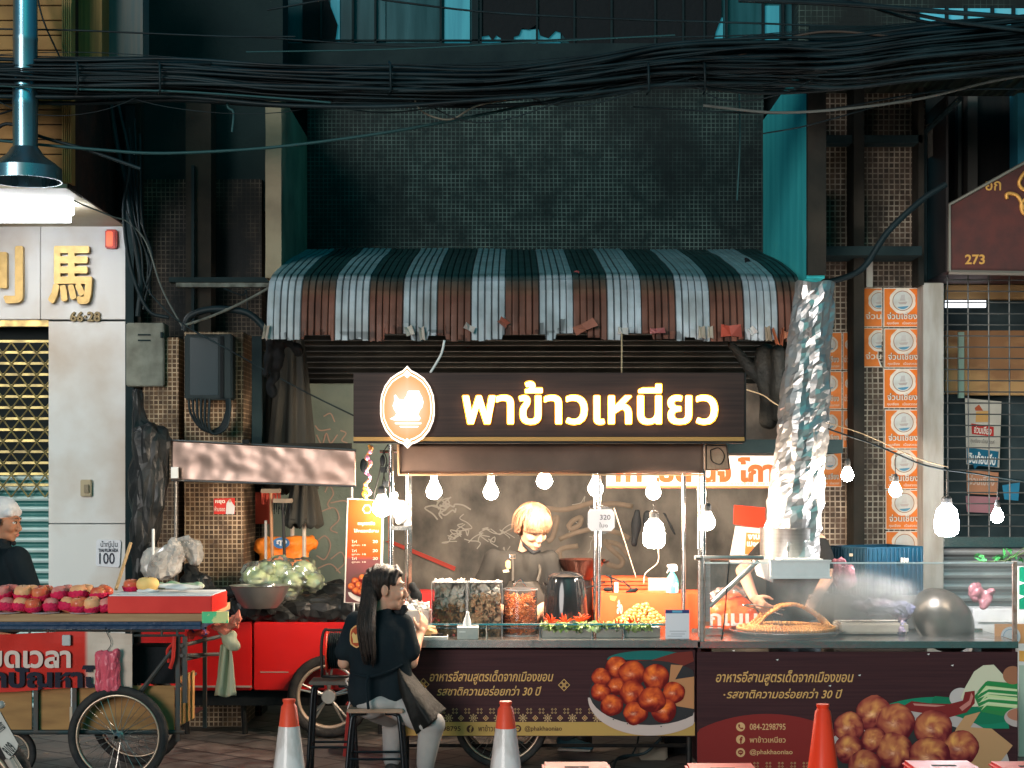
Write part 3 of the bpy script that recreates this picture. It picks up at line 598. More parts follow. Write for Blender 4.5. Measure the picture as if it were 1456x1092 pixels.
# ---- striped corrugated awning
def awning():
    th = thing('awning', 'torn red and white striped corrugated awning over the food stall', 'awning', (.15, 1.1, 2.7))
    x0, x1 = -1.605, 1.90; NU = 620; rows = []
    prof = [(3.18, 3.53), (2.8, 3.45), (2.35, 3.355), (1.9, 3.255), (1.5, 3.16), (1.28, 3.10), (1.17, 3.05), (1.11, 2.98), (1.08, 2.90), (1.06, 2.82), (1.05, 2.76), (1.045, 2.70), (1.04, 2.645)]
    mb = MB(); nr = len(prof); cw = .223
    rr = random.Random(3); cut = []
    for k in range(90): cut.append(max(0, rr.gauss(.01, .02))+(.05 if rr.random() < .1 else 0))
    torn = [(0.07, .12, .06), (.22, .27, .09), (.30, .335, .055), (.44, .52, .065), (.54, .60, .07), (.66, .72, .08), (.78, .80, .03)]
    def fn(u, v):
        i = v*(nr-1); a = min(int(i), nr-2); t = i-a; y = prof[a][0]*(1-t)+prof[a+1][0]*t; z = prof[a][1]*(1-t)+prof[a+1][1]*t
        xw = x0+(x1-x0)*u; back = max(0, min(1, (y-1.05)/2.15)); 
        ph = (xw-x0)/.0446; c = abs(ph-math.floor(ph)-.5)*2; h = (1-max(0, (c-.72)/.28))*.012   # flat pans, narrow grooves
        wv = .012*noise.noise(Vector((xw*3, y*2, 0)))+.02*noise.noise(Vector((xw*.9, y, 4)))
        if v > .99:
            k = int(ph); ct = cut[k % 90]
            for (a_, b_, d_) in torn:
                if a_ < u < b_: ct += d_
            z += ct+.006*noise.noise(Vector((xw*70, 0, 0)))
        elif v > .82: z += .5*sum(d_ for (a_, b_, d_) in torn if a_ < u < b_)*(v-.82)/.18
        slope = 1 if y > 1.25 else 0
        return (xw, y-(0 if slope else h)+wv*(1-slope), z+(h if slope else 0)+wv*.6)
    def cf(u, v):
        xw = x0+(x1-x0)*u; k = int((xw-x0+.0)/cw)
        n1 = noise.noise(Vector((xw*2.1, v*3, 1)))*.5+.5; n2 = noise.noise(Vector((xw*14, v*5, 5)))*.5+.5
        if k % 2 == 0: c = (.60, .66, .72)
        else: c = (.24, .095, .065)
        d = 1-.5*n2*(v > .4)-.25*n1*(v > .4)
        if v < .45: d *= .34+.26*n1; c = (c[0]*.55, c[1]*.85+.03, c[2]*.85+.03) if k % 2 == 0 else (.02, .09, .09)   # upper slope: teal light and dimness put into the colour, with grime
        elif v < .62 and k % 2: f = (v-.45)/.17; c = (.07+.16*f, .10-.0*f, .09-.03*f)  # red stripes fade from the painted-in teal light to their own red
        ph = (xw-x0)/.0446; cc = abs(ph-math.floor(ph)-.5)*2
        if cc > .8: d *= .18
        if v > .9 and n2 > .55: d *= .45
        return (c[0]*d, c[1]*d, c[2]*d)
    mb.grid(fn, NU, 48, cf)
    mb.build('striped_sheet', M('awning_paint', (1, 1, 1), .42, c2=(.72, .7, .66), nscale=8, vc=True), th, smooth=False, solid=.004)
    fr = MB().tube([(x0+.03, 1.14, 2.78), (x1-.03, 1.14, 2.78)], .014, 6).tube([(x0+.03, 3.1, 3.4), (x0+.03, 1.15, 3.0), (x0+.03, 1.14, 2.78)], .014, 6).tube([(x1-.03, 3.1, 3.4), (x1-.03, 1.15, 3.0), (x1-.03, 1.14, 2.78)], .014, 6)
    fr.build('frame', dark_teal, th)
    sc = MB()   # scraps hanging off the torn lip
    vcm = MATS['awning_paint']
    for (px, py, w_, h_, rot, col) in ((582, 470, 12, 14, .3, (.5, .48, .44)), (600, 474, 8, 20, .1, (.45, .42, .38)), (668, 466, 16, 9, -.5, (.45, .42, .4)), (716, 458, 10, 16, .9, (.3, .1, .07)), (832, 464, 34, 13, .45, (.33, .12, .08)), (886, 470, 15, 10, -.1, (.45, .44, .42)), (935, 470, 22, 8, .05, (.35, .1, .1)), (998, 472, 10, 18, 0, (.4, .36, .3)), (1010, 472, 8, 18, 0, (.42, .38, .32)), (1040, 470, 30, 18, 0, (.3, .05, .03)), (1092, 474, 8, 22, .1, (.3, .24, .18)), (1070, 470, 10, 12, .6, (.5, .5, .5)), (378, 472, 8, 22, -.2, (.4, .35, .3)), (1102, 478, 4, 26, .3, (.45, .16, .08)), (1112, 478, 4, 26, -.1, (.4, .14, .08)), (1120, 476, 10, 10, 0, (.42, .17, .1))):
        c = P(px, py, 1.0); hw, hh = w_/2*s(1), h_/2*s(1); sc.col = col; ca, sa = math.cos(rot), math.sin(rot)
        pts = [(-hw, -hh), (0, -hh*.8), (hw, -hh*1.1), (hw*.9, hh), (-hw*.2, hh*.8), (-hw, hh)]
        vs = [(c.x+a*ca-b*sa, 1.0+.02*math.sin(i*2.1), c.z+a*sa+b*ca) for i, (a, b) in enumerate(pts)]+[(c.x+a*ca-b*sa, 1.012+.02*math.sin(i*2.1), c.z+a*sa+b*ca) for i, (a, b) in enumerate(pts)]
        sc.add(vs, [tuple(range(6)), tuple(range(11, 5, -1))]+[(i, (i+1) % 6, (i+1) % 6+6, i+6) for i in range(6)]); sc.build('torn_scrap', vcm, th); sc = MB()
awning()
# bits lying on the awning
blob('crumpled_bag', [('e', P(1060, 388, 1.9), (.07, .05, .03)), ('e', P(1052, 385, 1.95), (.05, .05, .05)), ('c', P(1062, 368, 2.0), P(1064, 385, 1.9), .02, .03)], rag, voxel=.008, disp=.02, dscale=20, facet=.2)
o = bpy.data.objects['crumpled_bag']; T(o, 'black plastic scrap lying on the right end of the awning', 'rubbish')
o = blob('crumpled_bag', [('e', P(812, 393, 1.35), (.06, .05, .02)), ('e', P(820, 391, 1.35), (.03, .03, .03))], M('red_rag', (.25, .05, .05), .7), voxel=.01, disp=.02, dscale=25); T(o, 'small crumpled red rag lying mid-slope on the awning', 'rubbish')

# ---- overhead cables
cabm = M('cable_black', (.006, .010, .012), .5, c2=(.012, .028, .034), nscale=3)
cabt = M('cable_teal', (.02, .07, .075), .5)
def cables():
    th = MB(); rr = random.Random(11)
    path = [(-60, 108), (100, 110), (250, 112), (400, 122), (560, 122), (700, 120), (830, 108), (950, 92), (1080, 90), (1200, 88), (1320, 72), (1500, 55)]
    for k in range(150):
        a = rr.gauss(0, .62); b = rr.uniform(-1, 1); ph = rr.uniform(0, 9); fr_ = rr.uniform(.7, 2.1); am = rr.uniform(1, 6); pts = []
        for i, (px, py) in enumerate(path):
            sp = 19 if i < 5 else 17
            off = a*sp*(1 if i < 8 else 1.5)+am*math.sin(i*fr_+ph)+6*noise.noise(Vector((i*.8, k*2.3, 0)))
            pts.append(P(px, py+off, .75+.14*b+.05*math.sin(ph+i*.9)))
        th.tube(bez(pts, 6), rr.choice((.003, .004, .005, .006, .008, .010, .014)), 5, cap=False)
    for k in range(9):   # sagging strays that leave the bundle and come back
        i0 = rr.randint(0, 8); x0_, y0_ = path[i0]; x1_, y1_ = path[i0+rr.randint(2, 3) if i0 < 8 else 11]; d_ = rr.uniform(15, 55)
        th.tube(bez([P(x0_, y0_, .7), P(x0_+(x1_-x0_)*.3, y0_+d_, .68), P(x0_+(x1_-x0_)*.65, y1_+d_*.9, .66), P(x1_, y1_, .7)], 8), rr.choice((.003, .005)), 5, cap=False)
    for px in (108, 225, 553, 920, 1000): th.tube([P(px, 88, .6), P(px+2, 92, .55), P(px+3, 128, .55), P(px, 134, .6)], .008, 5)
    o = th.build('cable_bundle', cabm, smooth=True); T(o, 'thick tangled bundle of black cables running across the whole facade', 'cables')
cables()
def cable(pix, Y, r, label, m=cabm, n=6, grp='loose cables across the facade'):
    o = MB().tube(bez(PP(pix, Y), n), r, 6, cap=False).build('cable', m, smooth=True); T(o, label, 'cable', grp); return o
cable([(-20, 198), (60, 206), (130, 212), (220, 218), (330, 214), (420, 206), (540, 190), (640, 172), (760, 148), (900, 120)], .85, .010, 'long teal cable sagging below the bundle from the duct hood to the tiled wall', cabt)
cable([(-20, 41), (100, 43), (200, 47), (330, 52), (420, 52)], .9, .006, 'thin cable crossing high over the ochre pilaster')
cable([(-20, 92), (150, 92), (300, 91)], .7, .016, 'fat straight black cable above the bundle at the left')
cable([(-20, 121), (110, 127), (250, 130), (400, 140), (470, 146)], .6, .007, 'taut pale cable just under the left half of the bundle', cabt)
cable([(50, -20), (62, 30), (90, 92)], 1.0, .006, 'steep diagonal cable crossing the orange cladding')
cable([(-20, 200), (10, 176), (60, 195), (120, 212), (200, 240)], .88, .012, 'knotted cable looping past the steel duct', cabm)
cable([(-20, 168), (30, 152), (70, 132)], .9, .007, 'thin cable rising to the bundle over the duct')
cable([(380, 14), (500, -5), (560, 2), (700, 18), (900, 28), (1100, 34), (1470, 50)], 1.4, .007, 'high cable swinging past the upper windows', cabm)
cable([(350, 52), (600, 66), (800, 56), (1000, 52), (1180, 46)], 1.3, .005, 'thin wire crossing the glowing window panes', cabm)
cable([(350, 74), (560, 70), (760, 60), (960, 50)], 1.2, .005, 'thin wire rising right across the upper windows', cabt)
cable([(1000, 150), (1100, 160), (1200, 155), (1310, 140), (1400, 118), (1470, 105)], .9, .009, 'grey cable crossing the turquoise fin then rising right', M('cable_grey', (.12, .13, .12), .5))
cable([(900, 152), (1050, 160), (1160, 158), (1330, 130), (1470, 126)], .95, .006, 'thin level wire crossing the turquoise fin', cabm)
cable([(1085, 190), (1150, 178), (1250, 150), (1330, 128)], .95, .005, 'thin wire climbing from the turquoise fin to the canopy', cabm)
cable([(1050, 0), (1200, 6), (1330, 16), (1470, 26)], .5, .016, 'thick cable high at the top right corner', cabm)
cable([(1130, -5), (1250, 10), (1350, 30), (1470, 45)], .55, .012, 'second thick cable running down to the top right corner', cabm)
cable([(1180, -10), (1300, 28), (1400, 38), (1470, 36)], .6, .01, 'thinner cable crossing the blue window at top right', cabm)
cable([(1050, 80), (1100, 60), (1180, 45), (1300, 55), (1470, 62)], .7, .008, 'brownish cable looping over the turquoise fin top', M('cable_brown', (.07, .05, .04), .5))
cable([(585, 130), (600, 158), (640, 170), (680, 150), (760, 135), (800, 128)], .7, .006, 'thin looped cable end hanging over the tiled wall', M('cable_pale', (.15, .14, .11), .6))
cable([(1045, 75), (1050, 110), (1052, 200), (1048, 285)], 1.5, .006, 'thin wire hanging straight down the tiled wall', cabt)
cable([(1145, 405), (1190, 398), (1228, 380), (1262, 330), (1310, 285), (1345, 262)], 1.7, .024, 'fat black hose curving up over the orange posters', cabm)
cable([(322, 130), (324, 152), (332, 160), (330, 188)], .7, .008, 'short hooked cable end dangling below the bundle', cabt)
cable([(105, 285), (120, 292), (160, 308), (182, 316), (208, 345), (230, 410), (262, 470)], 1.6, .006, 'grey wire from the tube lamp down to the meter box', M('cable_grey', (.12, .13, .12), .5))
cable([(180, 300), (200, 350), (205, 400), (225, 430), (262, 462), (330, 500), (430, 555), (505, 592), (520, 600)], 1.4, .006, 'long diagonal wire running down to the sign board', cabm)
cable([(155, 130), (165, 200), (178, 260), (190, 330), (200, 400), (196, 450)], 1.9, .02, 'bunched black cables hanging down the left wall edge', cabm)
cable([(168, 150), (184, 230), (176, 300), (186, 380), (210, 440), (240, 452)], 1.85, .014, 'wavy black cable hanging beside the marble lintel', cabm)
cable([(262, 470), (270, 450), (300, 440), (340, 442), (360, 450), (378, 468)], 1.5, .026, 'thick arched cable between meter box and awning corner', cabm)
cable([(262, 463), (300, 450), (345, 430), (385, 408)], 1.45, .01, 'thin pipe-like cable rising to the awning corner', M('old_paint', (.16, .17, .15), .7))
for i, (a, b) in enumerate(((214, 300), (222, 290), (208, 320), (230, 310))):
    cable([(175+i*8, a-40), (190+i*4, b), (208+i*3, b+60), (214-i*5, b+120)], 2.1-.05*i, .009, ('outer', 'second', 'third', 'inner')[i]+' of the loose wires tangled on the wall right of the marble', cabm)
for i in range(6):
    cable([(268+i*6, 567), (272+i*5, 590+i*3), (290+i*3, 612+i), (312+i*2, 608), (322+i, 585), (322+i, 567)], 1.78-.02*i, .009, ('outermost', 'second', 'third', 'fourth', 'fifth', 'innermost')[i]+' black cable loop under the meter box', cabm, grp='cable loops under the meter box')
cable([(1058, 553), (1085, 562), (1110, 578), (1180, 606)], 1.0, .004, 'pale cord tied from the sign board to the foil duct', M('cord', (.45, .33, .2), .8), grp='cords holding the sign and the lamps')
# boxes
eb = thing('meter_cabinet', 'pale grey-green electric cabinet beside the marble pillar', 'electric box', P(206, 550, 2.05))
MB().pbox(179, 459, 233, 549, 2.05, .18).build('case', M('cabinet', (.2, .21, .175), .6, c2=(.11, .11, .09), nscale=8, bump=.05), eb, bevel=.008)
MB().pbox(196, 475, 214, 477, 2.045, .01).pbox(196, 483, 214, 485, 2.045, .01).pbox(228, 472, 231, 480, 2.035, .02).build('louvres', dark_teal, eb)
eb2 = thing('meter_cabinet', 'dark glass-fronted meter box on the tiled pillar', 'electric box', P(296, 568, 1.72))
MB().pbox(262, 475, 330, 568, 1.74, .16).build('case', M('meter_case', (.012, .022, .025), .6), eb2, bevel=.01)
MB().pbox(270, 480, 310, 562, 1.735, .01).build('window', M('meter_glass', (.004, .02, .028), .2), eb2)
MB().pbox(313, 478, 318, 566, 1.73, .015).build('slot', rag, eb2)
for (a, b, c, d) in ((182, 550, 200, 625), (190, 550, 214, 625), (200, 550, 207, 625)):
    pass
# steel duct on the left
d = thing('steel_duct', 'bluish round steel duct with flared hood against orange cladding', 'duct', P(38, 258, .7))
xc = X(36, .7); r = 17*s(.7)
mb = MB().lathe([(r*1.02, Z(212, .7)), (r*1.04, Z(150, .7)), (r*1.08, Z(146, .7)), (r*1.04, Z(142, .7)), (r, Z(60, .7)), (r*1.04, Z(56, .7)), (r, Z(52, .7)), (r*.98, Z(-40, .7))], (xc, .7, 0), 28)
dst = M('duct_steel', (.16, .36, .45), .28, .9, c2=(.3, .32, .34), nscale=3, stretch=(3, 3, .8))
mb.build('pipe', dst, d, smooth='auto')
MB().lathe([(r*1.1, Z(210, .7)), (r*1.6, Z(222, .7)), (r*2.6, Z(234, .7)), (r*3.0, Z(240, .7)), (r*3.0, Z(258, .7)), (r*2.9, Z(258, .7)), (r*2.9, Z(242, .7))], (xc, .7, 0), 32, cap=False).build('hood', dst, d, smooth='auto')

# the rows go on past the picture edges
MB().box(-14, X(-161, 2.8), 2.8, 3.2, 0, 3.66).build('side_wall', marble, ms); MB().box(-14, -6.01, 1.12, 1.5, 3.66, 7).box(-14, -2.94, 1.52, 3.2, 6.01, 7).build('upper_cladding', clad, ms)
MB().box(X(1561, 2.4), 14, 2.4, 2.8, 0, 3.4).build('side_wall', M('side_render', (.12, .12, .11), .8, c2=(.06, .06, .055), nscale=2), rs); MB().box(5.61, 14, 2.1, 2.9, 2.6, 7).build('upper_side_wall', MATS['maroon'], rs)
# ================================================================ FOOD STALL
chrome = M('chrome', (.75, .74, .72), .14, 1, c2=(.6, .58, .56), nscale=8)
wood = M('dark_print_wood', (.055, .02, .022), .6, spec=.12, c2=(.034, .014, .017), nscale=3, stretch=(.5, 1, 26), bump=.02)
goldp = (.60, .34, .12)
printm = M('printed_vinyl', (1, 1, 1), .55, vc=True, spec=.15)
white_pl = M('white_plastic', (.75, .75, .73), .4, c2=(.6, .58, .55), nscale=8)
def pball(mb, cx, cy, r, Y, c, seed, xmax=1e9, ymax=1e9):
    """a photographed fried ball, printed flat"""
    NR, NA = 7, 22; vs = []; cs = []
    for i in range(NR+1):
        for j in range(NA):
            a = 2*math.pi*j/NA; q = i/NR; rr = r*q*(1+.13*noise.noise(Vector((math.cos(a)*1.3, math.sin(a)*1.3, seed))))
            x = cx+rr*math.cos(a); y = cy+rr*math.sin(a)*.97
            lit = .62-.30*math.sin(a)*q-.10*math.cos(a)*q-.62*q**4+.45*noise.noise(Vector((x*.10, y*.10, seed)))+.22*noise.noise(Vector((x*.35, y*.35, seed+9)))
            hx, hy = x-(cx-r*.15), y-(cy-r*.15+r*.2); sp = math.exp(-((hx/(r*.22))**2+(hy/(r*.12))**2))*(.7 if noise.noise(Vector((x*.6, y*.6, seed))) > -.1 else .2)
            lit = max(.12, lit); vs.append(P(min(x, xmax), min(y, ymax), Y)); cs.append((c[0]*lit+sp*.5, c[1]*lit*lit*1.1+sp*.38, c[2]*lit+sp*.25))
    fs = [(i*NA+j, i*NA+(j+1) % NA, (i+1)*NA+(j+1) % NA, (i+1)*NA+j) for i in range(NR) for j in range(NA)]
    mb.add(vs, fs, cs)
def pell(mb, cx, cy, rx, ry, Y, col, a0=0, a1=360, xmax=1e9, xmin=-1e9, ymax=1e9, n=40, rot=0):
    pts = []
    for i in range(n):
        a = R(a0+(a1-a0)*i/(n-1 if a1-a0 < 360 else n)); u, v = rx*math.cos(a), ry*math.sin(a)
        pts.append((max(xmin, min(xmax, cx+u*math.cos(rot)-v*math.sin(rot))), min(ymax, cy+u*math.sin(rot)+v*math.cos(rot))))
    mb.flatpoly(pts, Y, col)
def rings(mb, cx, cy, r, Y, col, w=1.2, n=4, rot=0):   # outline diamond / polygon ring
    o = [(cx+r*math.cos(rot+2*math.pi*i/n), cy+r*math.sin(rot+2*math.pi*i/n)) for i in range(n)]; q = [(cx+(r-w)*math.cos(rot+2*math.pi*i/n), cy+(r-w)*math.sin(rot+2*math.pi*i/n)) for i in range(n)]
    mb.col = col; mb.add([P(a, b, Y) for a, b in o+q], [(i, (i+1) % n, (i+1) % n+n, i+n) for i in range(n)])
def icon(mb, kind, cx, cy, r, Y, fg, bgc):
    pell(mb, cx, cy, r, r, Y, fg, n=24)
    if kind == 'f': put_text(mb, 'f', cx-1.5, cy-4, cx+3, cy+r-.6, Y-.001, bold=.05, col=bgc)
    elif kind == 'p':
        mb.col = bgc; mb.add([v for v in [P(cx-3.4, cy-3, Y-.001), P(cx-1.4, cy-4, Y-.001), P(cx-.6, cy-1.6, Y-.001), P(cx-1.6, cy-.6, Y-.001), P(cx+.8, cy+1.8, Y-.001), P(cx+1.8, cy+.8, Y-.001), P(cx+4, cy+1.6, Y-.001), P(cx+3.2, cy+3.6, Y-.001), P(cx, cy+3, Y-.001), P(cx-3, cy, Y-.001)]], [tuple(range(10))])
    else:
        pell(mb, cx, cy-.4, r*.62, r*.5, Y-.001, bgc, n=20); mb.flatpoly([(cx-1, cy+2), (cx+2, cy+2), (cx, cy+4.5)], Y-.0012, bgc)
        mb.flatpoly([(cx-2.5, cy-1), (cx+2.5, cy-1), (cx+2.5, cy), (cx-2.5, cy)], Y-.002, fg)
def band(mb, x0, x1, yx, ym, Y, skip=None):
    k = 0; x = x0
    while x < x1:
        if not skip or not (skip[0] < x < skip[1]):
            for dx, dy in ((-2.4, -2.4), (2.4, -2.4), (-2.4, 2.4), (2.4, 2.4)): rings(mb, x+dx, yx+dy, 1.9, Y, (.42, .25, .12), 1.0, 4)
            xm = x+8.7
            if k % 2: rings(mb, xm, ym, 4.3, Y, (.5, .3, .14), 1.4, 4); pell(mb, xm, ym, 1.5, 1.5, Y, (.55, .22, .08), n=8)
            else:
                rings(mb, xm, ym, 3.6, Y, (.5, .32, .16), 1.1, 12); pell(mb, xm, ym, 1.6, 1.6, Y, (.5, .32, .16), n=8)
                for q in range(8):
                    a = q*math.pi/4; pell(mb, xm+5.3*math.cos(a), ym+5.0*math.sin(a), 1.2, 1.2, Y, (.42, .26, .13), n=6)
        x += 17.6; k += 1

fc = thing('food_cart', 'steel-topped food cart with dark printed front and a photo of fried balls', 'food cart', (.3, .3, 0))
MB().pbox(572, 924, 988.5, 1047, 0, .02).box(X(574, 0), X(574, 0)+.02, .02, .62, .27, .765).box(X(986, 0)-.02, X(986, 0), .02, .62, .27, .765).box(X(574, 0)+.02, X(986, 0)-.02, .6, .62, .27, .765).build('front_panel', wood, fc)
MB().box(X(566, 0), X(995, 0), -.04, .66, .768, .790).box(X(566, 0), X(995, 0), -.045, -.04, .745, .79).build('steel_counter', steel, fc, bevel=.003)
MB().box(X(576, 0), X(984, 0), .03, .6, .30, .32).build('shelf', steel_b, fc)
pr = MB(); Yp = -.0015
pr.flatpoly([(572, 1026.5), (988, 1026.5), (988, 1046), (572, 1046)], Yp, (.45, .27, .08))
tx = 'อาหารอีสานสูตรเด็ดจากเมืองขอน'; tx2 = 'รสชาติความอร่อยกว่า 30 ปี'
put_text(pr, tx, 611, 953, 787, 973.5, Yp-.001, bold=.014, shear=.28, col=goldp); put_text(pr, tx2, 621, 975, 770, 989, Yp-.001, bold=.014, shear=.28, col=goldp)
for cx, cy in ((602, 973), (802, 974)):
    for dx, dy in ((-4.4, 0), (4.4, 0), (0, -4.6), (0, 4.6)): rings(pr, cx+dx, cy+dy, 4.2, Yp-.001, goldp, 1.4)
band(pr, 594, 850, 1011, 1021, Yp-.001)
brn = (.06, .02, .015); yel = (.45, .27, .08)
put_text(pr, '084-2298795', 600, 1032.5, 655, 1039.5, Yp-.002, bold=.01, col=brn)
icon(pr, 'f', 668.5, 1036.5, 5.2, Yp-.002, brn, yel); put_text(pr, 'พาข้าวเหนียว', 680, 1030.5, 723, 1040, Yp-.002, bold=.01, col=brn)
icon(pr, 'l', 736, 1036, 5.2, Yp-.002, brn, yel); put_text(pr, '@phakhaoniao', 746, 1032, 799, 1041, Yp-.002, bold=.01, col=brn)
# printed bowl of fried balls
pell(pr, 925, 938, 62, 13, Yp-.003, (.01, .13, .12), 180, 360, xmax=987)
pr.flatpoly([(880, 944), (905, 938), (925, 939), (960, 928), (984, 926), (987, 940), (960, 952), (925, 958), (885, 956)], Yp-.004, (.16, .025, .018))
pell(pr, 924, 992, 88, 54, Yp-.006, (.55, .42, .38), 0, 180, xmax=987, rot=.0); pell(pr, 924, 985, 86, 46, Yp-.007, (.03, .028, .03), xmax=987)
pr.flatpoly([(954, 945), (971, 946), (960, 966), (987, 962), (987, 1008), (962, 1004), (950, 980)], Yp-.0075, (.45, .2, .09))
bl = [(877, 949, 15), (899, 958, 18), (855, 963, 13), (876, 976, 12), (854, 984, 13), (932, 963, 18), (899, 986, 17), (870, 1003, 15), (958, 985, 15), (903, 1014, 16), (944, 1010, 17), (927, 995, 18)]
for i, (a, b, r_) in enumerate(bl): pball(pr, a, b, r_*1.08, Yp-.008-.0006*i, (.95, .20, .03), i, xmax=987)
for a, b in ((872, 1023), (940, 1033), (947, 1028), (975, 1018), (892, 1029)): pell(pr, a, b, 1, 1, Yp-.0165, (.05, .04, .04), n=6)
pr.build('printed_sheet', printm, fc)
mb = MB()
for x in (578, 980): mb.tube([P(x, 1047, .05), P(x, 1105, .05)], .016, 8).tube([P(x, 1047, .58), P(x, 1095, .58)], .016, 8)
mb.tube([P(578, 1060, .3), P(980, 1060, .3)], .012, 6); mb.build('leg_frame', blackm, fc)
tyre = M('tyre', (.018, .018, .02), .75, c2=(.04, .036, .033), nscale=18, bump=.3, bscale=60)
def wheel(parent, c, r, nsp=30, mag=False, w=.022, rimcol=None):
    c = Vector(c); n = 44
    t = MB()
    def ring(R0, ra, seg=10, flat=1):
        vs = []
        for i in range(n):
            a = 2*math.pi*i/n
            for j in range(seg):
                b = 2*math.pi*j/seg; rr = R0+ra*math.cos(b); vs.append(c+Vector((rr*math.cos(a), ra*flat*math.sin(b), rr*math.sin(a))))
        fs = [(i*seg+j, ((i+1) % n)*seg+j, ((i+1) % n)*seg+(j+1) % seg, i*seg+(j+1) % seg) for i in range(n) for j in range(seg)]
        return vs, fs
    t.add(*ring(r-w, w)); o = t.build('wheel', tyre, parent, smooth=True)
    rm = MB(); rm.add(*ring(r-2.1*w, w*.42, 8, 1.6)); rm.build('rim', rimcol or M('rim_alu', (.5, .4, .3), .35, .8, c2=(.3, .2, .15), nscale=9), o, smooth=True)
    sp = MB()
    if mag:
        for i in range(5):
            a = 2*math.pi*i/5+.3
            for dd in (-.1, .1): sp.tube([c+Vector((.03*math.cos(a), 0, .03*math.sin(a))), c+Vector(((r-2.2*w)*math.cos(a+dd), 0, (r-2.2*w)*math.sin(a+dd)))], [.011, .007], 6)
        sp.lathe([(.045, -.03), (.05, -.02), (.05, .02), (.045, .03)], c, 20, 'y')
    else:
        for i in range(nsp):
            a = 2*math.pi*i/nsp; b = a+(.5 if i % 2 else -.5); y = .025*(1 if i % 4 < 2 else -1)
            sp.tube([c+Vector((.022*math.cos(b), y, .022*math.sin(b))), c+Vector(((r-2.2*w)*math.cos(a), 0, (r-2.2*w)*math.sin(a)))], .0016, 4)
        sp.lathe([(.012, -.05), (.026, -.035), (.026, -.025), (.016, -.02), (.016, .02), (.026, .025), (.026, .035), (.012, .05)], c, 16, 'y')
    sp.build('spokes', M('spoke', (.45, .42, .38), .3, .9), o)
    return o
wheel(fc, P(712, 0, .16)*1 if False else (X(713, .16), .16, .285), .285)
MB().tube([(X(713, .16), .1, .285), (X(713, .16), .5, .285)], .012, 8).build('axle', blackm, fc)
wheel(fc, (X(713, .5), .5, .285), .285)
# guard rail, posts
mb = MB().tube([P(572, 888, .1), P(962, 888, .1)], .008, 8).tube([P(572, 893, .1), P(962, 893, .1)], .003, 6)
for x in (692, 768, 842, 887, 960): mb.tube([P(x, 889, .1), P(x, 908, .1)], .006, 8)
mb.build('guard_rail', chrome, fc, smooth='auto')
def post(px, Y, y0, y1, r=.013, sq=False):
    m_ = MB()
    if sq: c = P(px, y0, Y); m_.box(c.x-r, c.x+r, Y-r, Y+r, Z(y1, Y), c.z)
    else: m_.tube([P(px, y0, Y), P(px, y1, Y)], r, 12)
    return m_.build('roof_post', chrome, fc, smooth='auto')
post(556, .06, 632, 905, .016); post(578, .60, 660, 905, .012); post(583, .62, 660, 900, .012, True); post(846, .58, 672, 902, .011); post(852, .30, 672, 905, .012)
post(972, .60, 672, 902, .016); post(1000, .04, 632, 906, .016); post(994, .06, 640, 906, .009)
MB().tube([P(556, 640, .06), P(578, 652, .6)], .01, 8).tube([P(540, 642, .06), P(1003, 642, .06)], .008, 8).build('roof_rail', chrome, fc)
vm = M('brown_canvas', (.16, .10, .075), .55, c2=(.10, .065, .05), nscale=4, bump=.12, bscale=7)
def va(u, v): 
    x = X(568, .02)+(X(1000, .02)-X(568, .02))*u; z = Z(631, .02)+(Z(673.5, .02)-Z(631, .02))*v
    return (x, .02+.012*noise.noise(Vector((x*3, z*5, 2)))+.006*math.sin(x*9), z+.006*noise.noise(Vector((x*5, 0, 3)))*v)
mb = MB().grid(va, 80, 8); mb.build('canopy_valance', vm, fc, smooth=True, solid=.006)
MB().box(X(568, .02), X(1000, .02), .04, 1.0, Z(633, .02), Z(631, .02)).box(X(568, .02), X(568, .02)+.008, .04, 1.0, Z(671, .02), Z(633, .02)).box(X(1000, .02)-.008, X(1000, .02), .04, 1.0, Z(671, .02), Z(633, .02)).build('canopy_roof', M('canvas_inner', (.3, .22, .16), .6, c2=(.2, .14, .1), nscale=3), fc)
MB().tube([P(566, 632, 0), P(567, 675, 0)], .007, 6).tube([P(566, 675, .01), P(1001, 675, .01)], .006, 6).build('canopy_piping', M('piping_tan', (.55, .33, .18), .5), fc)

# ---- sign board
sg = thing('sign_board', 'dark hanging sign board with glowing Thai letters and an orange shop emblem', 'sign', P(780, 628, -.1))
MB().pbox(502.5, 530, 1058.5, 621, -.12, .1).build('board', M('sign_wood', (.055, .03, .024), .45, c2=(.03, .017, .016), nscale=3, stretch=(.5, 1, 20), bump=.02), sg, bevel=.003)
MB().pbox(502.5, 621.4, 1058.5, 627, -.125, .11).build('gold_strip', M('gold_strip', (.50, .27, .09), .35, .3), sg)
MB().pbox(502.5, 627.4, 1058.5, 630, -.118, .10).pbox(1058.8, 530, 1061, 628, -.12, .1).build('edge_strip', blackm, sg)
lt = M('letter_glow', (1, 1, 1), .4, emit=(1, .93, .82), es=3.2); lo = M('letter_halo', (.8, .4, .05), .4, emit=(1, .46, .02), es=2.2)
fr = MB(); bk = MB()
bold_text(bk, 'พาข้าวเหนียว', 658.5, 543, 1019.5, 603, -.125, 1.7, 10, bold=.004, extrude=.012, res=2); bold_text(fr, 'พาข้าวเหนียว', 659, 543.5, 1019, 602.5, -.145, .35, 8, bold=.004, extrude=.012, res=2)
o1 = bk.build('letter_backs', lo, sg); o2 = fr.build('letters', lt, sg)
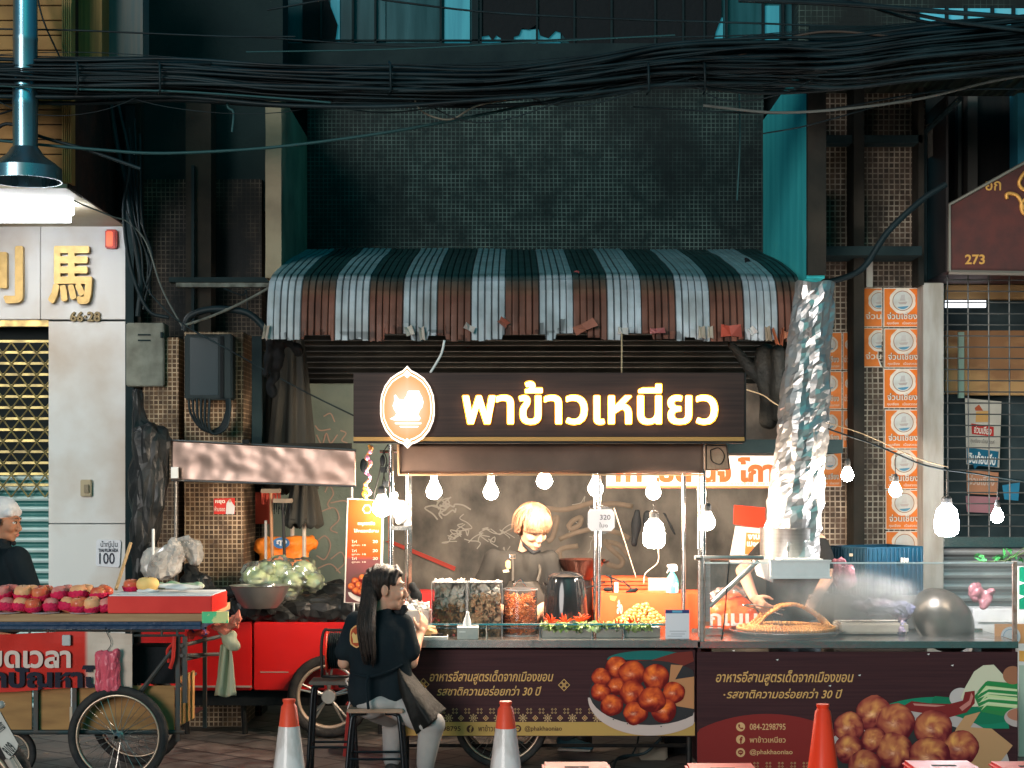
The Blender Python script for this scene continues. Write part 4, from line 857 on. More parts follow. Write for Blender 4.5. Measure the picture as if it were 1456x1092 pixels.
def emb(sc, dy=0):
    pts = []; cx, cy = 579, 578.5
    right = [(0, -58.5), (6, -52), (14, -48), (24, -41), (32, -30), (37, -17), (38.5, -4), (38.5, 10), (37, 20), (31, 34), (22, 45), (12, 51), (6, 53), (0, 59)]
    pts = [(cx+a*sc, cy+b*sc) for a, b in right]+[(cx-a*sc, cy+b*sc) for a, b in right[-2:0:-1]]
    return pts
em_w = M('emblem_rim_glow', (1, .9, .8), .4, emit=(1, .82, .68), es=1.2); em_o = M('emblem_orange', (.8, .28, .08), .4, emit=(1, .36, .12), es=1.0)
em_d = M('emblem_line', (.5, .12, .03), .5, emit=(.85, .26, .08), es=.9)
MB().pprism(emb(1.0), -.17, .05).build('emblem_box', em_w, sg)
MB().pprism(emb(.945), -.1725, .004).build('emblem_line', em_d, sg); MB().pprism(emb(.90), -.1745, .004).build('emblem_rim', em_w, sg)
ob = MB()   # backlit face, brighter where the lamp sits behind it
pts = emb(.855)
gm = M('emblem_face', (.3, .1, .05), .5); nt_ = gm.node_tree; b_ = nt_.nodes['Principled BSDF']; at = nt_.nodes.new('ShaderNodeAttribute'); at.attribute_name = 'Col'; nt_.links.new(at.outputs['Color'], b_.inputs['Emission Color']); b_.inputs['Emission Strength'].default_value = 1.0
vs = []; cs = []
for q in (1, .75, .5, .25, 0.02):
    for (a, b) in pts: vs.append(P(579+(a-579)*q, 578+(b-578)*q, -.1765)); f = 1-q; cs.append((.9, .30+.36*f, .10+.42*f))
k = len(pts); ob.add(vs, [(i*k+j, i*k+(j+1) % k, (i+1)*k+(j+1) % k, (i+1)*k+j) for i in range(4) for j in range(k)], cs); ob.build('emblem_face', gm, sg)
lg = MB(); q = lambda a, b: (480+a/7.28, 500+b/7.28)
lg.pprism([q(585, 455), q(600, 445), q(618, 470), q(632, 492), (q(700, 500)), q(695, 480), q(715, 455), q(722, 420), q(735, 405), q(845, 405), q(852, 430), q(875, 470), q(888, 520), q(880, 570), q(850, 610), q(835, 650), q(860, 690), q(840, 715), q(600, 715), q(540, 695), q(590, 670), q(610, 640), q(585, 600), q(570, 560), q(588, 510)], -.181, .004)
for a, b, c, d in ((590, 870, 735, 750), (640, 840, 770, 783)): lg.pprism([q(a, c), q(b, c), q(b-10, d), q(a+10, d)], -.181, .004)
for cy in (240, 930): lg.pprism([q(720, cy-34), q(755, cy), q(720, cy+34), q(685, cy)], -.181, .004)
lg.build('emblem_figure', M('emblem_white', (1, 1, 1), .4, emit=(.95, .95, 1), es=1.1), sg)
def cordT(pix, Y, r, label, m): 
    o = MB().tube(bez(PP(pix, Y), 5), r, 6).build('cord', m, smooth=True); T(o, label, 'cord', 'cords holding the sign and the lamps')
cordT([(612, 530), (620, 517), (628, 502), (632, 484)], -.03, .008, 'white cord from the sign board up to the awning lip', white_pl)
cordT([(884, 530), (884, 500), (884, 474)], -.03, .005, 'brown cord from the middle of the sign board up to the awning', M('cord', (.45, .33, .2), .8))

# ---- bulbs
bulb_e = M('bulb_glow', (1, 1, 1), .4, emit=(1, .80, .60), es=520); bulb_c = M('cool_bulb_glow', (1, 1, 1), .4, emit=(.92, .95, 1.0), es=150)
bulb_s = M('small_bulb_glow', (1, 1, 1), .4, emit=(1, .84, .66), es=190)
def bulb(px, py, Y, r, label, m=bulb_e, cord=None, grp='bare bulbs under the stall canopy', big=False):
    c = P(px, py, Y); t = thing('light_bulb', label, 'light bulb', c, grp)
    if big: MB().lathe([(0, -r*1.5), (r*.6, -r*1.42), (r*.93, -r*1.15), (r, -r*.8), (r*1.02, -.1*r), (r*.9, r*.1), (r*.93, r*.3), (r*.8, r*.8), (r*.45, r*1.15), (r*.4, r*1.25), (0, r*1.25)], c, 20).build('glass', m, t, smooth=True); top = r*1.25
    else: MB().lathe([(0, -r), (r*.5, -r*.87), (r*.87, -r*.5), (r, 0), (r*.87, r*.5), (r*.6, r*.95), (r*.42, r*1.4), (0, r*1.4)], c, 18).build('glass', m, t, smooth=True); top = r*1.4
    MB().lathe([(r*.42, top), (r*.46, top+.01), (r*.46, top+.035), (r*.28, top+.05), (0, top+.05)], c, 14).build('socket', M('socket', (.05, .05, .05), .5) if m is not bulb_e else white_pl, t)
    if cord:
        e = P(cord[0], cord[1], Y); MB().tube([c+Vector((0, 0, top+.045)), (c+Vector((0, 0, top+.1))).lerp(e, .4), e], .003, 5).build('wire', blackm, t)
    return t
bulb(617, 699, .30, .048, 'bare bulb leftmost in the row under the canopy', cord=(618, 676)); bulb(698, 700, .30, .046, 'second bare bulb from the left, above the blond vendor', cord=(698, 676))
bulb(774, 684, .45, .048, 'bare bulb half hidden by the canopy edge, right of the vendor', cord=(774, 672)); bulb(847, 695, .35, .046, 'bare bulb on the middle roof post', cord=(847, 674))
bulb(929, 700, .42, .046, 'bare bulb directly above the large white LED lamp', cord=(929, 674)); bulb(1006, 743, -.02, .046, 'bare bulb hanging beside the right roof post', bulb_s, cord=(1002, 690))
bulb(930, 757, .30, .066, 'large white LED lamp with stepped body over the sausages', M('led_glow', (1, 1, 1), .4, emit=(1, .86, .70), es=110), big=True, cord=(929, 720))
bulb(543, 722, -.12, .055, 'dazzling bulb in front of the orange menu poster', bulb_s, cord=(552, 660))
g2 = 'bulbs on the sagging string at the right'
bulb(1205, 676, .25, .038, 'small bulb nearest the foil duct on the sagging string', bulb_s, (1204, 622), g2); bulb(1273, 698, .25, .038, 'small bulb in front of the bright orange posters', bulb_s, (1274, 645), g2)
bulb(1346, 738, .25, .072, 'large cool white lamp in front of the white post', bulb_c, (1346, 668), g2, big=True); bulb(1418, 735, .25, .038, 'small bulb in front of the barred window', bulb_s, (1420, 679), g2)
o = MB().tube(bez(PP([(1166, 606), (1204, 619), (1240, 631), (1274, 645), (1310, 660), (1346, 668), (1384, 673), (1420, 679), (1470, 686)], .25), 6), .006, 6).build('lamp_string', cabm, smooth=True); T(o, 'sagging black cable carrying four bulbs on the right', 'cable')
o = MB().tube(bez(PP([(1166, 598), (1230, 618), (1300, 650), (1348, 664)], .22), 6), .0025, 5).build('cord', M('cord', (.45, .33, .2), .8), smooth=True); T(o, 'thin brown cord running just above the lamp string', 'cord', 'cords holding the sign and the lamps')

# ---- grill cart (right)
gc = thing('grill_cart', 'grill cart with dark printed front, glass guard and steel hood frame', 'food cart', (2.05, .3, 0))
MB().pbox(991, 927, 1447, 1098, -.03, .02).box(X(992, 0), X(992, 0)+.02, 0, .66, .05, .765).box(X(1444, 0)-.02, X(1444, 0), 0, .66, .05, .765).build('front_panel', wood, gc)
MB().box(X(991, -.03), X(1447, -.03), -.04, .68, .765, .783).box(X(991, -.03), X(1447, -.03), -.045, -.04, .742, .783).build('steel_counter', steel, gc, bevel=.003)
pr = MB(); Yp = -.0315
put_text(pr, tx, 1018, 953, 1214, 975, Yp-.001, bold=.014, shear=.28, col=goldp); put_text(pr, tx2, 1033, 979, 1198, 993, Yp-.001, bold=.014, shear=.28, col=goldp); pell(pr, 1030, 988, 1.3, 1.3, Yp-.001, goldp, n=8)
pr.flatpoly([(991.5, 1097)]+[(max(991.5, 1090+190*math.cos(R(a))), 1175+160*math.sin(R(a))) for a in range(208, 330, 4)]+[(1228, 1097)], Yp-.0008, (.21, .02, .018))
yel2 = (.62, .36, .17); rd = (.21, .02, .018)
for k_, y_, t_ in (('p', 1033.5, '084-2298795'), ('f', 1051.5, 'พาข้าวเหนียว'), ('l', 1070, '@phakhaoniao')):
    icon(pr, k_, 1053, y_, 6.4, Yp-.0016, yel2, rd); put_text(pr, t_, 1066, y_-4.6, 1117 if k_ != 'l' else 1127, y_+4.4, Yp-.0016, bold=.012, col=yel2)
band(pr, 1075, 1180, 1087.5, 1098, Yp-.0016)
pell(pr, 1330, 1036, 105, 45, Yp-.002, (.01, .20, .11), 180, 360); pell(pr, 1395, 1000, 70, 30, Yp-.0025, (.01, .16, .08), 0, 200, xmax=1446)
pell(pr, 1300, 1092, 136, 82, Yp-.003, (.45, .38, .36), 150, 390, ymax=1097); pell(pr, 1302, 1092, 120, 66, Yp-.0035, (.03, .03, .03), ymax=1097)
pell(pr, 1366, 992, 16, 14, Yp-.003, (.5, .44, .42), 0, 360)
pr.flatpoly([(1366, 992), (1372, 978), (1385, 955), (1398, 946), (1413, 945), (1425, 958), (1438, 972), (1442, 985), (1420, 1003), (1380, 1005)], Yp-.004, (.58, .55, .40))
for i in range(7): pr.flatpoly([(1388+i*1.4, 985+i*5), (1402, 969+i*6), (1446.5, 974+i*6), (1446.5, 977+i*6), (1403, 973+i*6)], Yp-.0046-.0001*i, (.02, .22, .06) if i % 2 == 0 else (.5, .6, .3))
pr.flatpoly([(1385, 990), (1404, 968), (1447, 972), (1447, 1010), (1425, 1018), (1395, 1012)], Yp-.0043, (.03, .2, .06))
for k_ in range(4): pr.flatpoly([(1390, 988+6*k_), (1405, 977+7*k_), (1446.5, 981+7*k_), (1446.5, 983+7*k_), (1406, 980+7*k_)], Yp-.0055, (.55, .62, .36))
pr.flatpoly([(1286, 1003), (1296, 997), (1320, 1000), (1350, 1001), (1369, 996), (1372, 984), (1386, 982), (1386, 1000), (1374, 1013), (1350, 1020), (1320, 1015), (1288, 1010)], Yp-.006, (.2, .02, .02))
pr.flatpoly([(1298, 1000), (1330, 1002), (1345, 1003), (1330, 1005), (1300, 1003)], Yp-.0063, (.5, .2, .16)); pr.flatpoly([(1364, 1006), (1378, 996), (1381, 985), (1384, 990), (1380, 1002), (1368, 1011)], Yp-.0063, (.5, .18, .15))
pell(pr, 1440, 960, 14, 13, Yp-.0062, (.32, .13, .07), xmax=1446.5); pell(pr, 1450, 1020, 22, 14, Yp-.0062, (.45, .36, .34), xmax=1446.5); pell(pr, 1450, 1016, 18, 9, Yp-.0065, (.4, .16, .1), xmax=1446.5)
pr.flatpoly([(1360, 1035), (1372, 1018), (1394, 1012), (1380, 1034), (1410, 1036), (1440, 1060), (1425, 1080), (1408, 1097), (1370, 1097), (1350, 1060)], Yp-.0068, (.5, .27, .13))
bl = [(1327, 1036, 27), (1243, 1015, 25), (1273, 1028, 27), (1207, 1034, 21), (1243, 1052, 18), (1366, 1063, 24), (1207, 1065, 20), (1273, 1069, 26), (1322, 1076, 28), (1230, 1088, 22)]
for i, (a, b, r_) in enumerate(bl): pball(pr, a, b, r_*1.05, Yp-.0075-.0006*i, (.80, .34, .10), 20+i, ymax=1097)
pr.build('printed_sheet', printm, gc)
mb = MB(); 
for a, b in ((1043, 925), (1105, 938), (1320, 930), (1354, 946), (1222, 960), (1180, 975)): mb.pprism([(a-2, b), (a+2, b-1), (a+1, b+1.5)], -.033, .002)
mb.build('paper_scraps', white_pl, gc)
gg_ = glass_mat('guard_glass', .2, hz=(.72, .70, .68), nscale=3.2, lo=.42, hi=.72, gl=.04)
mb = MB().pbox(1002, 801, 1441, 912, -.02, .004); mb.build('glass_guard', gg_, gc)
mb = MB().pbox(1002, 799.5, 1442, 801.5, -.022, .008); mb.build('glass_edge', M('glass_edge', (.7, .78, .78), .2, .2), gc)
MB().pbox(1441, 799, 1446.5, 914, -.025, .03).build('corner_post', M('rusty_post', (.3, .17, .12), .5, .5, c2=(.5, .4, .35), nscale=30), gc)
MB().tube([P(998, 790, .0), P(998, 914, .0)], .016, 10).pbox(1003, 796, 1010, 890, .04, .02).tube([P(988, 793, -.01), P(1085, 793, .1)], .014, 8).tube([P(1009, 862, .05), P(1078, 797, .1)], .016, 8).build('hood_frame', steel_b, gc, smooth='auto')
MB().pbox(1000, 884, 1009, 890, .03, .04).build('frame_foot', M('orange_foot', (.6, .2, .08), .5), gc)
mb = MB().box(X(1096, -.1), X(1180, -.1), -.1, -.035, Z(821, -.1), Z(797, -.1)).box(X(1110, -.02), X(1170, -.02), -.035, .3, Z(801, -.02)+.004, Z(797, -.02)+.01); mb.prism([(X(1078, .2), Z(794, .2)), (X(1098, .2), Z(794, .2)), (X(1098, .2), Z(828, .2)), (X(1086, .2), Z(822, .2))], .16, .5)
mb.box(X(1094, -.1), X(1182, -.1), -.11, -.1, Z(798.5, -.1), Z(796, -.1)).box(X(1094, -.1), X(1182, -.1), -.11, -.1, Z(823, -.1), Z(820, -.1)); mb.build('hood_box', M('hood_steel', (.85, .84, .83), .35, .35, c2=(.7, .69, .68), nscale=7, bump=.05), gc, bevel=.002)
MB().box(X(1000, 0), X(1440, 0), .64, .66, .78, .80).build('rear_ledge', steel, gc)
# foil duct
foil = M('foil', (.52, .49, .48), .36, .8, c2=(.46, .44, .42), nscale=5, bump=.12, bscale=16)
fd = thing('foil_duct', 'crumpled silver foil exhaust duct leaning up from the grill hood', 'duct', P(1135, 795, .3))
def fo(u, v):
    a = 2*math.pi*u; py = 795-(795-402)*v; cxp = 1125+(1158-1125)*v; hw = 40-12*v
    q = Vector((math.cos(a), math.sin(a), 0)); p_ = Vector((q.x*1.1, q.y*1.1, v*4.2+q.x*.8)); d1 = noise.voronoi(p_*1.3)[0]; d2 = noise.voronoi(p_*3.4+Vector((5, 2, 1)))[0]
    nz = .05+.15*(min(.9, d1[1]-d1[0])-.35)+.11*(min(.8, d2[1]-d2[0])-.3)+.12*noise.noise(p_*1.4)
    cre = .16*math.exp(-((math.sin((a-4.9-.5*math.sin(v*6))/2))/.16)**2)*min(1, v*4)
    r_ = 1+nz*(min(1, v*6+.1))-cre; c = P(cxp, py, .3)
    return (c.x+q.x*hw*s(.3)*r_, .3+q.y*hw*s(.3)*r_, c.z+.02*noise.noise(Vector((a, v*8, 3))))
def fj(u, v):   # creases struck at random, then left as flat facets
    uu = u % 1.0; j1 = noise.noise(Vector((uu*40, v*90, 1)))*.018*(0 < v < 1); j2 = noise.noise(Vector((uu*40, v*90, 7)))*.010*(0 < v < 1)
    q_ = Vector(fo(uu+j1*(0 < u < 1), min(1, max(0, v+j2)))); ax = P(1125+33*v, 0, .3).x; r_ = 1+.12*noise.noise(Vector((math.cos(uu*6.283)*5, math.sin(uu*6.283)*5, v*22))); return (ax+(q_.x-ax)*r_, .3+(q_.y-.3)*r_, q_.z)
MB().grid(fj, 30, 62).build('foil_sleeve', foil, fd, smooth=False)
r_ = 40*s(.3); MB().lathe([(r_, Z(797, .3)), (r_, Z(752, .3)), (r_*1.02, Z(750, .3))], (X(1121, .3), .3, 0), 28, cap=False).build('steel_collar', steel_b, fd, smooth='auto')
for px in (1168, 1176):
    pass
# sign rig at left: poster, garland, papers
op = thing('menu_poster', 'orange menu poster with a printed bowl of balls, left of the stall post', 'poster', P(518, 856, .12))
MB().pprism([(494, 708), (546, 712), (543, 860), (489, 857)], .12, .006).build('sheet', M('poster_back', (.75, .6, .5), .4), op)
pr = MB(); Yq = .1185
def pg(u, v):
    x = 495.5+48*u-4.5*v; y = 710+146*v+2*u; return P(x, y, Yq)
def pgc(u, v):
    k = .8+.3*noise.noise(Vector((u*2, v*4, 3))); 
    return ((.55*k, .055*k+.05*u*(1-v), .008) if v < .58 else (.18*k, .05, .05))
pr.grid(pg, 8, 24, pgc)
pell(pr, 527, 842, 32, 16, Yq-.001, (.7, .58, .5), 0, 180, xmax=543); pell(pr, 522, 832, 28, 18, Yq-.0015, (.12, .05, .04), xmax=543)
for i, (a, b) in enumerate(((505, 826), (515, 822), (500, 834), (511, 832), (522, 828), (506, 840), (517, 837), (528, 835), (534, 824), (538, 836), (526, 819), (513, 843), (526, 844))): pball(pr, a, b, 5.6, Yq-.002-.0004*i, (.85, .26, .04), 40+i, xmax=543)
wct = (.8, .65, .5)
rings(pr, 522, 724, 7, Yq-.001, wct, 1.6, 6); put_text(pr, 'เมนูยอดฮิต', 509, 742, 533, 748, Yq-.001, bold=.02, col=wct); put_text(pr, 'ไส้กรอกอีสาน', 503, 752, 538, 757, Yq-.001, bold=.01, col=wct)
for y_ in (768, 781, 792): put_text(pr, 'ไก่', 500, y_, 507, y_+4, Yq-.001, col=wct); put_text(pr, 'ลูกละ 10', 500, y_+6, 520, y_+9, Yq-.001, col=wct); put_text(pr, '20', 530, y_, 537, y_+4, Yq-.001, col=wct)
pr.build('print', printm, op); MB().tube([P(503, 858, .15), P(503, 875, .15)], .006, 6).build('stick', white_pl, op)
gl_ = thing('flower_garland', 'pink and orange flower garland with a dark pendant hanging off the sign', 'garland', P(524, 632, 0))
g1 = MB(); rr = random.Random(8)
for i in range(26):
    y = 634+i*2.9; g1.ball(P(525+3*math.sin(i*.9)-i*.12, y, 0+.01*math.sin(i*2)), .008+.008*rr.random(), 7, 5)
g1.build('petals', M('petal_pink', (.75, .25, .42), .6, c2=(.85, .4, .08), nscale=14, npos=(.45, .55)), gl_)
MB().ball(P(517, 662, -.01), 1, 12, 8, (.022, .012, .042)).build('pendant', rag, gl_, smooth=True)
MB().ball(P(518, 702, 0), .018, 8, 6).ball(P(519, 694, 0), .014, 8, 6).build('marigold', M('marigold', (.8, .3, .03), .6), gl_)
plug = thing('hanging_plug', 'black plug and socket dangling on wires beside the left roof post', 'plug', P(545, 690, .0))
MB().tube(bez(PP([(552, 632), (545, 645), (538, 680), (532, 705), (538, 716)], 0), 5), .004, 6).tube(bez(PP([(545, 640), (550, 655), (546, 672), (548, 685)], 0), 5), .004, 6).build('wires', blackm, plug)
MB().ball(P(544, 655, -.01), 1, 10, 8, (.016, .014, .035)).pbox(541, 664, 551, 672, -.02, .03).pbox(544, 684, 552, 692, -.02, .03).build('socket', rag, plug)
pa = thing('paper_bundle', 'crumpled white papers clipped on a small tray at the left roof post', 'papers', P(570, 752, .05))
blob('paper', [('e', P(568, 728, .06), (.05, .02, .07)), ('e', P(578, 735, .08), (.03, .02, .05)), ('e', P(560, 715, .05), (.03, .02, .06))], white_pl, pa, voxel=.009, disp=.03, dscale=22, smooth=1)
MB().pbox(556, 748, 585, 754, .03, .1).build('tray', steel, pa, bevel=.002)
# junction box on the right roof post
jb = thing('box_fan', 'small square fan box wrapped in plastic above the right roof post', 'fan', P(1022, 670, .02))
MB().pprism([(1002, 631), (1034, 631), (1039, 668), (1002, 669)], .0, .12).build('case', M('fan_case', (.45, .30, .2), .35, c2=(.2, .12, .08), nscale=9, bump=.3), jb, bevel=.008)
mb = MB(); mb.tube([P(1004, 633, -.005), P(1004, 668, -.005), P(1037, 667, -.005), P(1033, 634, -.005), P(1004, 633, -.005)], .004, 6); mb.tube(bez(PP([(1010, 640), (1022, 637), (1030, 648), (1024, 660), (1012, 655), (1010, 640)], -.008), 4), .003, 5); mb.build('guard', blackm, jb)
# white banner with red letters further back
bn = thing('cloth_banner', 'white banner with big red Thai letters hung behind the stall', 'banner', P(985, 695, 1.6))
MB().pbox(862, 648, 1112, 694, 1.6, .01).build('cloth', M('banner_white', (.72, .66, .6), .6), bn)
pr = MB(); put_text(pr, 'กา เยต นจ โกา', 875, 650, 1101, 686, 1.595, bold=.05, col=(.72, .1, .03)); pr.flatpoly([(862, 691), (1112, 691), (1112, 694), (862, 694)], 1.597, (.7, .2, .08))
x = 870
while x < 1105: rings(pr, x, 688, 2.0, 1.596, (.6, .2, .1), .8); rings(pr, x+5, 688, 1.4, 1.596, (.6, .2, .1), .7); x += 9
pr.build('print', printm, bn)
MB().box(X(1000, 1.2), X(1190, 1.2), 1.0, 1.6, Z(645, 1.2), Z(626, 1.2)).build('awning_roof', dark_teal, bn)
rc = thing('red_notice', 'red topped notice panel hanging between the bulb and the foil duct', 'notice', P(1062, 790, 1.0))
MB().pprism([(1044, 718), (1088, 722), (1088, 752), (1043, 745)], 1.0, .01).build('red_flap', M('red_flap', (.7, .03, .01), .5), rc)
MB().pprism([(1046, 748), (1090, 752), (1090, 800), (1036, 800)], 1.02, .01).build('panel', M('panel_white', (.6, .52, .46), .5), rc)
pr = MB(); pr.flatpoly([(1061, 757), (1084, 759), (1084, 788), (1059, 788)], 1.015, (.72, .16, .04)); put_text(pr, 'งาน', 1063, 760, 1080, 767, 1.012, bold=.05, col=(.8, .7, .6)); put_text(pr, 'เม๑๐', 1062, 770, 1080, 777, 1.012, bold=.04, col=(.8, .7, .6)); pr.build('print', printm, rc)
ds = thing('dark_cloth', 'black apron hanging on the back wall right of the LED lamp', 'apron', P(915, 780, 1.4))
blob('cloth', [('c', P(906, 728, 1.4), P(902, 772, 1.4), .025, .035), ('c', P(920, 730, 1.4), P(925, 775, 1.4), .025, .035), ('c', P(945, 730, 1.4), P(960, 760, 1.4), .012, .01)], rag, ds, voxel=.012, disp=.02)
ws = thing('price_disc', 'white round price sign clipped to the middle roof post', 'price sign', P(854, 758, .24))
MB().lathe([(20.5*s(.24), 0), (20.5*s(.24), .004)], P(855, 739, .245), 40, 'y').build('clear_disc', glass_mat('disc_glass', .35), ws)
MB().pprism([(839, 724), (870, 724), (874, 729), (874, 750), (869, 755), (841, 755), (836, 750), (836, 729)], .235, .005).build('card', M('card', (.72, .72, .76), .6), ws)
mb = MB(); put_text(mb, '320', 853, 732, 868, 739, .233); put_text(mb, 'ใบ๑', 852, 743, 864, 750, .233); mb.build('lettering', ink, ws)
# graffiti strokes sprayed on the grey wall
gm1 = M('spray_tan', (.26, .19, .14), .8, c2=(.18, .14, .10), nscale=9); gm2 = M('chalk', (.30, .27, .23), .9)
def spray(pix, Y, r, m, label):
    o = MB().tube(bez(PP(pix, Y), 5), r, 6, flat=1).build('graffiti', m, smooth=True); 
    for v in o.data.vertices: v.co.y *= .06
    T(o, label, 'graffiti', 'graffiti strokes on the grey wall behind the stall'); return o
Yg = 3.197
for i, pts in enumerate(([(775, 722), (800, 725), (830, 718), (850, 712)], [(782, 742), (792, 735), (790, 750), (785, 765), (778, 770)], [(808, 748), (815, 740), (826, 736), (824, 746), (812, 752), (808, 745)], [(795, 767), (820, 757), (850, 752), (880, 758), (895, 766)], [(790, 788), (800, 780), (822, 776)], [(795, 785), (798, 800), (806, 805)], [(858, 768), (868, 780), (885, 796), (880, 806), (862, 802)], [(862, 770), (880, 775), (895, 790)], [(845, 722), (870, 716), (900, 720)])):
    spray(pts, Yg, .022, gm1, 'thick tan spray stroke %s' % ('above the vendor shoulder', 'right of the vendor face', 'curled into a ring by the price sign', 'arching under the price sign', 'hooked over the wok', 'short upright over the wok', 'dropping in a loop right of the wok', 'slanting behind the LED lamp', 'flat behind the middle post')[i:][:1][0] if False else 'thick tan spray stroke '+('above the vendor shoulder', 'right of the vendor face', 'curled into a ring by the price sign', 'arching under the price sign', 'hooked over the wok', 'short upright over the wok', 'dropping in a loop right of the wok', 'slanting behind the LED lamp', 'flat behind the middle post')[i])
mb = MB(); rr = random.Random(4)
def scrib(x0, y0, x1, y1, n, r=.006):
    for k in range(n):
        p = [(rr.uniform(x0, x1), rr.uniform(y0, y1))]
        for j in range(4): p.append((p[-1][0]+rr.uniform(-12, 14), p[-1][1]+rr.uniform(-9, 9)))
        mb.tube(bez(PP(p, Yg), 4), r, 4)
scrib(612, 712, 655, 735, 9); scrib(640, 750, 700, 775, 14, .004); scrib(700, 700, 840, 800, 7, .003)
o = mb.build('graffiti', gm2); T(o, 'thin chalky scribbles left of the vendor on the grey wall', 'graffiti', 'graffiti strokes on the grey wall behind the stall')
for v in o.data.vertices: v.co.y *= .06
mb = MB()
for p in (((462, 700), (468, 690), (474, 702), (466, 716), (470, 724)), ((455, 728), (475, 722), (482, 738), (470, 752), (480, 758)), ((450, 770), (462, 762), (470, 775), (462, 795), (450, 790)), ((470, 795), (485, 785), (490, 800), (478, 812)), ((470, 715), (490, 712), (498, 720)), ((452, 808), (470, 802), (484, 815)), ((448, 605), (455, 612), (470, 610)), ((450, 618), (458, 632), (464, 616), (470, 630), (480, 618)), ((460, 592), (470, 588), (476, 600)), ((484, 612), (492, 616), (486, 626), (494, 630))):
    mb.tube(bez(PP(p, Yg-.01), 5), .005, 4)
o = mb.build('graffiti', M('chalk_pink', (.4, .27, .22), .9)); T(o, 'curly thin scrawl on the green side panel behind the umbrella', 'graffiti', 'graffiti strokes on the grey wall behind the stall')
for v in o.data.vertices: v.co.y *= .06
o = MB().pprism([(548, 770), (556, 768), (648, 806), (646, 812)], 3.17, .015).build('red_board', M('red_edge', (.35, .04, .025), .6), None); T(o, 'thin red board slanting across the wall behind the left posts', 'board')
o = MB().tube(bez(PP([(873, 722), (890, 775), (908, 832), (915, 848)], 1.2), 4), .004, 5).build('cable', M('cable_tan', (.5, .4, .3), .5), smooth=True); T(o, 'pale wire slanting down from the price sign to the orange crate', 'cable', 'wires around the stall counter')
o = MB().tube(bez(PP([(936, 780), (935, 800), (918, 815), (915, 830)], .7), 5), .004, 5).build('cable', M('cable_tan', (.5, .4, .3), .5), smooth=True); T(o, 'pale looped wire hanging under the LED lamp', 'cable', 'wires around the stall counter')
# ================================================================ THINGS ON THE COUNTERS
CT = .790   # counter height
def on(px, Y, z=CT): return Vector((X(px, Y), Y, z))
clear = glass_mat('clear_plastic', .05, hz=(.8, .78, .75), nscale=7, gl=-.02)
def acrylic(px0, px1, top, Y, D, label):
    z1 = Z(top, Y); t = thing('clear_container', label, 'container', on((px0+px1)/2, Y+D/2), 'clear tubs of snacks on the counter')
    x0, x1 = X(px0, Y), X(px1, Y); mb = MB()
    mb.box(x0, x1, Y, Y+.003, CT+.002, z1).box(x0, x1, Y+D-.003, Y+D, CT+.002, z1).box(x0, x0+.003, Y+.004, Y+D-.004, CT+.002, z1).box(x1-.003, x1, Y+.004, Y+D-.004, CT+.002, z1)
    mb.build('wall', clear, t); MB().box(x0-.001, x1+.001, Y-.001, Y+D, z1, z1+.004).tube([(x0, Y-.002, CT), (x0, Y-.002, z1)], .0025, 5).tube([(x1, Y-.002, CT), (x1, Y-.002, z1)], .0025, 5).build('rim', M('rim_clear', (.85, .85, .85), .1, trans=.6), t)
    return t
acrylic(614, 663, 829, .22, .2, 'tall clear tub of pork scratchings, leftmost of the three')
acrylic(665, 714, 829, .22, .2, 'tall clear tub of tan rice crackers, middle of the three')
snack_w = M('crackling_white', (.85, .80, .72), .6, c2=(.6, .42, .26), nscale=14, bump=.3); snack_t = M('cracker_tan', (.66, .40, .22), .55, c2=(.45, .22, .1), nscale=12); snack_b = M('crackling_brown', (.50, .27, .11), .5, c2=(.22, .09, .03), nscale=14)
def chips(name, label, cat, x0, x1, z0, z1, y0, y1, n, mat, seed, size=.028, mats=None):
    rr = random.Random(seed); mb = MB()
    for i in range(n):
        c = Vector((rr.uniform(x0, x1), rr.uniform(y0, y1), z0+(z1-z0)*rr.random())); a, b = rr.uniform(0, 6), rr.uniform(-1.2, 1.2); s_ = size*rr.uniform(.6, 1.2); E_ = Euler((a, b, rr.uniform(0, 6))).to_matrix()
        vs = []; 
        for j in range(4):
            for k in range(4):
                u, v = j/3-.5, k/3-.5; p = Vector((u*s_*1.4, v*s_, s_*.5*math.sin(u*4+i)*math.cos(v*3+i))); p = E_ @ p+c
                p.x = min(x1, max(x0, p.x)); p.y = min(y1, max(y0, p.y)); vs.append(p)
        mb.add(vs, [(j*4+k, j*4+k+1, j*4+k+5, j*4+k+4) for j in range(3) for k in range(3)])
    o = mb.build(name, mat, smooth=True, solid=.003); T(o, label, cat, kind=None); return o
chips('snack_pile', 'brown crackling pieces filling the lower leftmost tub', 'snacks', X(616, .3), X(661, .3), CT+.01, CT+.2, .24, .4, 260, snack_b, 1)
chips('snack_pile', 'white puffed crackling heaped over the leftmost tub', 'snacks', X(618, .3), X(661, .3), CT+.17, CT+.32, .25, .4, 150, snack_w, 2, .04)
chips('snack_pile', 'tan rice crackers in the middle tub', 'snacks', X(667, .3), X(712, .3), CT+.01, CT+.24, .24, .4, 300, snack_t, 3, .034)
chips('snack_pile', 'white crackers at the top of the middle tub', 'snacks', X(668, .3), X(711, .3), CT+.22, CT+.31, .25, .4, 70, snack_w, 4, .04)
jar = thing('round_jar', 'round clear jar of shredded dried chilli, right of the two square tubs', 'jar', on(740, .32), 'clear tubs of snacks on the counter')
r_ = 24*s(.32); MB().lathe([(r_, CT+.002), (r_, CT+.27), (r_*.97, CT+.28)], (X(740, .32), .32, 0), 36, cap=False).build('wall', clear, jar, smooth=True)
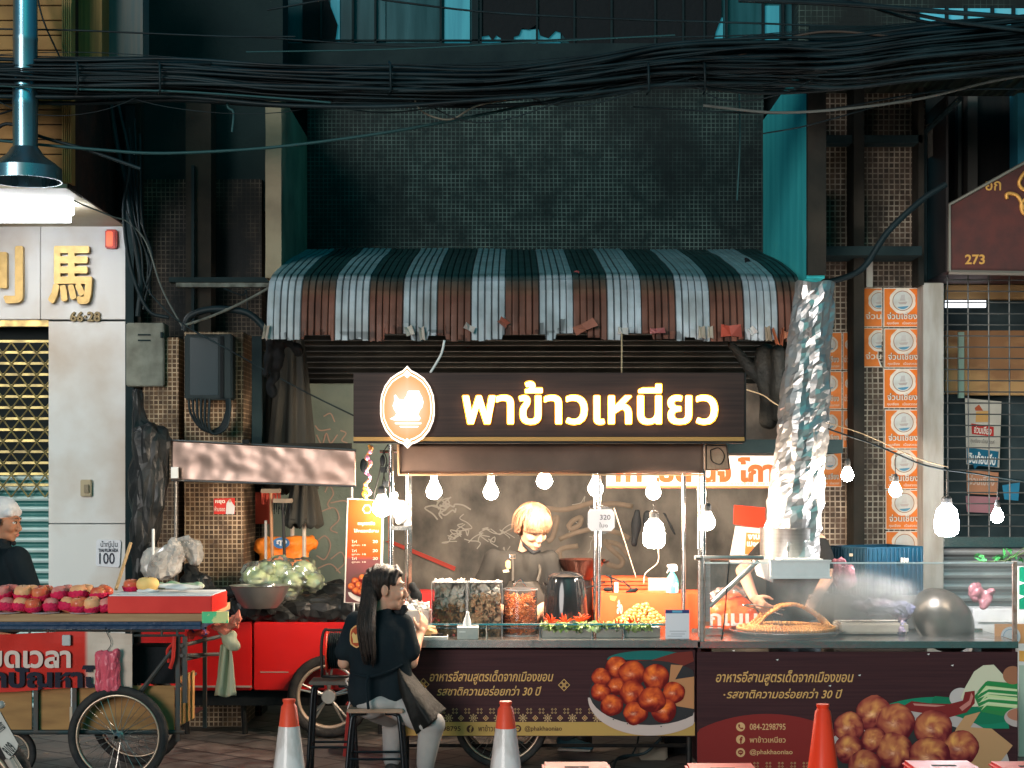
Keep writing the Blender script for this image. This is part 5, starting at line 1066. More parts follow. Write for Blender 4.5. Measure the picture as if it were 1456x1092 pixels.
MB().lathe([(r_+.003, CT+.275), (r_+.004, CT+.283), (r_-.002, CT+.283)], (X(740, .32), .32, 0), 36, cap=False).lathe([(r_+.003, CT+.004), (r_+.003, CT+.0)], (X(740, .32), .32, 0), 36).build('rim', MATS['rim_clear'], jar)
mb = MB(); rr = random.Random(6)
for i in range(420):
    a = rr.uniform(0, 6.28); q_ = r_*.9*math.sqrt(rr.random()); c = Vector((X(740, .32)+q_*math.cos(a), .32+q_*math.sin(a), CT+.01+.235*rr.random()))
    d_ = Vector((rr.uniform(-1, 1), rr.uniform(-1, 1), rr.uniform(-.8, .8))).normalized()*.02; e_ = Vector((rr.uniform(-1, 1), rr.uniform(-1, 1), rr.uniform(-1, 1)))*.01
    def cl(p):
        dx, dy = p.x-X(740, .32), p.y-.32; L = math.hypot(dx, dy)
        return p if L < r_*.95 else Vector((X(740, .32)+dx/L*r_*.95, .32+dy/L*r_*.95, p.z))
    mb.tube([cl(c-d_), cl(c+e_), cl(c+d_)], .0028, 4, cap=False)
o = mb.build('chilli_shreds', M('chilli_dry', (.38, .07, .02), .5, c2=(.6, .2, .05), nscale=22), kind='stuff'); T(o, 'dark red shredded chilli filling the round jar', 'dried chilli', kind='stuff')
cl_ = thing('metal_clip', 'shiny metal spring clip on the rim of the round jar', 'clip', P(738, 832, .3)); MB().tube(bez([P(730, 833, .3), P(734, 828, .3), P(740, 824, .3), (P(744, 829, .3)), P(748, 833, .3)], 4), .004, 6).build('wire', chrome, cl_)
# white tub of ice
tb = thing('white_tub', 'translucent white food tub beside the leftmost snack tub', 'tub', on(592, .35))
MB().box(X(568, .3), X(611, .3), .3, .5, CT, Z(868, .3)).build('tub_body', M('frosted', (.75, .72, .7), .3, trans=.3, c2=(.55, .5, .46), nscale=6), tb, bevel=.006)
chips('ice_pieces', 'white crumpled ice bags heaped in the tub', 'ice', X(571, .34), X(609, .34), Z(872, .3), Z(860, .3), .32, .48, 60, white_pl, 9, .03)
sn = thing('snack_bag', 'small bag of yellow crisps behind the tray', 'snack bag', on(612, .12)); blob('bag', [('e', on(610, .15, CT+.035), (.05, .03, .036)), ('e', on(600, .15, CT+.03), (.03, .02, .03))], M('crisp_bag', (.6, .38, .2), .25, c2=(.4, .25, .1), nscale=16, bump=.5), sn, voxel=.006, disp=.02, dscale=25)
ty = thing('tray', 'white tray at the counter edge beside the seated woman', 'tray', on(615, 0)); MB().box(X(590, -.02), X(636, -.02), -.03, .14, CT+.001, CT+.008).box(X(590, -.02), X(636, -.02), -.03, -.026, CT+.008, CT+.018).box(X(636, 0)-.004, X(636, 0), -.026, .14, CT+.008, CT+.018).build('tray_body', white_pl, ty)
ph = thing('phone', 'black phone lying on the white tray', 'phone', on(622, .05)); MB().box(X(613, .03), X(630, .03), .0, .1, CT+.02, CT+.032).build('phone_body', M('phone_black', (.02, .02, .022), .15), ph, bevel=.003)
tz = thing('tissue_box', 'grey and white tissue box with a tissue pulled up', 'tissue box', on(665, .03))
MB().box(X(650, .0), X(680, .0), .0, .11, CT, Z(893, 0)).build('carton', M('tissue_carton', (.34, .36, .33), .6, c2=(.28, .31, .29), nscale=20), tz, bevel=.003)
MB().box(X(650, .0)-.001, X(680, .0)+.001, -.001, .111, Z(893, 0), Z(892, 0)).box(X(653, 0), X(662, 0), -.002, -.001, Z(899, 0), Z(898, 0)).build('lid', white_pl, tz)
MB().box(X(663, .0), X(679, .0), -.002, -.001, Z(914.5, 0), Z(912.5, 0)).build('teal_stripe', M('teal_stripe', (.05, .3, .25), .6), tz)
def tis(u, v):
    a = (u-.5); w_ = .022*(1-.6*v)*(1+.3*math.sin(v*5)); return (X(664, .05)+a*2*w_+.004*v, .05+.012*math.sin(a*9+v*2)*(1-v*.5), Z(893, 0)+v*.095)
MB().grid(tis, 12, 10).build('tissue', M('tissue', (.85, .83, .8), .9), tz, smooth=True, solid=.002)
rk = thing('rice_cooker', 'glossy black rice cooker standing behind the chillies', 'rice cooker', on(805, .45))
blk_g = M('black_gloss', (.012, .013, .015), .12, coat=.5); k = s(.45)
c0 = (X(804, .45), .45, 0); MB().lathe([(29*k, CT), (31*k, CT+.02), (31.5*k, CT+.12), (30*k, CT+.22), (27*k, CT+.32), (25*k, CT+.345)], c0, 36).build('body', blk_g, rk, smooth='auto')
MB().lathe([(26*k, CT+.345), (26*k, CT+.352), (20*k, CT+.37), (8*k, CT+.38), (0, CT+.381)], c0, 36).build('lid', blk_g, rk, smooth='auto')
MB().tube([(X(778, .45), .45, CT+.3), (X(772, .45), .43, CT+.31), (X(778, .45), .40, CT+.24)], .008, 6).build('handle', blackm, rk)
wk = thing('wok', 'dark deep wok on the back burner behind the rice cooker', 'wok', P(826, 824, .9))
k = s(.9); MB().lathe([(18*k, Z(824, .9)), (24*k, Z(814, .9)), (33*k, Z(800, .9)), (35.5*k, Z(795, .9)), (34.5*k, Z(795, .9)), (22*k, Z(812, .9))], (X(826, .9), .9, 0), 36).build('pan', M('wok_black', (.02, .015, .014), .25, .6, c2=(.1, .03, .02), nscale=4), wk, smooth='auto')
MB().tube([P(859, 800, .85), P(866, 797, .8)], .008, 6).lathe([(16*k, 0), (16*k, Z(824, .9)-.002)], (X(826, .9), .9, 0), 20).build('burner_stand', blackm, wk)
rg = thing('steel_rings', 'stacked steel lids resting on the rice cooker', 'lids', P(808, 822, .5)); k = s(.5)
MB().lathe([(14*k, 0), (15*k, .004), (15*k, .008), (13*k, .012)], P(806, 826, .45)+Vector((0, 0, .012)), 24).lathe([(11*k, .014), (12*k, .018), (10*k, .024)], P(806, 826, .45)+Vector((0, 0, .012)), 24).build('lid', steel, rg)
# steel trays with lettuce, chillies
def stray(px0, px1, Y, label):
    t = thing('food_tray', label, 'food tray', on((px0+px1)/2, Y+.1), 'trays of garnish at the counter edge'); x0, x1 = X(px0, Y), X(px1, Y)
    m_ = MB(); m_.box(x0, x1, Y, Y+.2, CT+.0, CT+.004).prism([(x0, CT), (x1, CT), (x1+.006, CT+.06), (x0-.006, CT+.06)], Y-.002, Y).box(x0-.004, x0, Y, Y+.2, CT, CT+.06).box(x1, x1+.004, Y, Y+.2, CT, CT+.06).box(x0-.01, x1+.01, Y-.012, Y, CT+.058, CT+.063)
    m_.build('tray_body', M('dull_steel', (.34, .31, .28), .35, .9, c2=(.2, .18, .16), nscale=6), t); MB().box(x0, x1, Y+.01, Y+.19, CT+.05, CT+.055).build('liner', white_pl, t); return t
stray(771, 843, .12, 'steel tray under the left half of the chillies'); stray(849, 884, .12, 'narrow steel tray between the two lettuce clumps'); stray(888, 938, .14, 'dark steel tray below the sausage pile')
MB()
leafm = M('lettuce', (.30, .46, .10), .5, c2=(.62, .70, .42), nscale=24, npos=(.4, .65), sss=.0)
rr = random.Random(12)
def lettuce(px, label):
    c = on(px, .12, CT+.06); mb = MB()
    for i in range(26):
        a = rr.uniform(0, 6.28); ti = rr.uniform(-.9, .9); L = rr.uniform(.025, .05); base = c+Vector((rr.uniform(-.05, .05), rr.uniform(-.02, .05), rr.uniform(-.01, .012))); E_ = Euler((ti, rr.uniform(-1, 1), a)).to_matrix(); vs = []
        for u in range(5):
            for v in range(5):
                x, y = (u/4-.5)*L, (v/4)*L; f = .35*L*math.sin(u*2.6+i)*(v/4)+.2*L*math.sin(v*3+u); vs.append(base+E_ @ Vector((x*(1+.7*v/4), y-.5*L, f)))
        mb.add(vs, [(u*5+v, u*5+v+1, u*5+v+6, u*5+v+5) for u in range(4) for v in range(4)])
    o = mb.build('lettuce_clump', leafm, smooth=True); T(o, label, 'lettuce', 'lettuce clumps edging the garnish trays')
for px, l_ in ((784, 'leftmost lettuce clump under the first chilli bunch'), (800, 'lettuce clump hanging low over the tray front'), (824, 'lettuce clump under the biggest chilli bunch'), (846, 'lettuce clump left of the middle roof post foot'), (868, 'lettuce clump draped over the narrow tray'), (892, 'lettuce clump in front of the sausages'), (912, 'rightmost lettuce clump near the white payment card')): lettuce(px, l_)
chm = M('chilli_red', (.62, .03, .012), .22, c2=(.75, .12, .02), nscale=8); grn = M('chilli_green', (.12, .3, .04), .4)
def chilli_bunch(px, py, n, label):
    c = P(px, py+14, .16); t = thing('chilli_bunch', label, 'chillies', c, 'bunches of red chillies on the lettuce')
    for i in range(n):
        a = -1.15+2.3*i/(n-1)+rr.uniform(-.1, .1); L = rr.uniform(.045, .075); d_ = Vector((math.sin(a), rr.uniform(-.4, .5), math.cos(a)*.8)).normalized(); m_ = c+d_*L*.5+Vector((.006*math.sin(i*2), 0, .006))
        MB().tube(bez([c, m_, c+d_*L+Vector((.008*math.cos(i), 0, 0))], 4), [.0066, .007, .0072, .007, .0062, .005, .0038, .0022, .0008], 7).build('chilli', chm, t, smooth=True)
for px, py, n, l_ in ((783, 873, 8, 'leftmost chilli bunch, upright and dense'), (803, 873, 6, 'small slim chilli bunch second from the left'), (825, 871, 9, 'largest chilli bunch, in the middle of the row'), (852, 878, 8, 'wide star-shaped chilli bunch right of the middle post'), (878, 878, 6, 'drooping chilli bunch left of the sausages'), (901, 875, 7, 'chilli bunch in front of the sausages')): chilli_bunch(px, py, n, l_)
# sausage balls
sm = M('sausage_skin', (.62, .24, .06), .28, c2=(.80, .42, .14), nscale=9, coat=.3)
c0 = on(912, .40, CT+.05); first = None; rr = random.Random(2); pts = []
for L_ in range(7):
    rad = .145*(1-L_/7.3); z = .02+.017*L_; n = max(1, int(2*math.pi*rad/.030))
    for i in range(n):
        a = 2*math.pi*i/n+L_*.4; pts.append(c0+Vector((rad*math.cos(a)*1.08+rr.uniform(-.004, .004), rad*math.sin(a)*.7+rr.uniform(-.004, .004), z+rr.uniform(-.004, .006))))
for i, p in enumerate(pts):
    if first is None:
        first = MB().ball((0, 0, 0), .0165, 12, 8, (1, 1, .95)).build('sausage_ball', sm, smooth=True, org=Vector((0, 0, 0))); T(first, 'round fried sausage ball in the heap above the lettuce', 'sausage ball', 'fried sausage balls heaped behind the lettuce'); first.location = p
    else: dup(first, p-first.location, scale=rr.uniform(.85, 1.12), rotz=rr.uniform(0, 6))
pb = thing('serving_plate', 'white plate under the heap of sausage balls', 'plate', c0); MB().lathe([(.10, 0), (.17, .012), (.172, .016), (.1, .006)], c0-Vector((0, 0, .002)), 36, sy=.75).lathe([(.08, -.05), (.09, 0)], c0, 24, sy=.75).build('plate_body', white_pl, pb, smooth='auto')
# card stand (scan code left out), bottles, crates
qs = thing('payment_card', 'white payment card in a clear acrylic stand', 'card stand', on(963, .0))
MB().box(X(944, 0), X(983, 0), .03, .034, CT, Z(865, 0)).box(X(940, 0), X(983, 0), -.02, .07, CT, CT+.004).build('acrylic_stand', clear, qs)
pr = MB(); pr.flatpoly([(946, 867), (980, 867), (980, 909), (946, 909)], .026, (.62, .62, .66)); pr.flatpoly([(946, 867), (980, 867), (980, 872), (946, 872)], .0255, (.03, .05, .16)); pr.flatpoly([(956, 868), (970, 868), (970, 871), (956, 871)], .025, (.1, .35, .5))
for y_, a_, b_ in ((897, 952, 976), (901, 954, 974), (904, 949, 970)): pr.flatpoly([(a_, y_), (b_, y_), (b_, y_+.9), (a_, y_+.9)], .0255, (.3, .3, .34))
pr.build('card', printm, qs)
spb = thing('spray_bottle', 'turquoise spray bottle with white trigger behind the payment card', 'spray bottle', P(956, 843, .72))
k = s(.72); zc = Z(843, .72); cx = X(956, .72); MB().lathe([(9.2*k, zc), (9.5*k, zc+.01), (9.5*k, zc+.07), (7*k, zc+.1), (3.5*k, zc+.125), (3*k, zc+.135)], (cx, .72, 0), 24).build('bottle', M('bottle_aqua', (.12, .55, .52), .25, trans=.2), spb, smooth='auto')
MB().box(cx-.016, cx+.016, .70, .74, zc+.136, zc+.155).prism([(cx-.035, zc+.165), (cx-.03, zc+.18), (cx+.02, zc+.183), (cx+.032, zc+.17), (cx+.032, zc+.14), (cx+.018, zc+.138), (cx+.012, zc+.155), (cx-.012, zc+.158)], .705, .735).tube([(cx-.018, .72, zc+.16), (cx-.034, .72, zc+.125)], .004, 6).build('trigger', white_pl, spb, bevel=.002)
pr = MB(); pr.flatpoly([(948, 829), (964, 829), (964, 842), (948, 842)], .72-.0395, (.6, .75, .75)); put_text(pr, 'น้ำยา', 951, 830, 962, 834, .679, bold=.03, col=(.6, .08, .05)); put_text(pr, 'TURBO', 950, 836, 963, 839, .679, bold=.03, col=(.05, .08, .3)); pr.build('label', printm, spb)
cr = thing('styrofoam_chest', 'flat orange-red cooler chest along the back of the stall counter', 'cooler', on(925, .75))
orm = M('chest_orange', (.78, .12, .04), .5, c2=(.6, .09, .03), nscale=5)
MB().box(X(851, .68), X(1012, .68), .68, 1.0, CT-.3, Z(843, .68)).build('chest_body', orm, cr, bevel=.006)
pr = MB(); put_text(pr, 'สั่ง', 877, 853, 885, 873, .675, bold=.02, col=(.8, .7, .6)); pr.flatpoly([(867, 847), (877, 848), (874, 855), (868, 853)], .677, (.8, .4, .1)); pr.build('print', printm, cr)
o = MB()
for i in range(5): o.box(X(833, 1.1), X(922, 1.1), 1.1, 1.4, Z(822+i*5.5+4.3, 1.1), Z(822+i*5.5, 1.1))
o.box(X(834, 1.1), X(921, 1.1), 1.12, 1.39, .45, Z(849, 1.1)); o = o.build('slatted_crate', orm); T(o, 'orange slatted crate behind the chest, right of the rice cooker', 'crate')
o = MB().box(X(922, .9), X(950, .9), .9, .94, Z(843, .9)-.0, Z(822, .9)).build('drab_board', M('drab', (.36, .31, .25), .7)); T(o, 'drab board standing behind the spray bottle', 'board')
o = blob('cable_tangle', [('c', P(834, 836, .7), P(860, 828, .72), .006, .006), ('c', P(842, 822, .7), P(852, 845, .7), .006, .006), ('e', P(864, 838, .7), (.03, .02, .016)), ('c', P(868, 818, .72), P(872, 845, .7), .006, .006), ('c', P(886, 826, .72), P(903, 842, .7), .006, .006), ('c', P(862, 818, .72), P(885, 828, .7), .006, .006), ('c', P(892, 842, .7), P(905, 838, .7), .012, .012)], rag, voxel=.005, smooth=2); T(o, 'tangle of black leads and plugs on the orange chest', 'cables')
o = MB().pbox(874, 828, 879, 843, .69, .03).build('white_adapter', white_pl, bevel=.003); T(o, 'white plug adapter standing on the orange chest', 'plug')
o = blob('black_bag', [('c', P(588, 834, .45), P(596, 850, .45), .03, .022), ('e', P(591, 846, .45), (.035, .02, .03))], rag, voxel=.008, disp=.015, dscale=18); T(o, 'black crumpled bag right beside the seated woman\'s face', 'bag')
MB()
o = MB().box(X(592, 1.0), X(652, 1.0), 1.0, 1.3, .5, Z(842, 1.0)).build('red_box', M('red_box', (.36, .02, .02), .5), bevel=.01); T(o, 'dark red box behind the white tub', 'box')
# grill platter with sausage ring
gp = thing('grill_platter', 'round wire grill platter piled with coils of orange sausage', 'grill', on(1118, .36))
k = s(.36); mb = MB(); c0 = on(1118, .36, .783)
for r_ in (80, 78, 70, 62, 54): mb.lathe([(r_*k, .03), (r_*k+.004, .033), (r_*k+.004, .037), (r_*k, .038)], c0, 48, cap=False)
for i in range(46):
    x = (-78+156*i/45)*k; h_ = math.sqrt(max(0, (78*k)**2-x*x)); mb.tube([c0+Vector((x, -h_, .03)), c0+Vector((x, h_, .03))], .0018, 4)
mb.lathe([(60*k, .0), (76*k, .02), (80*k, .032)], c0, 48, cap=False); mb.build('wire_rack', chrome, gp)
mb = MB(); rr = random.Random(7); heights = [(68, .045), (60, .050), (52, .055), (44, .058), (35, .06)]
for r_, z in heights:
    n = int(2*math.pi*r_*k/.019)
    for i in range(n):
        a = 2*math.pi*i/n; mb.ball(c0+Vector((r_*k*math.cos(a), r_*k*math.sin(a)*.95, z+.004*rr.random())), .0115, 7, 5, (1, 1, 1.1))
mb.build('sausage_coil', sm, gp, smooth=True)
mb = MB()   # hoop of links standing up
for q_ in range(3):
    for i in range(34):
        a = math.pi*i/33; w_ = (34+3*q_)*k; mb.ball(c0+Vector((6*k+w_*math.cos(a)*(1+.45*(1-math.sin(a))), -.03+.03*q_+.02*math.sin(i), .055+.135*math.sin(a)**1.1)), .012, 7, 5)
mb.build('sausage_hoop', sm, gp, smooth=True)
ob_ = thing('orange_bag', 'bright orange-red plastic bag with white Thai letters behind the guard glass', 'bag', on(1045, .62))
bagm = M('bag_orange', (.85, .10, .02), .3, c2=(.95, .2, .05), nscale=5, bump=.3, bscale=10)
blob('bag_body', [('e', P(1043, 875, .62), (.16, .1, .14)), ('e', P(1060, 885, .62), (.12, .08, .1)), ('e', P(1040, 855, .64), (.10, .08, .08))], bagm, ob_, voxel=.011, smooth=2, fn=crumple(.03, 7))
pr = MB(); put_text(pr, 'กเมน', 1008, 872, 1077, 890, .50, bold=.03); pr.build('lettering', white_pl, ob_)
o = blob('clear_bag', [('e', P(1040, 842, .6), (.13, .07, .045)), ('e', P(1010, 850, .62), (.07, .05, .04))], glass_mat('bag_clear', .45, hz=(.6, .55, .53), nscale=14), voxel=.010, smooth=2, fn=crumple(.03, 12)); T(o, 'clear crumpled plastic draped over the orange bag', 'bag')
o = MB().box(X(1003, .3), X(1030, .3), .3, .42, CT, CT+.02).box(X(1000, .3), X(1028, .3), .31, .41, CT+.021, CT+.04).build('steel_pan', steel, bevel=.003); T(o, 'stacked shallow steel pans at the left end of the grill', 'pans')
o = MB().tube(bez(PP([(1037, 795), (1034, 830), (1030, 880), (1026, 910)], -.04), 4), .004, 6).build('cable', cabm, smooth=True); T(o, 'black cable hanging down the guard glass by the hood frame', 'cable', 'wires around the stall counter')
# right end of the grill cart
bc = thing('blue_crate', 'dark blue plastic crate standing behind the guard glass', 'crate', P(1245, 850, .95), )
blu = M('crate_blue', (.003, .032, .055), .5, c2=(.002, .02, .038), nscale=8)
xa, xb, xm = X(1180, .9), X(1310, .9), X(1236, .55); z0_, z1_ = Z(846, .8), Z(777, .8)
mb = MB(); base = [(xa, .95), (xm, .62), (xb, .85), (X(1262, 1.25), 1.25)]
def wallq(p, q_, z0, z1, th=.008):
    d_ = Vector((q_[0]-p[0], q_[1]-p[1], 0)).normalized(); n_ = Vector((-d_.y, d_.x, 0))*th; A, B = Vector((p[0], p[1], 0)), Vector((q_[0], q_[1], 0))
    mb.add([A+Vector((0, 0, z0)), B+Vector((0, 0, z0)), B+n_+Vector((0, 0, z0)), A+n_+Vector((0, 0, z0)), A+Vector((0, 0, z1)), B+Vector((0, 0, z1)), B+n_+Vector((0, 0, z1)), A+n_+Vector((0, 0, z1))], [(0, 3, 2, 1), (4, 5, 6, 7), (0, 1, 5, 4), (1, 2, 6, 5), (2, 3, 7, 6), (3, 0, 4, 7)])
zs = Z(798, .7)
for i in range(4):
    p, q_ = base[i], base[(i+1) % 4]; wallq(p, q_, z0_, zs); wallq(p, q_, zs+.0, z1_, .014)
    for j in range(13):
        t_ = (j+.5)/13; x, y = p[0]+(q_[0]-p[0])*t_, p[1]+(q_[1]-p[1])*t_; mb.box(x-.004, x+.004, y-.008, y-.001, z0_, z1_-.01)
mb.build('crate_wall', blu, bc); MB().add([(b[0], b[1], z0_+.01) for b in base], [(0, 1, 2, 3)]).build('crate_floor', blu, bc)
mb = MB()
for i in range(3): mb.pbox(1281+i*4, 793+i*.3, 1283.5+i*4, 800, .70, .01)
mb.pbox(1208, 787, 1213, 791, .73, .01); mb.build('crate_slots', M('slot_light', (.45, .38, .3), .6), bc)
MB().box(X(1180, .9), X(1310, .9), .75, 1.25, .3, z0_-.003).build('stand', M('stand_dark', (.08, .075, .07), .6), bc)
pk = glass_mat('bag_pink', .85, tint=(.9, .6, .64), hz=(.42, .17, .2), nscale=9, lo=.3, hi=.6, gl=.06)
o = blob('pink_bag', [('e', P(1200, 820, .45), (.095, .07, .10)), ('e', P(1192, 800, .45), (.05, .05, .05))], pk, voxel=.009, smooth=2, fn=crumple(.04, 10, (1, 1, .6)), facet=.12); T(o, 'round pink plastic bag just right of the hood box', 'bag', 'bags piled behind the guard glass')
o = blob('striped_bag', [('e', P(1245, 862, .42), (.17, .08, .06)), ('e', P(1285, 868, .42), (.09, .07, .07)), ('e', P(1282, 895, .40), (.05, .05, .07))], M('bag_striped', (.5, .36, .42), .35, c2=(.13, .13, .22), nscale=5, npos=(.47, .53), bump=.5, bscale=9, stretch=(1, 1, 2.5)), voxel=.010, smooth=2, fn=crumple(.04, 9), facet=.12); T(o, 'pink bag with dark looping print under the blue crate', 'bag', 'bags piled behind the guard glass')
o = MB().box(X(1192, .4), X(1290, .4), .36, .6, CT, Z(885, .4)).build('foam_box', M('foam_cream', (.55, .5, .42), .7, c2=(.42, .37, .3), nscale=5), bevel=.012); T(o, 'cream foam box low behind the steamy glass', 'box')
pot = thing('big_wok', 'big dark wok tilted up on its side behind the right glass', 'wok', on(1345, .4))
E_ = Euler((R(62), 0, R(20))).to_matrix(); c0 = P(1343, 880, .42); mb = MB(); n = 40; prof = [(0, .10), (.08, .09), (.15, .06), (.2, .015), (.215, -.02), (.22, -.02), (.2, .0), (.14, .045), (.07, .075), (0, .083)]; vs = []
for r_, h in prof:
    for j in range(n): vs.append(c0+E_ @ Vector((r_*math.cos(6.2832*j/n), r_*math.sin(6.2832*j/n), h))+Vector((0, 0, 0)))
mb.add(vs, [(i*n+j, i*n+(j+1) % n, (i+1)*n+(j+1) % n, (i+1)*n+j) for i in range(len(prof)-1) for j in range(n)])
mb.build('wok_pan', M('wok_grey', (.05, .043, .036), .34, .6, c2=(.13, .11, .09), nscale=4, bump=.1), pot, smooth='auto')
o = blob('pink_bag', [('e', P(1388, 842, .5), (.055, .04, .07)), ('c', P(1398, 862, .48), P(1408, 842, .48), .03, .035)], pk, voxel=.007, smooth=1, fn=crumple(.02, 16)); T(o, 'small pink bag peeking over the tilted wok', 'bag', 'bags piled behind the guard glass')
o = MB().box(X(1384, .7), X(1470, .7), .7, .95, .5, Z(866, .7)).box(X(1390, .69), X(1470, .69), .69, .7, Z(885, .7), Z(883, .7)).build('white_chest', M('chest_white', (.62, .62, .62), .5, c2=(.5, .5, .52), nscale=4), bevel=.004); T(o, 'white cooler chest behind the corner post', 'cooler')
ss = thing('ship_card', 'orange and white ship label card leaning at the right frame edge', 'card', on(1440, .3)); pr = MB(); pr.flatpoly([(1414, 887), (1462, 887), (1462, 915), (1414, 915)], .3, (.7, .33, .14)); pell(pr, 1437, 905, 14, 14, .298, (.6, .6, .62), ymax=915); rings(pr, 1437, 905, 11, .296, (.3, .4, .5), 1.5, 24); pr.build('print', printm, ss)
gs_ = thing('street_panel', 'green and white printed panel cut by the right frame edge', 'panel', P(1456, 1085, .6))
pr = MB(); pr.flatpoly([(1449, 806), (1500, 806), (1500, 866), (1449, 866)], .6, (.01, .22, .12)); pr.flatpoly([(1449, 826), (1458, 829), (1449, 832)], .598, (.7, .75, .7)); pr.flatpoly([(1449, 845), (1458, 848), (1449, 852)], .598, (.7, .75, .7)); pr.flatpoly([(1449, 867), (1500, 867), (1500, 945), (1449, 945)], .6, (.7, .68, .66)); pr.flatpoly([(1449, 925), (1500, 928), (1500, 945), (1449, 940)], .598, (.7, .35, .08)); pr.flatpoly([(1449, 946), (1500, 946), (1500, 1100), (1449, 1100)], .6, (.42, .5, .4)); pr.build('print', printm, gs_); MB().pbox(1448, 805, 1500, 1100, .605, .02).build('board', white_pl, gs_)
pn = thing('potted_plant', 'small leafy plant trailing above the guard glass near the right edge', 'plant', P(1425, 800, .55)); mb = MB(); rr = random.Random(9)
for i in range(26):
    c = P(1382+rr.random()*78, 797-rr.random()*6-(10*math.exp(-((i-13)/3)**2)), .5+.15*rr.random()); E_ = Euler((rr.uniform(-1, 1), rr.uniform(-1, 1), rr.uniform(0, 6))).to_matrix()
    mb.add([c+E_ @ Vector(v) for v in ((0, -.03, 0), (.011, -.008, .004), (.008, .015, .002), (0, .032, -.004), (-.008, .015, .002), (-.011, -.008, .004))], [(0, 1, 2, 3, 4, 5)])
mb.build('leaves', M('leaf', (.04, .22, .06), .5, c2=(.02, .1, .03), nscale=20), pn)
MB().tube(bez(PP([(1376, 800), (1400, 799), (1428, 797), (1456, 786), (1475, 780)], .55), 4), .004, 5).tube(bez(PP([(1428, 800), (1440, 790), (1470, 770)], .55), 4), .003, 5).build('stem', M('stem', (.05, .08, .03), .6), pn)
# thin steam over the grill
m = bpy.data.materials.new('steam'); m.use_nodes = True; n_ = m.node_tree.nodes; l_ = m.node_tree.links; n_.remove(n_['Principled BSDF']); vp = n_.new('ShaderNodeVolumePrincipled'); vp.inputs['Color'].default_value = (.97, .95, .92, 1)
SR = (.50, .15, .20); tc = n_.new('ShaderNodeTexCoord'); no = n_.new('ShaderNodeTexNoise'); no.inputs['Scale'].default_value = 5; no.inputs['Detail'].default_value = 4; l_.new(tc.outputs['Object'], no.inputs['Vector'])
mr = n_.new('ShaderNodeMapRange'); mr.inputs[1].default_value = .3; mr.inputs[2].default_value = .7; mr.inputs[3].default_value = .3; mr.inputs[4].default_value = 24; l_.new(no.outputs[0], mr.inputs[0])
dv = n_.new('ShaderNodeVectorMath'); dv.operation = 'DIVIDE'; dv.inputs[1].default_value = SR; l_.new(tc.outputs['Object'], dv.inputs[0]); ln = n_.new('ShaderNodeVectorMath'); ln.operation = 'LENGTH'; l_.new(dv.outputs[0], ln.inputs[0])
fl = n_.new('ShaderNodeMapRange'); fl.interpolation_type = 'SMOOTHSTEP'; fl.inputs[1].default_value = .15; fl.inputs[2].default_value = .97; fl.inputs[3].default_value = 1; fl.inputs[4].default_value = 0; l_.new(ln.outputs['Value'], fl.inputs[0])
mu = n_.new('ShaderNodeMath'); mu.operation = 'MULTIPLY'; l_.new(mr.outputs[0], mu.inputs[0]); l_.new(fl.outputs[0], mu.inputs[1]); l_.new(mu.outputs[0], vp.inputs['Density']); l_.new(vp.outputs[0], n_['Material Output'].inputs['Volume'])
c0 = P(1212, 850, .24); o = MB().ball(c0, 1, 32, 20, SR).build('steam', m, smooth=True, org=c0); T(o, 'pale steam drifting up from the grill behind the guard glass', 'steam', kind='stuff')
# ================================================================ PEOPLE
skinA = M('skin_pale', (.46, .255, .175), .5, c2=(.52, .28, .19), nscale=12, sss=.15); skinB = M('skin_tan', (.42, .2, .12), .5, c2=(.36, .16, .09), nscale=12, sss=.12)
def frame(c, yaw, pitch, roll=0, k=1):
    E_ = Euler((0, 0, R(yaw))).to_matrix() @ Euler((R(pitch), 0, 0)).to_matrix() @ Euler((0, R(roll), 0)).to_matrix(); c = Vector(c)
    return (lambda x, y, z: c+E_ @ Vector((x*k, y*k, z*k))), E_
def head_prims(c, yaw, pitch, roll, k):
    f, E_ = frame(c, yaw, pitch, roll, k); e = lambda p, r: ('e', f(*p), tuple(q*k for q in r), E_); cc = lambda p, q, a, b: ('c', f(*p), f(*q), a*k, b*k)
    return [e((0, .012, .035), (.073, .09, .086)), e((0, -.028, -.012), (.061, .062, .08)), e((0, -.036, -.072), (.046, .046, .038)), e((0, -.068, -.095), (.021, .018, .016)),
            cc((0, -.087, .004), (0, -.106, -.030), .009, .012), e((0, -.098, -.038), (.019, .013, .010)), cc((-.034, -.082, .024), (.034, -.082, .024), .011, .011), e((.034, -.06, -.03), (.026, .026, .026)), e((-.034, -.06, -.03), (.026, .026, .026)),
            e((.076, .012, -.012), (.009, .019, .031)), e((-.076, .012, -.012), (.009, .019, .031)), e((0, -.088, -.062), (.022, .012, .009)), e((0, -.085, -.074), (.018, .012, .008))]
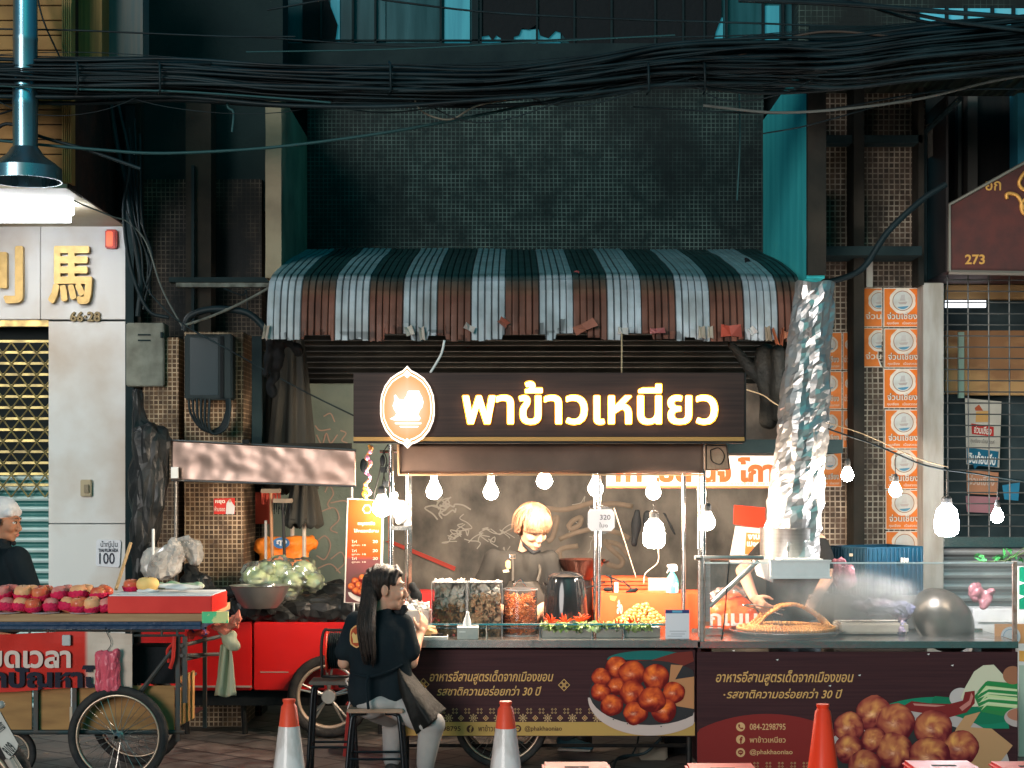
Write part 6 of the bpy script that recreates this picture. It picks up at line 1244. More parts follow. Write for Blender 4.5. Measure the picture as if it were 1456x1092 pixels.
def face_bits(body, c, yaw, pitch, roll, k, closed=False, brow=(.1, .06, .04), lip=(.5, .16, .13)):
    f, E_ = frame(c, yaw, pitch, roll, k)
    dark = M('eye_dark', (.02, .014, .012), .3); lipm = M('lips_%d' % int(lip[0]*100), lip, .5)
    for sx in (-1, 1):
        if closed: MB().tube(bez([f(sx*.018, -.0895, .0), f(sx*.030, -.0885, -.005), f(sx*.042, -.0815, -.001)], 4), .0022*k, 6).build('eyelash', dark, body)
        else:
            MB().ball(f(sx*.030, -.078, .002), 1, 12, 8, (.014*k, .012*k, .0075*k), rot=E_).build('eye', M('eye_white', (.7, .66, .62), .3), body, smooth=True)
            MB().ball(f(sx*.030, -.0885, .002), 1, 10, 6, (.0062*k, .003*k, .0062*k), rot=E_).build('iris', dark, body, smooth=True)
            MB().tube(bez([f(sx*.016, -.089, .004), f(sx*.030, -.0905, .011), f(sx*.044, -.082, .005)], 4), .0022*k, 6).build('eyelash', dark, body)
        MB().tube(bez([f(sx*.014, -.0925, .026), f(sx*.030, -.0925, .031), f(sx*.048, -.083, .026)], 4), [.0025*k]*4+[.003*k]*4+[.0015*k], 6).build('eyebrow', M('brow_%d' % int(brow[0]*100), brow, .7), body)
    MB().ball(f(0, -.0965, -.0625), 1, 12, 6, (.019*k, .005*k, .0045*k), rot=E_).ball(f(0, -.0945, -.0715), 1, 12, 6, (.016*k, .006*k, .0055*k), rot=E_).build('lips', lipm, body, smooth=True)
def hand_prims(w, d, side, curl=.5, k=1, spread=.12):
    """w wrist, d pointing direction, side = towards the thumb; palm normal = d x side is the back"""
    w = Vector(w); d = Vector(d).normalized(); side = Vector(side); side = (side-d*side.dot(d)).normalized(); nb = d.cross(side); out = []
    for i, (o, L, r_) in enumerate(((.030, .040, .0088), (.010, .045, .009), (-.010, .041, .0086), (-.029, .033, .0076))):
        a = w+side*o*.55*k; b = w+d*.082*k+side*o*k; out.append(('c', a, b, .014*k, .0115*k))
        dir_ = (d+side*spread*(o/.03)).normalized(); p = b
        for s_, (ll, q) in enumerate(((L, .55), (L*.62, 1.2), (L*.48, 1.7))):
            an = curl*q; v = dir_*math.cos(an)-nb*math.sin(an); p2 = p+v*ll*k; out.append(('c', p, p2, r_*k*(1-.1*s_), r_*k*(.9-.1*s_))); p = p2
    a = w+d*.022*k+side*.022*k; v = (d*.62+side*.72-nb*.25).normalized(); b = a+v*.038*k; v2 = (d*.85+side*.35-nb*.45).normalized(); c = b+v2*.032*k; out += [('c', a-v*.01*k, b, .014*k, .0105*k), ('c', b, c, .0105*k, .0095*k), ('c', c, c+(d*.9-nb*.5).normalized()*.024*k, .0092*k, .0075*k)]
    out.append(('c', w-d*.02*k, w+d*.03*k, .023*k, .024*k)); return out
black_c = M('black_cotton', (.010, .010, .010), .9, spec=.2, c2=(.020, .019, .017), nscale=4, bump=.5, bscale=7); apr = M('apron_black', (.022, .02, .02), .6, c2=(.04, .036, .03), nscale=5, bump=.3, bscale=8)
maskm = M('mask_black', (.012, .013, .015), .8)
def folds(a, sc): 
    return lambda v, n: v+n*(a*noise.noise(Vector((v.x*sc, v.y*sc, v.z*sc*.35)))+.4*a*math.sin(v.x*sc*2.2+3*noise.noise(v*sc*.5)))

# ---- blond vendor
Yw = .85
vd = thing('person', 'person with blond bowl-cut hair, black T-shirt and apron looking down behind the counter', 'person', (X(740, Yw), Yw, 0))
hc = P(757, 750, Yw-.03); yaw, pit, k = 30, 24, 1.16
sh_l, sh_r = P(703, 798, Yw), P(778, 797, Yw+.02)
el_l, wr_l = P(694, 862, Yw-.02), P(730, 872, Yw-.30); el_r, wr_r = P(779, 850, Yw-.02), P(757, 885, Yw-.30)
body = head_prims(hc, yaw, pit, 0, k)+[('c', hc+Vector((-.02, .03, -.06)), P(744, 798, Yw+.03), .05, .05), ('c', sh_l, sh_r, .055, .055), ('c', P(741, 812, Yw+.03), P(742, 905, Yw+.03), .07, .08),
        ('c', sh_l, el_l, .05, .042), ('c', el_l, wr_l, .042, .03), ('c', sh_r, el_r, .05, .042), ('c', el_r, wr_r, .042, .03),
        ('c', P(722, 905, Yw), P(716, 985, Yw), .09, .065), ('c', P(716, 985, Yw), (X(714, Yw), Yw, .07), .06, .045), ('c', P(760, 905, Yw), P(776, 985, Yw-.02), .09, .065), ('c', P(776, 985, Yw-.02), (X(806, Yw), Yw, .08), .06, .045)]
body += hand_prims(wr_l, (.8, -.6, -.2), (0, -.4, 1), .5, 1.0)+hand_prims(wr_r, (-.7, -.6, -.3), (0, -.3, 1), .6, 1.0)
bd = blob('body', body, skinA, vd, voxel=.007, smooth=2)
face_bits(bd, hc, yaw, pit, 0, k, closed=True, brow=(.45, .24, .12), lip=(.62, .26, .2))
sp = [('c', sh_l+Vector((.01, 0, -.01)), sh_r+Vector((-.01, 0, -.01)), .072, .072), ('c', P(724, 806, Yw), P(724, 900, Yw), .115, .125), ('c', P(758, 806, Yw), P(760, 900, Yw), .115, .125), ('e', P(741, 845, Yw), (.20, .135, .24)),
      ('c', sh_l, P(692, 828, Yw-.01), .075, .082), ('c', sh_r, P(783, 826, Yw-.01), .072, .078)]
def vneck(v, n):
    q = v+n*(.010*noise.noise(Vector((v.x*9, v.y*9, v.z*4)))+.006*math.sin(v.x*30+v.z*9)); return q
blob('t_shirt', sp, black_c, vd, voxel=.012, smooth=4, fn=vneck)
mb = MB()
def apf(u, v):
    x = -.105+.21*u; wd = (.62+.38*min(1, v*3)); c = P(744, 825+78*v, Yw); y = Yw-.163-.018*math.cos((u-.5)*3)*(1 if v > .1 else .6)-.012*math.sin(v*3)+.005*noise.noise(Vector((u*5, v*6, 0))); return (c.x+x*wd*1.4, y+.05*(abs(u-.5)*2)**2, c.z)
ap = mb.grid(apf, 20, 24).build('apron', apr, vd, smooth=True, solid=.004)
MB().tube(bez([P(728, 790, Yw-.07), P(729, 805, Yw-.11), P(729, 827, Yw-.162)], 4), .009, 6).tube(bez([P(762, 795, Yw-.07), P(768, 810, Yw-.11), P(764, 827, Yw-.162)], 4), .009, 6).build('strap', apr, ap)
MB().tube([P(725, 789, Yw-.165), P(733, 789, Yw-.165), P(733, 794, Yw-.168), P(725, 794, Yw-.168), P(725, 789, Yw-.165)], .0025, 5).build('buckle', chrome, ap)
MB().pprism([(719, 799), (722, 796), (726, 798), (726, 808), (721, 809), (719, 805)], Yw-.19, .006).build('badge', M('badge_orange', (.75, .35, .15), .5), ap); MB().pprism([(715, 811), (723, 810), (724, 813), (716, 814)], Yw-.19, .006).build('pin', M('cream_pin', (.75, .65, .45), .5), ap)
f, E_ = frame(hc, yaw, pit, 0, k); hb = M('hair_blond', (.21, .115, .07), .5, c2=(.10, .05, .028), nscale=9, bump=.5, bscale=26, stretch=(6, 6, .6))
hp = [('e', f(0, .018, .050), (.090*k, .104*k, .085*k), E_), ('e', f(0, .05, .0), (.082*k, .064*k, .082*k), E_), ('c', f(-.07, -.01, .03), f(-.082, .025, -.035), .018*k, .012*k), ('c', f(.07, -.01, .03), f(.082, .022, -.03), .018*k, .012*k)]
for i in range(13):
    t_ = -1+2*i/12; hp.append(('c', f(t_*.062, -.055+.02*abs(t_), .085-.015*abs(t_)), f(t_*.074-.006, -.098+.045*t_*t_, .020-.014*abs(t_)), .017*k, .0095*k))
def hfn(v, n): return v+n*.0045*math.sin(math.atan2((v-hc).y, (v-hc).x)*34+4*noise.noise(v*14))
blob('hair', hp, hb, vd, voxel=.007, smooth=2, fn=hfn)
mb = MB()
for i in range(170):
    r_ = random.Random(500+i); t_ = r_.uniform(-1.25, 1.25); L_ = r_.uniform(0, 1); top_ = (r_.uniform(-.02, .02), .03, .137)
    if abs(t_) < .95: pts = [f(*top_), f(t_*.05, -.055+.02*abs(t_), .118-.012*abs(t_)), f(t_*.078, -.094+.03*t_*t_, .062), f(t_*.082+r_.uniform(-.008, .004), -.108+.045*t_*t_, .012+r_.uniform(-.012, .02))]
    else: sg_ = 1 if t_ > 0 else -1; pts = [f(*top_), f(sg_*.07, .01+.06*(L_-.5), .11), f(sg_*.093, .0+.1*(L_-.3), .05), f(sg_*.09, .0+.1*(L_-.3), -.01-.05*L_)]
    mb.tube(bez(pts, 4), [.0028]*8+[.0022, .0018, .0012, .0008, .0005], 4)
mb.build('hair_strands', M('hair_blond_light', (.27, .155, .095), .4, c2=(.13, .065, .035), nscale=20), vd, smooth=True)
mk = [('c', f(-.055, -.04, -.088), f(-.015, -.088, -.112), .010*k, .012*k), ('c', f(-.015, -.088, -.112), f(.03, -.075, -.108), .012*k, .009*k), ('c', f(-.055, -.04, -.088), f(-.062, -.02, -.07), .010*k, .004*k)]
blob('face_mask', mk, maskm, vd, voxel=.006, smooth=1)
MB().tube(bez([f(-.062, -.02, -.07), f(-.078, .0, -.04), f(-.08, .02, -.02)], 4), .002, 5).build('mask_loop', maskm, vd)
jean = M('jean_dark', (.04, .06, .075), .85, c2=(.07, .09, .1), nscale=9)
blob('trousers', [('c', P(722, 900, Yw), P(716, 985, Yw), .11, .08), ('c', P(716, 985, Yw), (X(714, Yw), Yw, .10), .078, .062), ('c', P(760, 900, Yw), P(776, 985, Yw-.02), .11, .08), ('c', P(776, 985, Yw-.02), (X(806, Yw), Yw, .105), .078, .062)], jean, vd, voxel=.014, disp=.008, dscale=9)
shm = M('slip_on_blue', (.03, .09, .12), .8, c2=(.05, .12, .15), nscale=20)
for px, dx in ((800, .10), (712, .06)):
    x = X(px, Yw); so_ = blob('shoe', [('c', (x, Yw, .06), (x+.13, Yw-.05, .035), .042, .030), ('c', (x+.02, Yw, .035), (x+.17, Yw-.06, .03), .04, .028)], shm, vd, voxel=.008); 
    MB().tube([(x-.02, Yw, .014), (x+.08, Yw-.03, .014), (x+.18, Yw-.062, .014)], [.05, .05, .034], 12, flat=1).build('sole', M('sole_white', (.6, .56, .5), .7), so_); 
for o in [o for o in bpy.data.objects if o.name.startswith('sole')]:
    for v in o.data.vertices: v.co.z = .002+(v.co.z-.002)*.22+.004 if v.co.z > -.1 else v.co.z

# ---- seated woman seen from behind
Yp_ = -.35
wm = thing('person', 'person with long black ponytail and navy polo seated on a stool, back turned', 'person', (X(540, Yp_), Yp_, 0))
hc = P(549, 836, Yp_); yaw, pit, k = 98, 3, 1.12
Ls, Rs = P(505, 885, Yp_), P(572, 888, Yp_+.02); Le, Re = P(489, 942, Yp_+.0), P(585, 942, Yp_+.02); Lw, Rw = P(512, 952, Yp_+.2), P(597, 903, Yp_+.20)
hipL, hipR = P(527, 1000, Yp_), P(556, 998, Yp_+.0); knR, knL = P(613, 1030, Yp_-.06), P(558, 1018, Yp_+.28)
body = head_prims(hc, yaw, pit, 0, k)+[('c', hc+Vector((-.015, 0, -.06)), P(541, 892, Yp_), .048, .046), ('c', Ls, Rs, .042, .042), ('c', P(540, 905, Yp_+.02), P(541, 985, Yp_+.02), .06, .07),
     ('c', Ls, Le, .046, .038), ('c', Le, Lw, .037, .026), ('c', Rs, Re, .046, .038), ('c', Re, Rw, .037, .025), ('c', hipL, knL, .085, .06), ('c', hipR, knR, .085, .062), ('c', knR, P(603, 1098, Yp_-.02), .058, .036), ('c', knL, P(556, 1085, Yp_+.25), .056, .036)]
body += hand_prims(Rw, (.25, .5, .8), (-.5, -.6, .2), .5, .95)+hand_prims(Lw, (.4, .9, .1), (.3, 0, 1), .6, .95)
bd = blob('body', body, skinA, wm, voxel=.007, smooth=2)
face_bits(bd, hc, yaw, pit, 0, k, brow=(.06, .04, .03))
navy = M('polo_navy', (.006, .011, .015), .9, spec=.1, c2=(.012, .018, .022), nscale=4, bump=.5, bscale=7)
blob('polo_shirt', [('c', Ls+Vector((.01, 0, -.005)), Rs+Vector((-.01, 0, -.005)), .068, .066), ('e', P(539, 925, Yp_), (.175, .13, .22)), ('c', P(522, 905, Yp_), P(524, 985, Yp_), .10, .115), ('c', P(556, 905, Yp_), P(560, 985, Yp_), .10, .11), ('c', Ls, P(491, 926, Yp_), .064, .07), ('c', Rs, P(581, 924, Yp_+.01), .064, .068), ('c', P(544, 872, Yp_), P(541, 888, Yp_), .058, .085)], navy, wm, voxel=.011, smooth=4, fn=folds(.009, 9))
# round emblem on the back
def ep(sc): return [(507+a*sc, 905.5+b*sc) for a, b in ((0, -17), (4, -15), (8, -11), (9.5, -5), (9.5, 6), (8, 11), (4, 14), (0, 16), (-4, 14), (-8, 11), (-9.5, 6), (-9.5, -5), (-8, -11), (-4, -15))]
pj = MB()
for sc, dy, col in ((1, 0, (.6, .32, .12)), (.86, -.0012, (.35, .06, .02))): pj.col = col; pj.add([P(a, b, Yp_-.128+dy+.0008*abs(a-512)) for a, b in ep(sc)], [tuple(range(14))])
pj.col = (.65, .42, .16); pj.add([P(a, b, Yp_-.1305) for a, b in ((502, 910), (500, 903), (502, 899), (506, 903), (509, 899), (513, 898), (514, 905), (511, 911), (513, 914), (502, 914))], [tuple(range(10))])
pj.build('emblem', M('emblem_thread', (1, 1, 1), .7, vc=True), wm, solid=.003)
hairk = M('hair_black', (.012, .010, .010), .35, c2=(.035, .022, .016), nscale=8, bump=.5, bscale=30, stretch=(8, 8, .4))
f, E_ = frame(hc, yaw, pit, 0, k)
hp = [('e', f(0, .025, .042), (.083*k, .094*k, .084*k), E_), ('e', f(0, .055, .0), (.074*k, .058*k, .075*k), E_), ('c', f(-.045, -.05, .085), f(-.070, -.035, .03), .02*k, .012*k), ('c', f(.045, -.05, .085), f(.070, -.035, .03), .02*k, .012*k), ('c', f(0, -.045, .1), f(.035, -.062, .075), .022*k, .018*k), ('c', f(0, -.045, .1), f(-.035, -.062, .075), .022*k, .018*k)]
blob('hair', hp, hairk, wm, voxel=.007, smooth=2, fn=lambda v, n: v+n*.003*math.sin(v.x*190+6*noise.noise(v*9)))
rt = P(533, 822, Yp_-.01)
tail = []
for i in range(16):
    a = i/16*6.28; q_ = Vector((math.cos(a), math.sin(a)*.6, 0)); rr_ = random.Random(i); L_ = rr_.uniform(.42, .52)
    tail.append([rt, rt+Vector((-.028, -.03, .012))+q_*.018, P(524, 852, Yp_-.09)+q_*.032, P(521, 890, Yp_-.145)+q_*.038, P(524, 925, Yp_-.15)+q_*.032, P(526, 925, Yp_-.15)+q_*.02+Vector((.0, 0, -(L_-.42)))])
mb = MB()
for pth in tail: mb.tube(bez(pth, 6), [.016]*12+[.015]*8+[.012]*6+[.009, .006, .004, .002, .001], 8)
mb.build('ponytail', hairk, wm, smooth=True)
mb = MB()
for i in range(60):
    rr_ = random.Random(100+i); a = rr_.uniform(0, 6.28); q_ = Vector((math.cos(a), math.sin(a)*.6, 0)); e_ = rr_.uniform(-.01, .02)
    mb.tube(bez([rt+q_*.01, rt+Vector((-.028, -.035, .012))+q_*.022, P(524, 852, Yp_-.095)+q_*.044, P(520, 890, Yp_-.15)+q_*.05, P(524, 930, Yp_-.155)+q_*.042, P(525, 945, Yp_-.15)+q_*(.02+e_)], 5), [.003]*20+[.0025, .002, .0015, .001, .0008, .0005], 4)
mb.build('hair_strands', hairk, wm, smooth=True)
MB().tube(bez([rt+Vector((.03*math.cos(a), -.012+.03*math.sin(a)*.4, .02+.03*math.sin(a))) for a in [i*6.28/10 for i in range(11)]], 4), .006, 6).build('hair_tie', M('scrunchie', (.45, .32, .24), .8), wm, smooth=True)
blob('face_mask', [('c', f(.03, -.035, -.085), f(0, -.1, -.105), .014*k, .02*k), ('c', f(.06, -.005, -.07), f(.03, -.035, -.085), .010*k, .014*k), ('c', f(0, -.1, -.09), f(-.01, -.09, -.125), .012*k, .014*k), ('c', f(.045, -.03, -.10), f(.02, -.07, -.125), .02*k, .02*k)], maskm, wm, voxel=.006, smooth=2)
MB().tube(bez([f(.06, -.01, -.065), f(.078, -.005, -.03), f(.082, .02, .0)], 4), .0022, 5).build('mask_loop', maskm, wm)
# apron skirt
def sk(u, v):
    ax = [P(566, 948, Yp_-.09), P(575, 968, Yp_-.13), P(587, 990, Yp_-.15), P(600, 1012, Yp_-.16), P(612, 1030, Yp_-.15)]
    i = min(3, int(v*4)); t_ = v*4-i; c = ax[i].lerp(ax[i+1], t_); wd = .03+.085*v; a = (u-.5)*2
    d_ = Vector((.72, 0, .55)) if v > .5 else Vector((.8, 0, .4)); q = c+d_*a*wd; q.y += .05*a*a+.022*math.sin(a*4+v*4)*v+(.10*max(0, a)); return q
MB().grid(sk, 22, 26).build('apron', M('apron_leather', (.006, .006, .006), .6, c2=(.014, .013, .011), nscale=4, bump=.3), wm, smooth=True, solid=.004)
MB().tube(bez([P(503, 958, Yp_-.10), P(525, 962, Yp_-.15), P(552, 955, Yp_-.145), P(572, 945, Yp_-.1)], 4), .008, 6).tube(bez([P(524, 960, Yp_-.15), P(521, 975, Yp_-.17), P(523, 1000, Yp_-.17), P(524, 1008, Yp_-.18)], 4), .009, 6).build('apron_strings', navy, wm)
pant = M('trousers_grey', (.36, .33, .31), .85, c2=(.26, .25, .25), nscale=5, bump=.4, bscale=8)
blob('trousers', [('e', P(540, 998, Yp_), (.16, .125, .065)), ('c', hipL, knL, .095, .075), ('c', hipR+Vector((.02, 0, 0)), knR, .092, .078), ('c', knR, P(604, 1090, Yp_-.02), .076, .05), ('c', knL, P(556, 1080, Yp_+.25), .07, .05)], pant, wm, voxel=.011, smooth=3, fn=folds(.006, 12))
for a, y_ in ((603, Yp_-.03), (556, Yp_+.22)):
    x = X(a, y_); blob('shoe', [('c', (x, y_, .045), (x+.06, y_+.12, .035), .04, .032)], M('shoe_dark', (.03, .03, .03), .6), wm, voxel=.009)

# ---- man in white cap behind the fruit
Ym = .75
mn = thing('person', 'person in white cloth cap and dark sweater in profile behind the fruit cart', 'person', (X(10, Ym), Ym, 0))
hc = P(5, 741, Ym); yaw, pit, k = 84, 8, 1.1
Ls, Rs = P(-12, 785, Ym-.15), P(20, 785, Ym+.12)
body = head_prims(hc, yaw, pit, 0, k)+[('c', hc+Vector((-.02, .0, -.05)), P(-3, 788, Ym), .05, .05), ('c', P(0, 800, Ym), P(4, 920, Ym), .08, .08), ('c', P(22, 792, Ym-.13), P(46, 850, Ym-.16), .06, .05), ('c', P(46, 850, Ym-.16), P(80, 870, Ym-.3), .045, .032), ('c', P(0, 920, Ym), (X(0, Ym), Ym, .08), .12, .06)]+hand_prims(P(80, 870, Ym-.3), (1, -.3, -.1), (0, 0, 1), .5)
bd = blob('body', body, skinB, mn, voxel=.008, smooth=2); face_bits(bd, hc, yaw, pit, 0, k)
blob('sweater', [('c', P(-20, 800, Ym-.1), P(14, 800, Ym+.1), .11, .10), ('e', P(4, 812, Ym), (.19, .17, .15)), ('e', P(10, 850, Ym), (.21, .18, .24)), ('c', P(26, 795, Ym-.11), P(48, 850, Ym-.15), .085, .062), ('c', P(-2, 776, Ym), P(-2, 790, Ym), .075, .09), ('c', P(48, 850, Ym-.15), P(74, 868, Ym-.27), .06, .045)], navy, mn, voxel=.013, smooth=4, fn=folds(.008, 8))
f, E_ = frame(hc, yaw, pit, 0, k)
capm = M('cap_white', (.68, .66, .66), .85, c2=(.55, .53, .55), nscale=6, bump=.3)
blob('cap', [('e', f(0, .02, .065), (.088*k, .104*k, .078*k), E_), ('e', f(0, .06, .02), (.08*k, .066*k, .08*k), E_), ('c', f(-.06, -.05, .055), f(.06, -.05, .055), .026*k, .026*k)], capm, mn, voxel=.008, smooth=3, disp=.006, dscale=18)
blob('hair', [('e', f(0, .04, -.01), (.082*k, .055*k, .045*k), E_), ('c', f(-.072, -.012, .01), f(-.074, -.012, -.02), .010*k, .006*k), ('c', f(.072, -.012, .01), f(.074, -.012, -.02), .010*k, .006*k)], hairk, mn, voxel=.007)
blob('face_mask', [('c', f(.045, -.03, -.095), f(.01, -.075, -.12), .018*k, .016*k), ('c', f(.03, -.03, -.115), f(-.03, -.03, -.115), .02*k, .02*k)], maskm, mn, voxel=.007)
MB().tube(bez([f(.05, -.035, -.085), f(.074, -.02, -.05), f(.082, .01, .01)], 4), .002, 5).build('mask_loop', maskm, mn)

# ---- cook hidden behind the duct, reaching with tongs
Yc = .85
ck = thing('person', 'person mostly hidden behind the foil duct, reaching over the grill with tongs', 'person', (X(1128, Yc), Yc, 0))
hc = P(1132, 712, Yc); yaw, pit, k = -10, 25, 1.05
el, wr = P(1056, 812, Yc-.08), P(1072, 850, .42)
body = head_prims(hc, yaw, pit, 0, k)+[('c', hc+Vector((0, .02, -.06)), P(1130, 762, Yc), .05, .06), ('c', P(1100, 768, Yc), P(1162, 768, Yc), .05, .05), ('c', P(1130, 780, Yc), P(1130, 900, Yc), .07, .08), ('c', P(1098, 770, Yc), el, .048, .045), ('c', el, wr, .046, .03),
   ('c', P(1165, 770, Yc), P(1178, 820, Yc-.05), .048, .04), ('c', P(1178, 820, Yc-.05), P(1160, 850, .5), .04, .03), ('c', P(1115, 900, Yc), (X(1115, Yc), Yc, .08), .1, .05), ('c', P(1145, 900, Yc), (X(1145, Yc), Yc, .08), .1, .05)]
dt = (P(1088, 866, .36)-wr); body += hand_prims(wr, dt, (.3, -.5, 1), .85, 1.05, .08)+hand_prims(P(1160, 850, .5), (-.5, -.6, -.5), (-.3, 0, 1), .5)
bd = blob('body', body, skinA, ck, voxel=.007, smooth=2); face_bits(bd, hc, yaw, pit, 0, k, closed=True)
f, E_ = frame(hc, yaw, pit, 0, k); blob('hair', [('e', f(0, .02, .05), (.084*k, .098*k, .08*k), E_), ('e', f(0, .05, .0), (.078*k, .06*k, .075*k), E_)], hairk, ck, voxel=.008)
blob('t_shirt', [('c', P(1100, 775, Yc), P(1160, 775, Yc), .075, .075), ('e', P(1130, 835, Yc), (.19, .14, .3)), ('c', P(1098, 775, Yc), P(1076, 797, Yc-.05), .072, .068), ('c', P(1164, 775, Yc), P(1174, 800, Yc-.03), .07, .068)], black_c, ck, voxel=.014, smooth=4, fn=folds(.008, 8))
blob('trousers', [('c', P(1115, 900, Yc), (X(1115, Yc), Yc, .1), .11, .06), ('c', P(1145, 900, Yc), (X(1145, Yc), Yc, .1), .11, .06)], jean, ck, voxel=.015)
tg = thing('tongs', 'steel tongs held over the coiled sausages', 'tongs', P(1090, 866, .36))
a0 = P(1055, 861, .36); MB().tube(bez([a0, P(1066, 860, .36), P(1088, 862, .345), P(1114, 866, .335)], 4), .008, 6).build('upper_arm_blade', steel, tg, smooth=True) if False else None
MB().tube(bez([a0, P(1070, 860, .36), P(1092, 864, .35), P(1115, 867, .34)], 4), .006, 6, flat=2).build('blade', steel, tg, smooth=True)
MB().tube(bez([a0, P(1070, 864, .38), P(1092, 869, .38), P(1113, 874, .36)], 4), .006, 6, flat=2).build('blade', steel, tg, smooth=True)
# ================================================================ FRUIT CART AND THE LEFT SIDE
rr = random.Random(21)
ft = thing('fruit_cart', 'old wheeled fruit cart with dark frame, plywood sides and a red Thai banner', 'handcart', (X(120, -.3), 0, 0))
Yf = -.4; frm = M('cart_frame', (.03, .05, .055), .5, .3, c2=(.07, .05, .04), nscale=14)
MB().box(X(-120, Yf), X(288, Yf), Yf, .55, Z(884, Yf), Z(873, Yf)).build('table_board', M('board_edge', (.42, .26, .14), .7, c2=(.28, .16, .08), nscale=5, stretch=(.4, 1, 6)), ft, bevel=.004)
MB().box(X(-120, Yf), X(286, Yf), Yf-.015, .55, Z(892, Yf)-.01, Z(884, Yf)-.001).tube([(X(-120, Yf), Yf, Z(889, Yf)), (X(286, Yf), Yf, Z(888, Yf))], .018, 8).build('navy_trim', M('navy_tarp', (.012, .03, .07), .45, c2=(.02, .05, .1), nscale=6, bump=.3), ft)
MB().box(X(287, Yf), X(324, Yf), Yf+.0, Yf+.03, Z(886, Yf), Z(870, Yf)).build('green_tape', M('green_tape', (.08, .5, .22), .5, c2=(.6, .6, .25), nscale=14, npos=(.48, .52)), ft)
mb = MB()
for z in (Z(897, Yf), Z(904, Yf)): mb.tube([(X(-120, Yf), Yf+.01, z), (X(262, Yf), Yf+.01, z)], .008, 6)
for px in (-60, 42, 68, 79, 127, 155, 187, 230, 252): mb.tube([P(px, 888, Yf+.01), P(px, 905, Yf+.01)], .008, 6)
for px, y1 in ((50, 1045), (105, 1040), (252, 1055), (262, 1000)): mb.box(X(px, Yf)-.012, X(px, Yf)+.012, Yf+.01, Yf+.034, Z(y1, Yf), Z(905, Yf))
mb.tube([P(195, 990, Yf), P(245, 925, Yf)], .014, 8).tube([P(-60, 1041, Yf+.02), P(262, 1041, Yf+.02)], .014, 8)
for px in (50, 252): mb.box(X(px, Yf)-.012, X(px, Yf)+.012, .45, .474, .2, Z(884, Yf))
mb.tube([P(262, 938, Yf+.01), P(300, 930, .3)], .01, 6).tube([P(256, 975, Yf), P(278, 958, .3)], .01, 6).tube([P(258, 918, Yf), P(312, 905, .1)], .012, 6).tube([P(258, 932, Yf), P(312, 930, .1)], .012, 6)
mb.build('frame', frm, ft)
MB().box(X(-120, Yf), X(250, Yf), Yf+.05, .5, Z(1038, Yf), Z(1036, Yf)).build('floor_board', blackm, ft)
ply = M('plywood', (.36, .19, .07), .7, c2=(.22, .11, .045), nscale=3, stretch=(1, 1, 5), bump=.05)
for a, b in ((-60, 45), (54, 100), (110, 248)):
    MB().pbox(a, 975, b, 1038, Yf+.04, .01).build('plywood_side', ply, ft)
mb = MB()
for i in range(4): x = X(254+i*4.2, Yf+.1+.05*i); mb.box(x, x+.01, Yf+.05+.1*i, Yf+.12+.1*i, Z(1035, Yf), Z(965, Yf))
mb.build('slatted_end', M('slat_wood', (.5, .28, .1), .6, c2=(.3, .15, .05), nscale=8), ft)
MB().pbox(195, 985, 214, 1036, Yf+.3, .15).pbox(160, 1008, 214, 1036, Yf+.25, .1).pbox(99, 1005, 103, 1037, Yf+.02, .01).build('carton', M('carton_pale', (.45, .36, .28), .8), ft)
MB().pbox(118, 990, 160, 1036, Yf+.15, .2).build('blue_crate', M('crate_navy', (.02, .04, .12), .5), ft)
MB().pbox(180, 920, 248, 972, Yf+.15, .25).build('dark_load', rag, ft)
bn = MB(); Yb = Yf-.01
def bf(u, v): x = -60+248*u; y = 900+(84-6*u)*v+2*math.sin(u*7); return P(x, y, Yb+.012*noise.noise(Vector((u*6, v*3, 0))))
bn.grid(bf, 40, 10, lambda u, v: (.58, .022, .012) if u < .737 else (.58, .46, .38))
bn.build('banner_cloth', M('banner_print', (1, 1, 1), .6, c2=(.8, .78, .76), nscale=6, vc=True), ft, solid=.003)
pr = MB(); put_text(pr, 'หมดเวลา', -42, 925, 100.5, 950, Yb-.018, bold=.03, col=(.62, .48, .42)); put_text(pr, 'ยกปัญหาไ', -40, 946, 134, 984, Yb-.018, bold=.045, col=(.006, .008, .02)); pr.build('banner_lettering', printm, ft)
MB().pbox(88, 903, 100, 918, Yb-.03, .02).build('clamp', M('clamp_grey', (.2, .22, .22), .4, .5), ft, bevel=.003)
wheel(ft, (X(168, -.45), -.45, .285), .285, 34, w=.025); wheel(ft, (X(196, .3), .3, .285), .285, 20, w=.025); MB().tube([(X(168, -.45), -.5, .285), (X(168, -.45), .35, .285)], .012, 8).build('axle', blackm, ft)
wheel(ft, (X(8, -.3), -.2, .15), .15, 10, w=.02)
MB().tube(bez([P(248, 905, Yf-.01), P(246, 935, Yf-.02), P(242, 950, Yf-.01)], 4), .012, 6).tube(bez([P(246, 915, Yf), P(238, 925, Yf), P(240, 942, Yf)], 4), .009, 6).build('red_strap', M('strap_red', (.5, .03, .02), .5), ft)
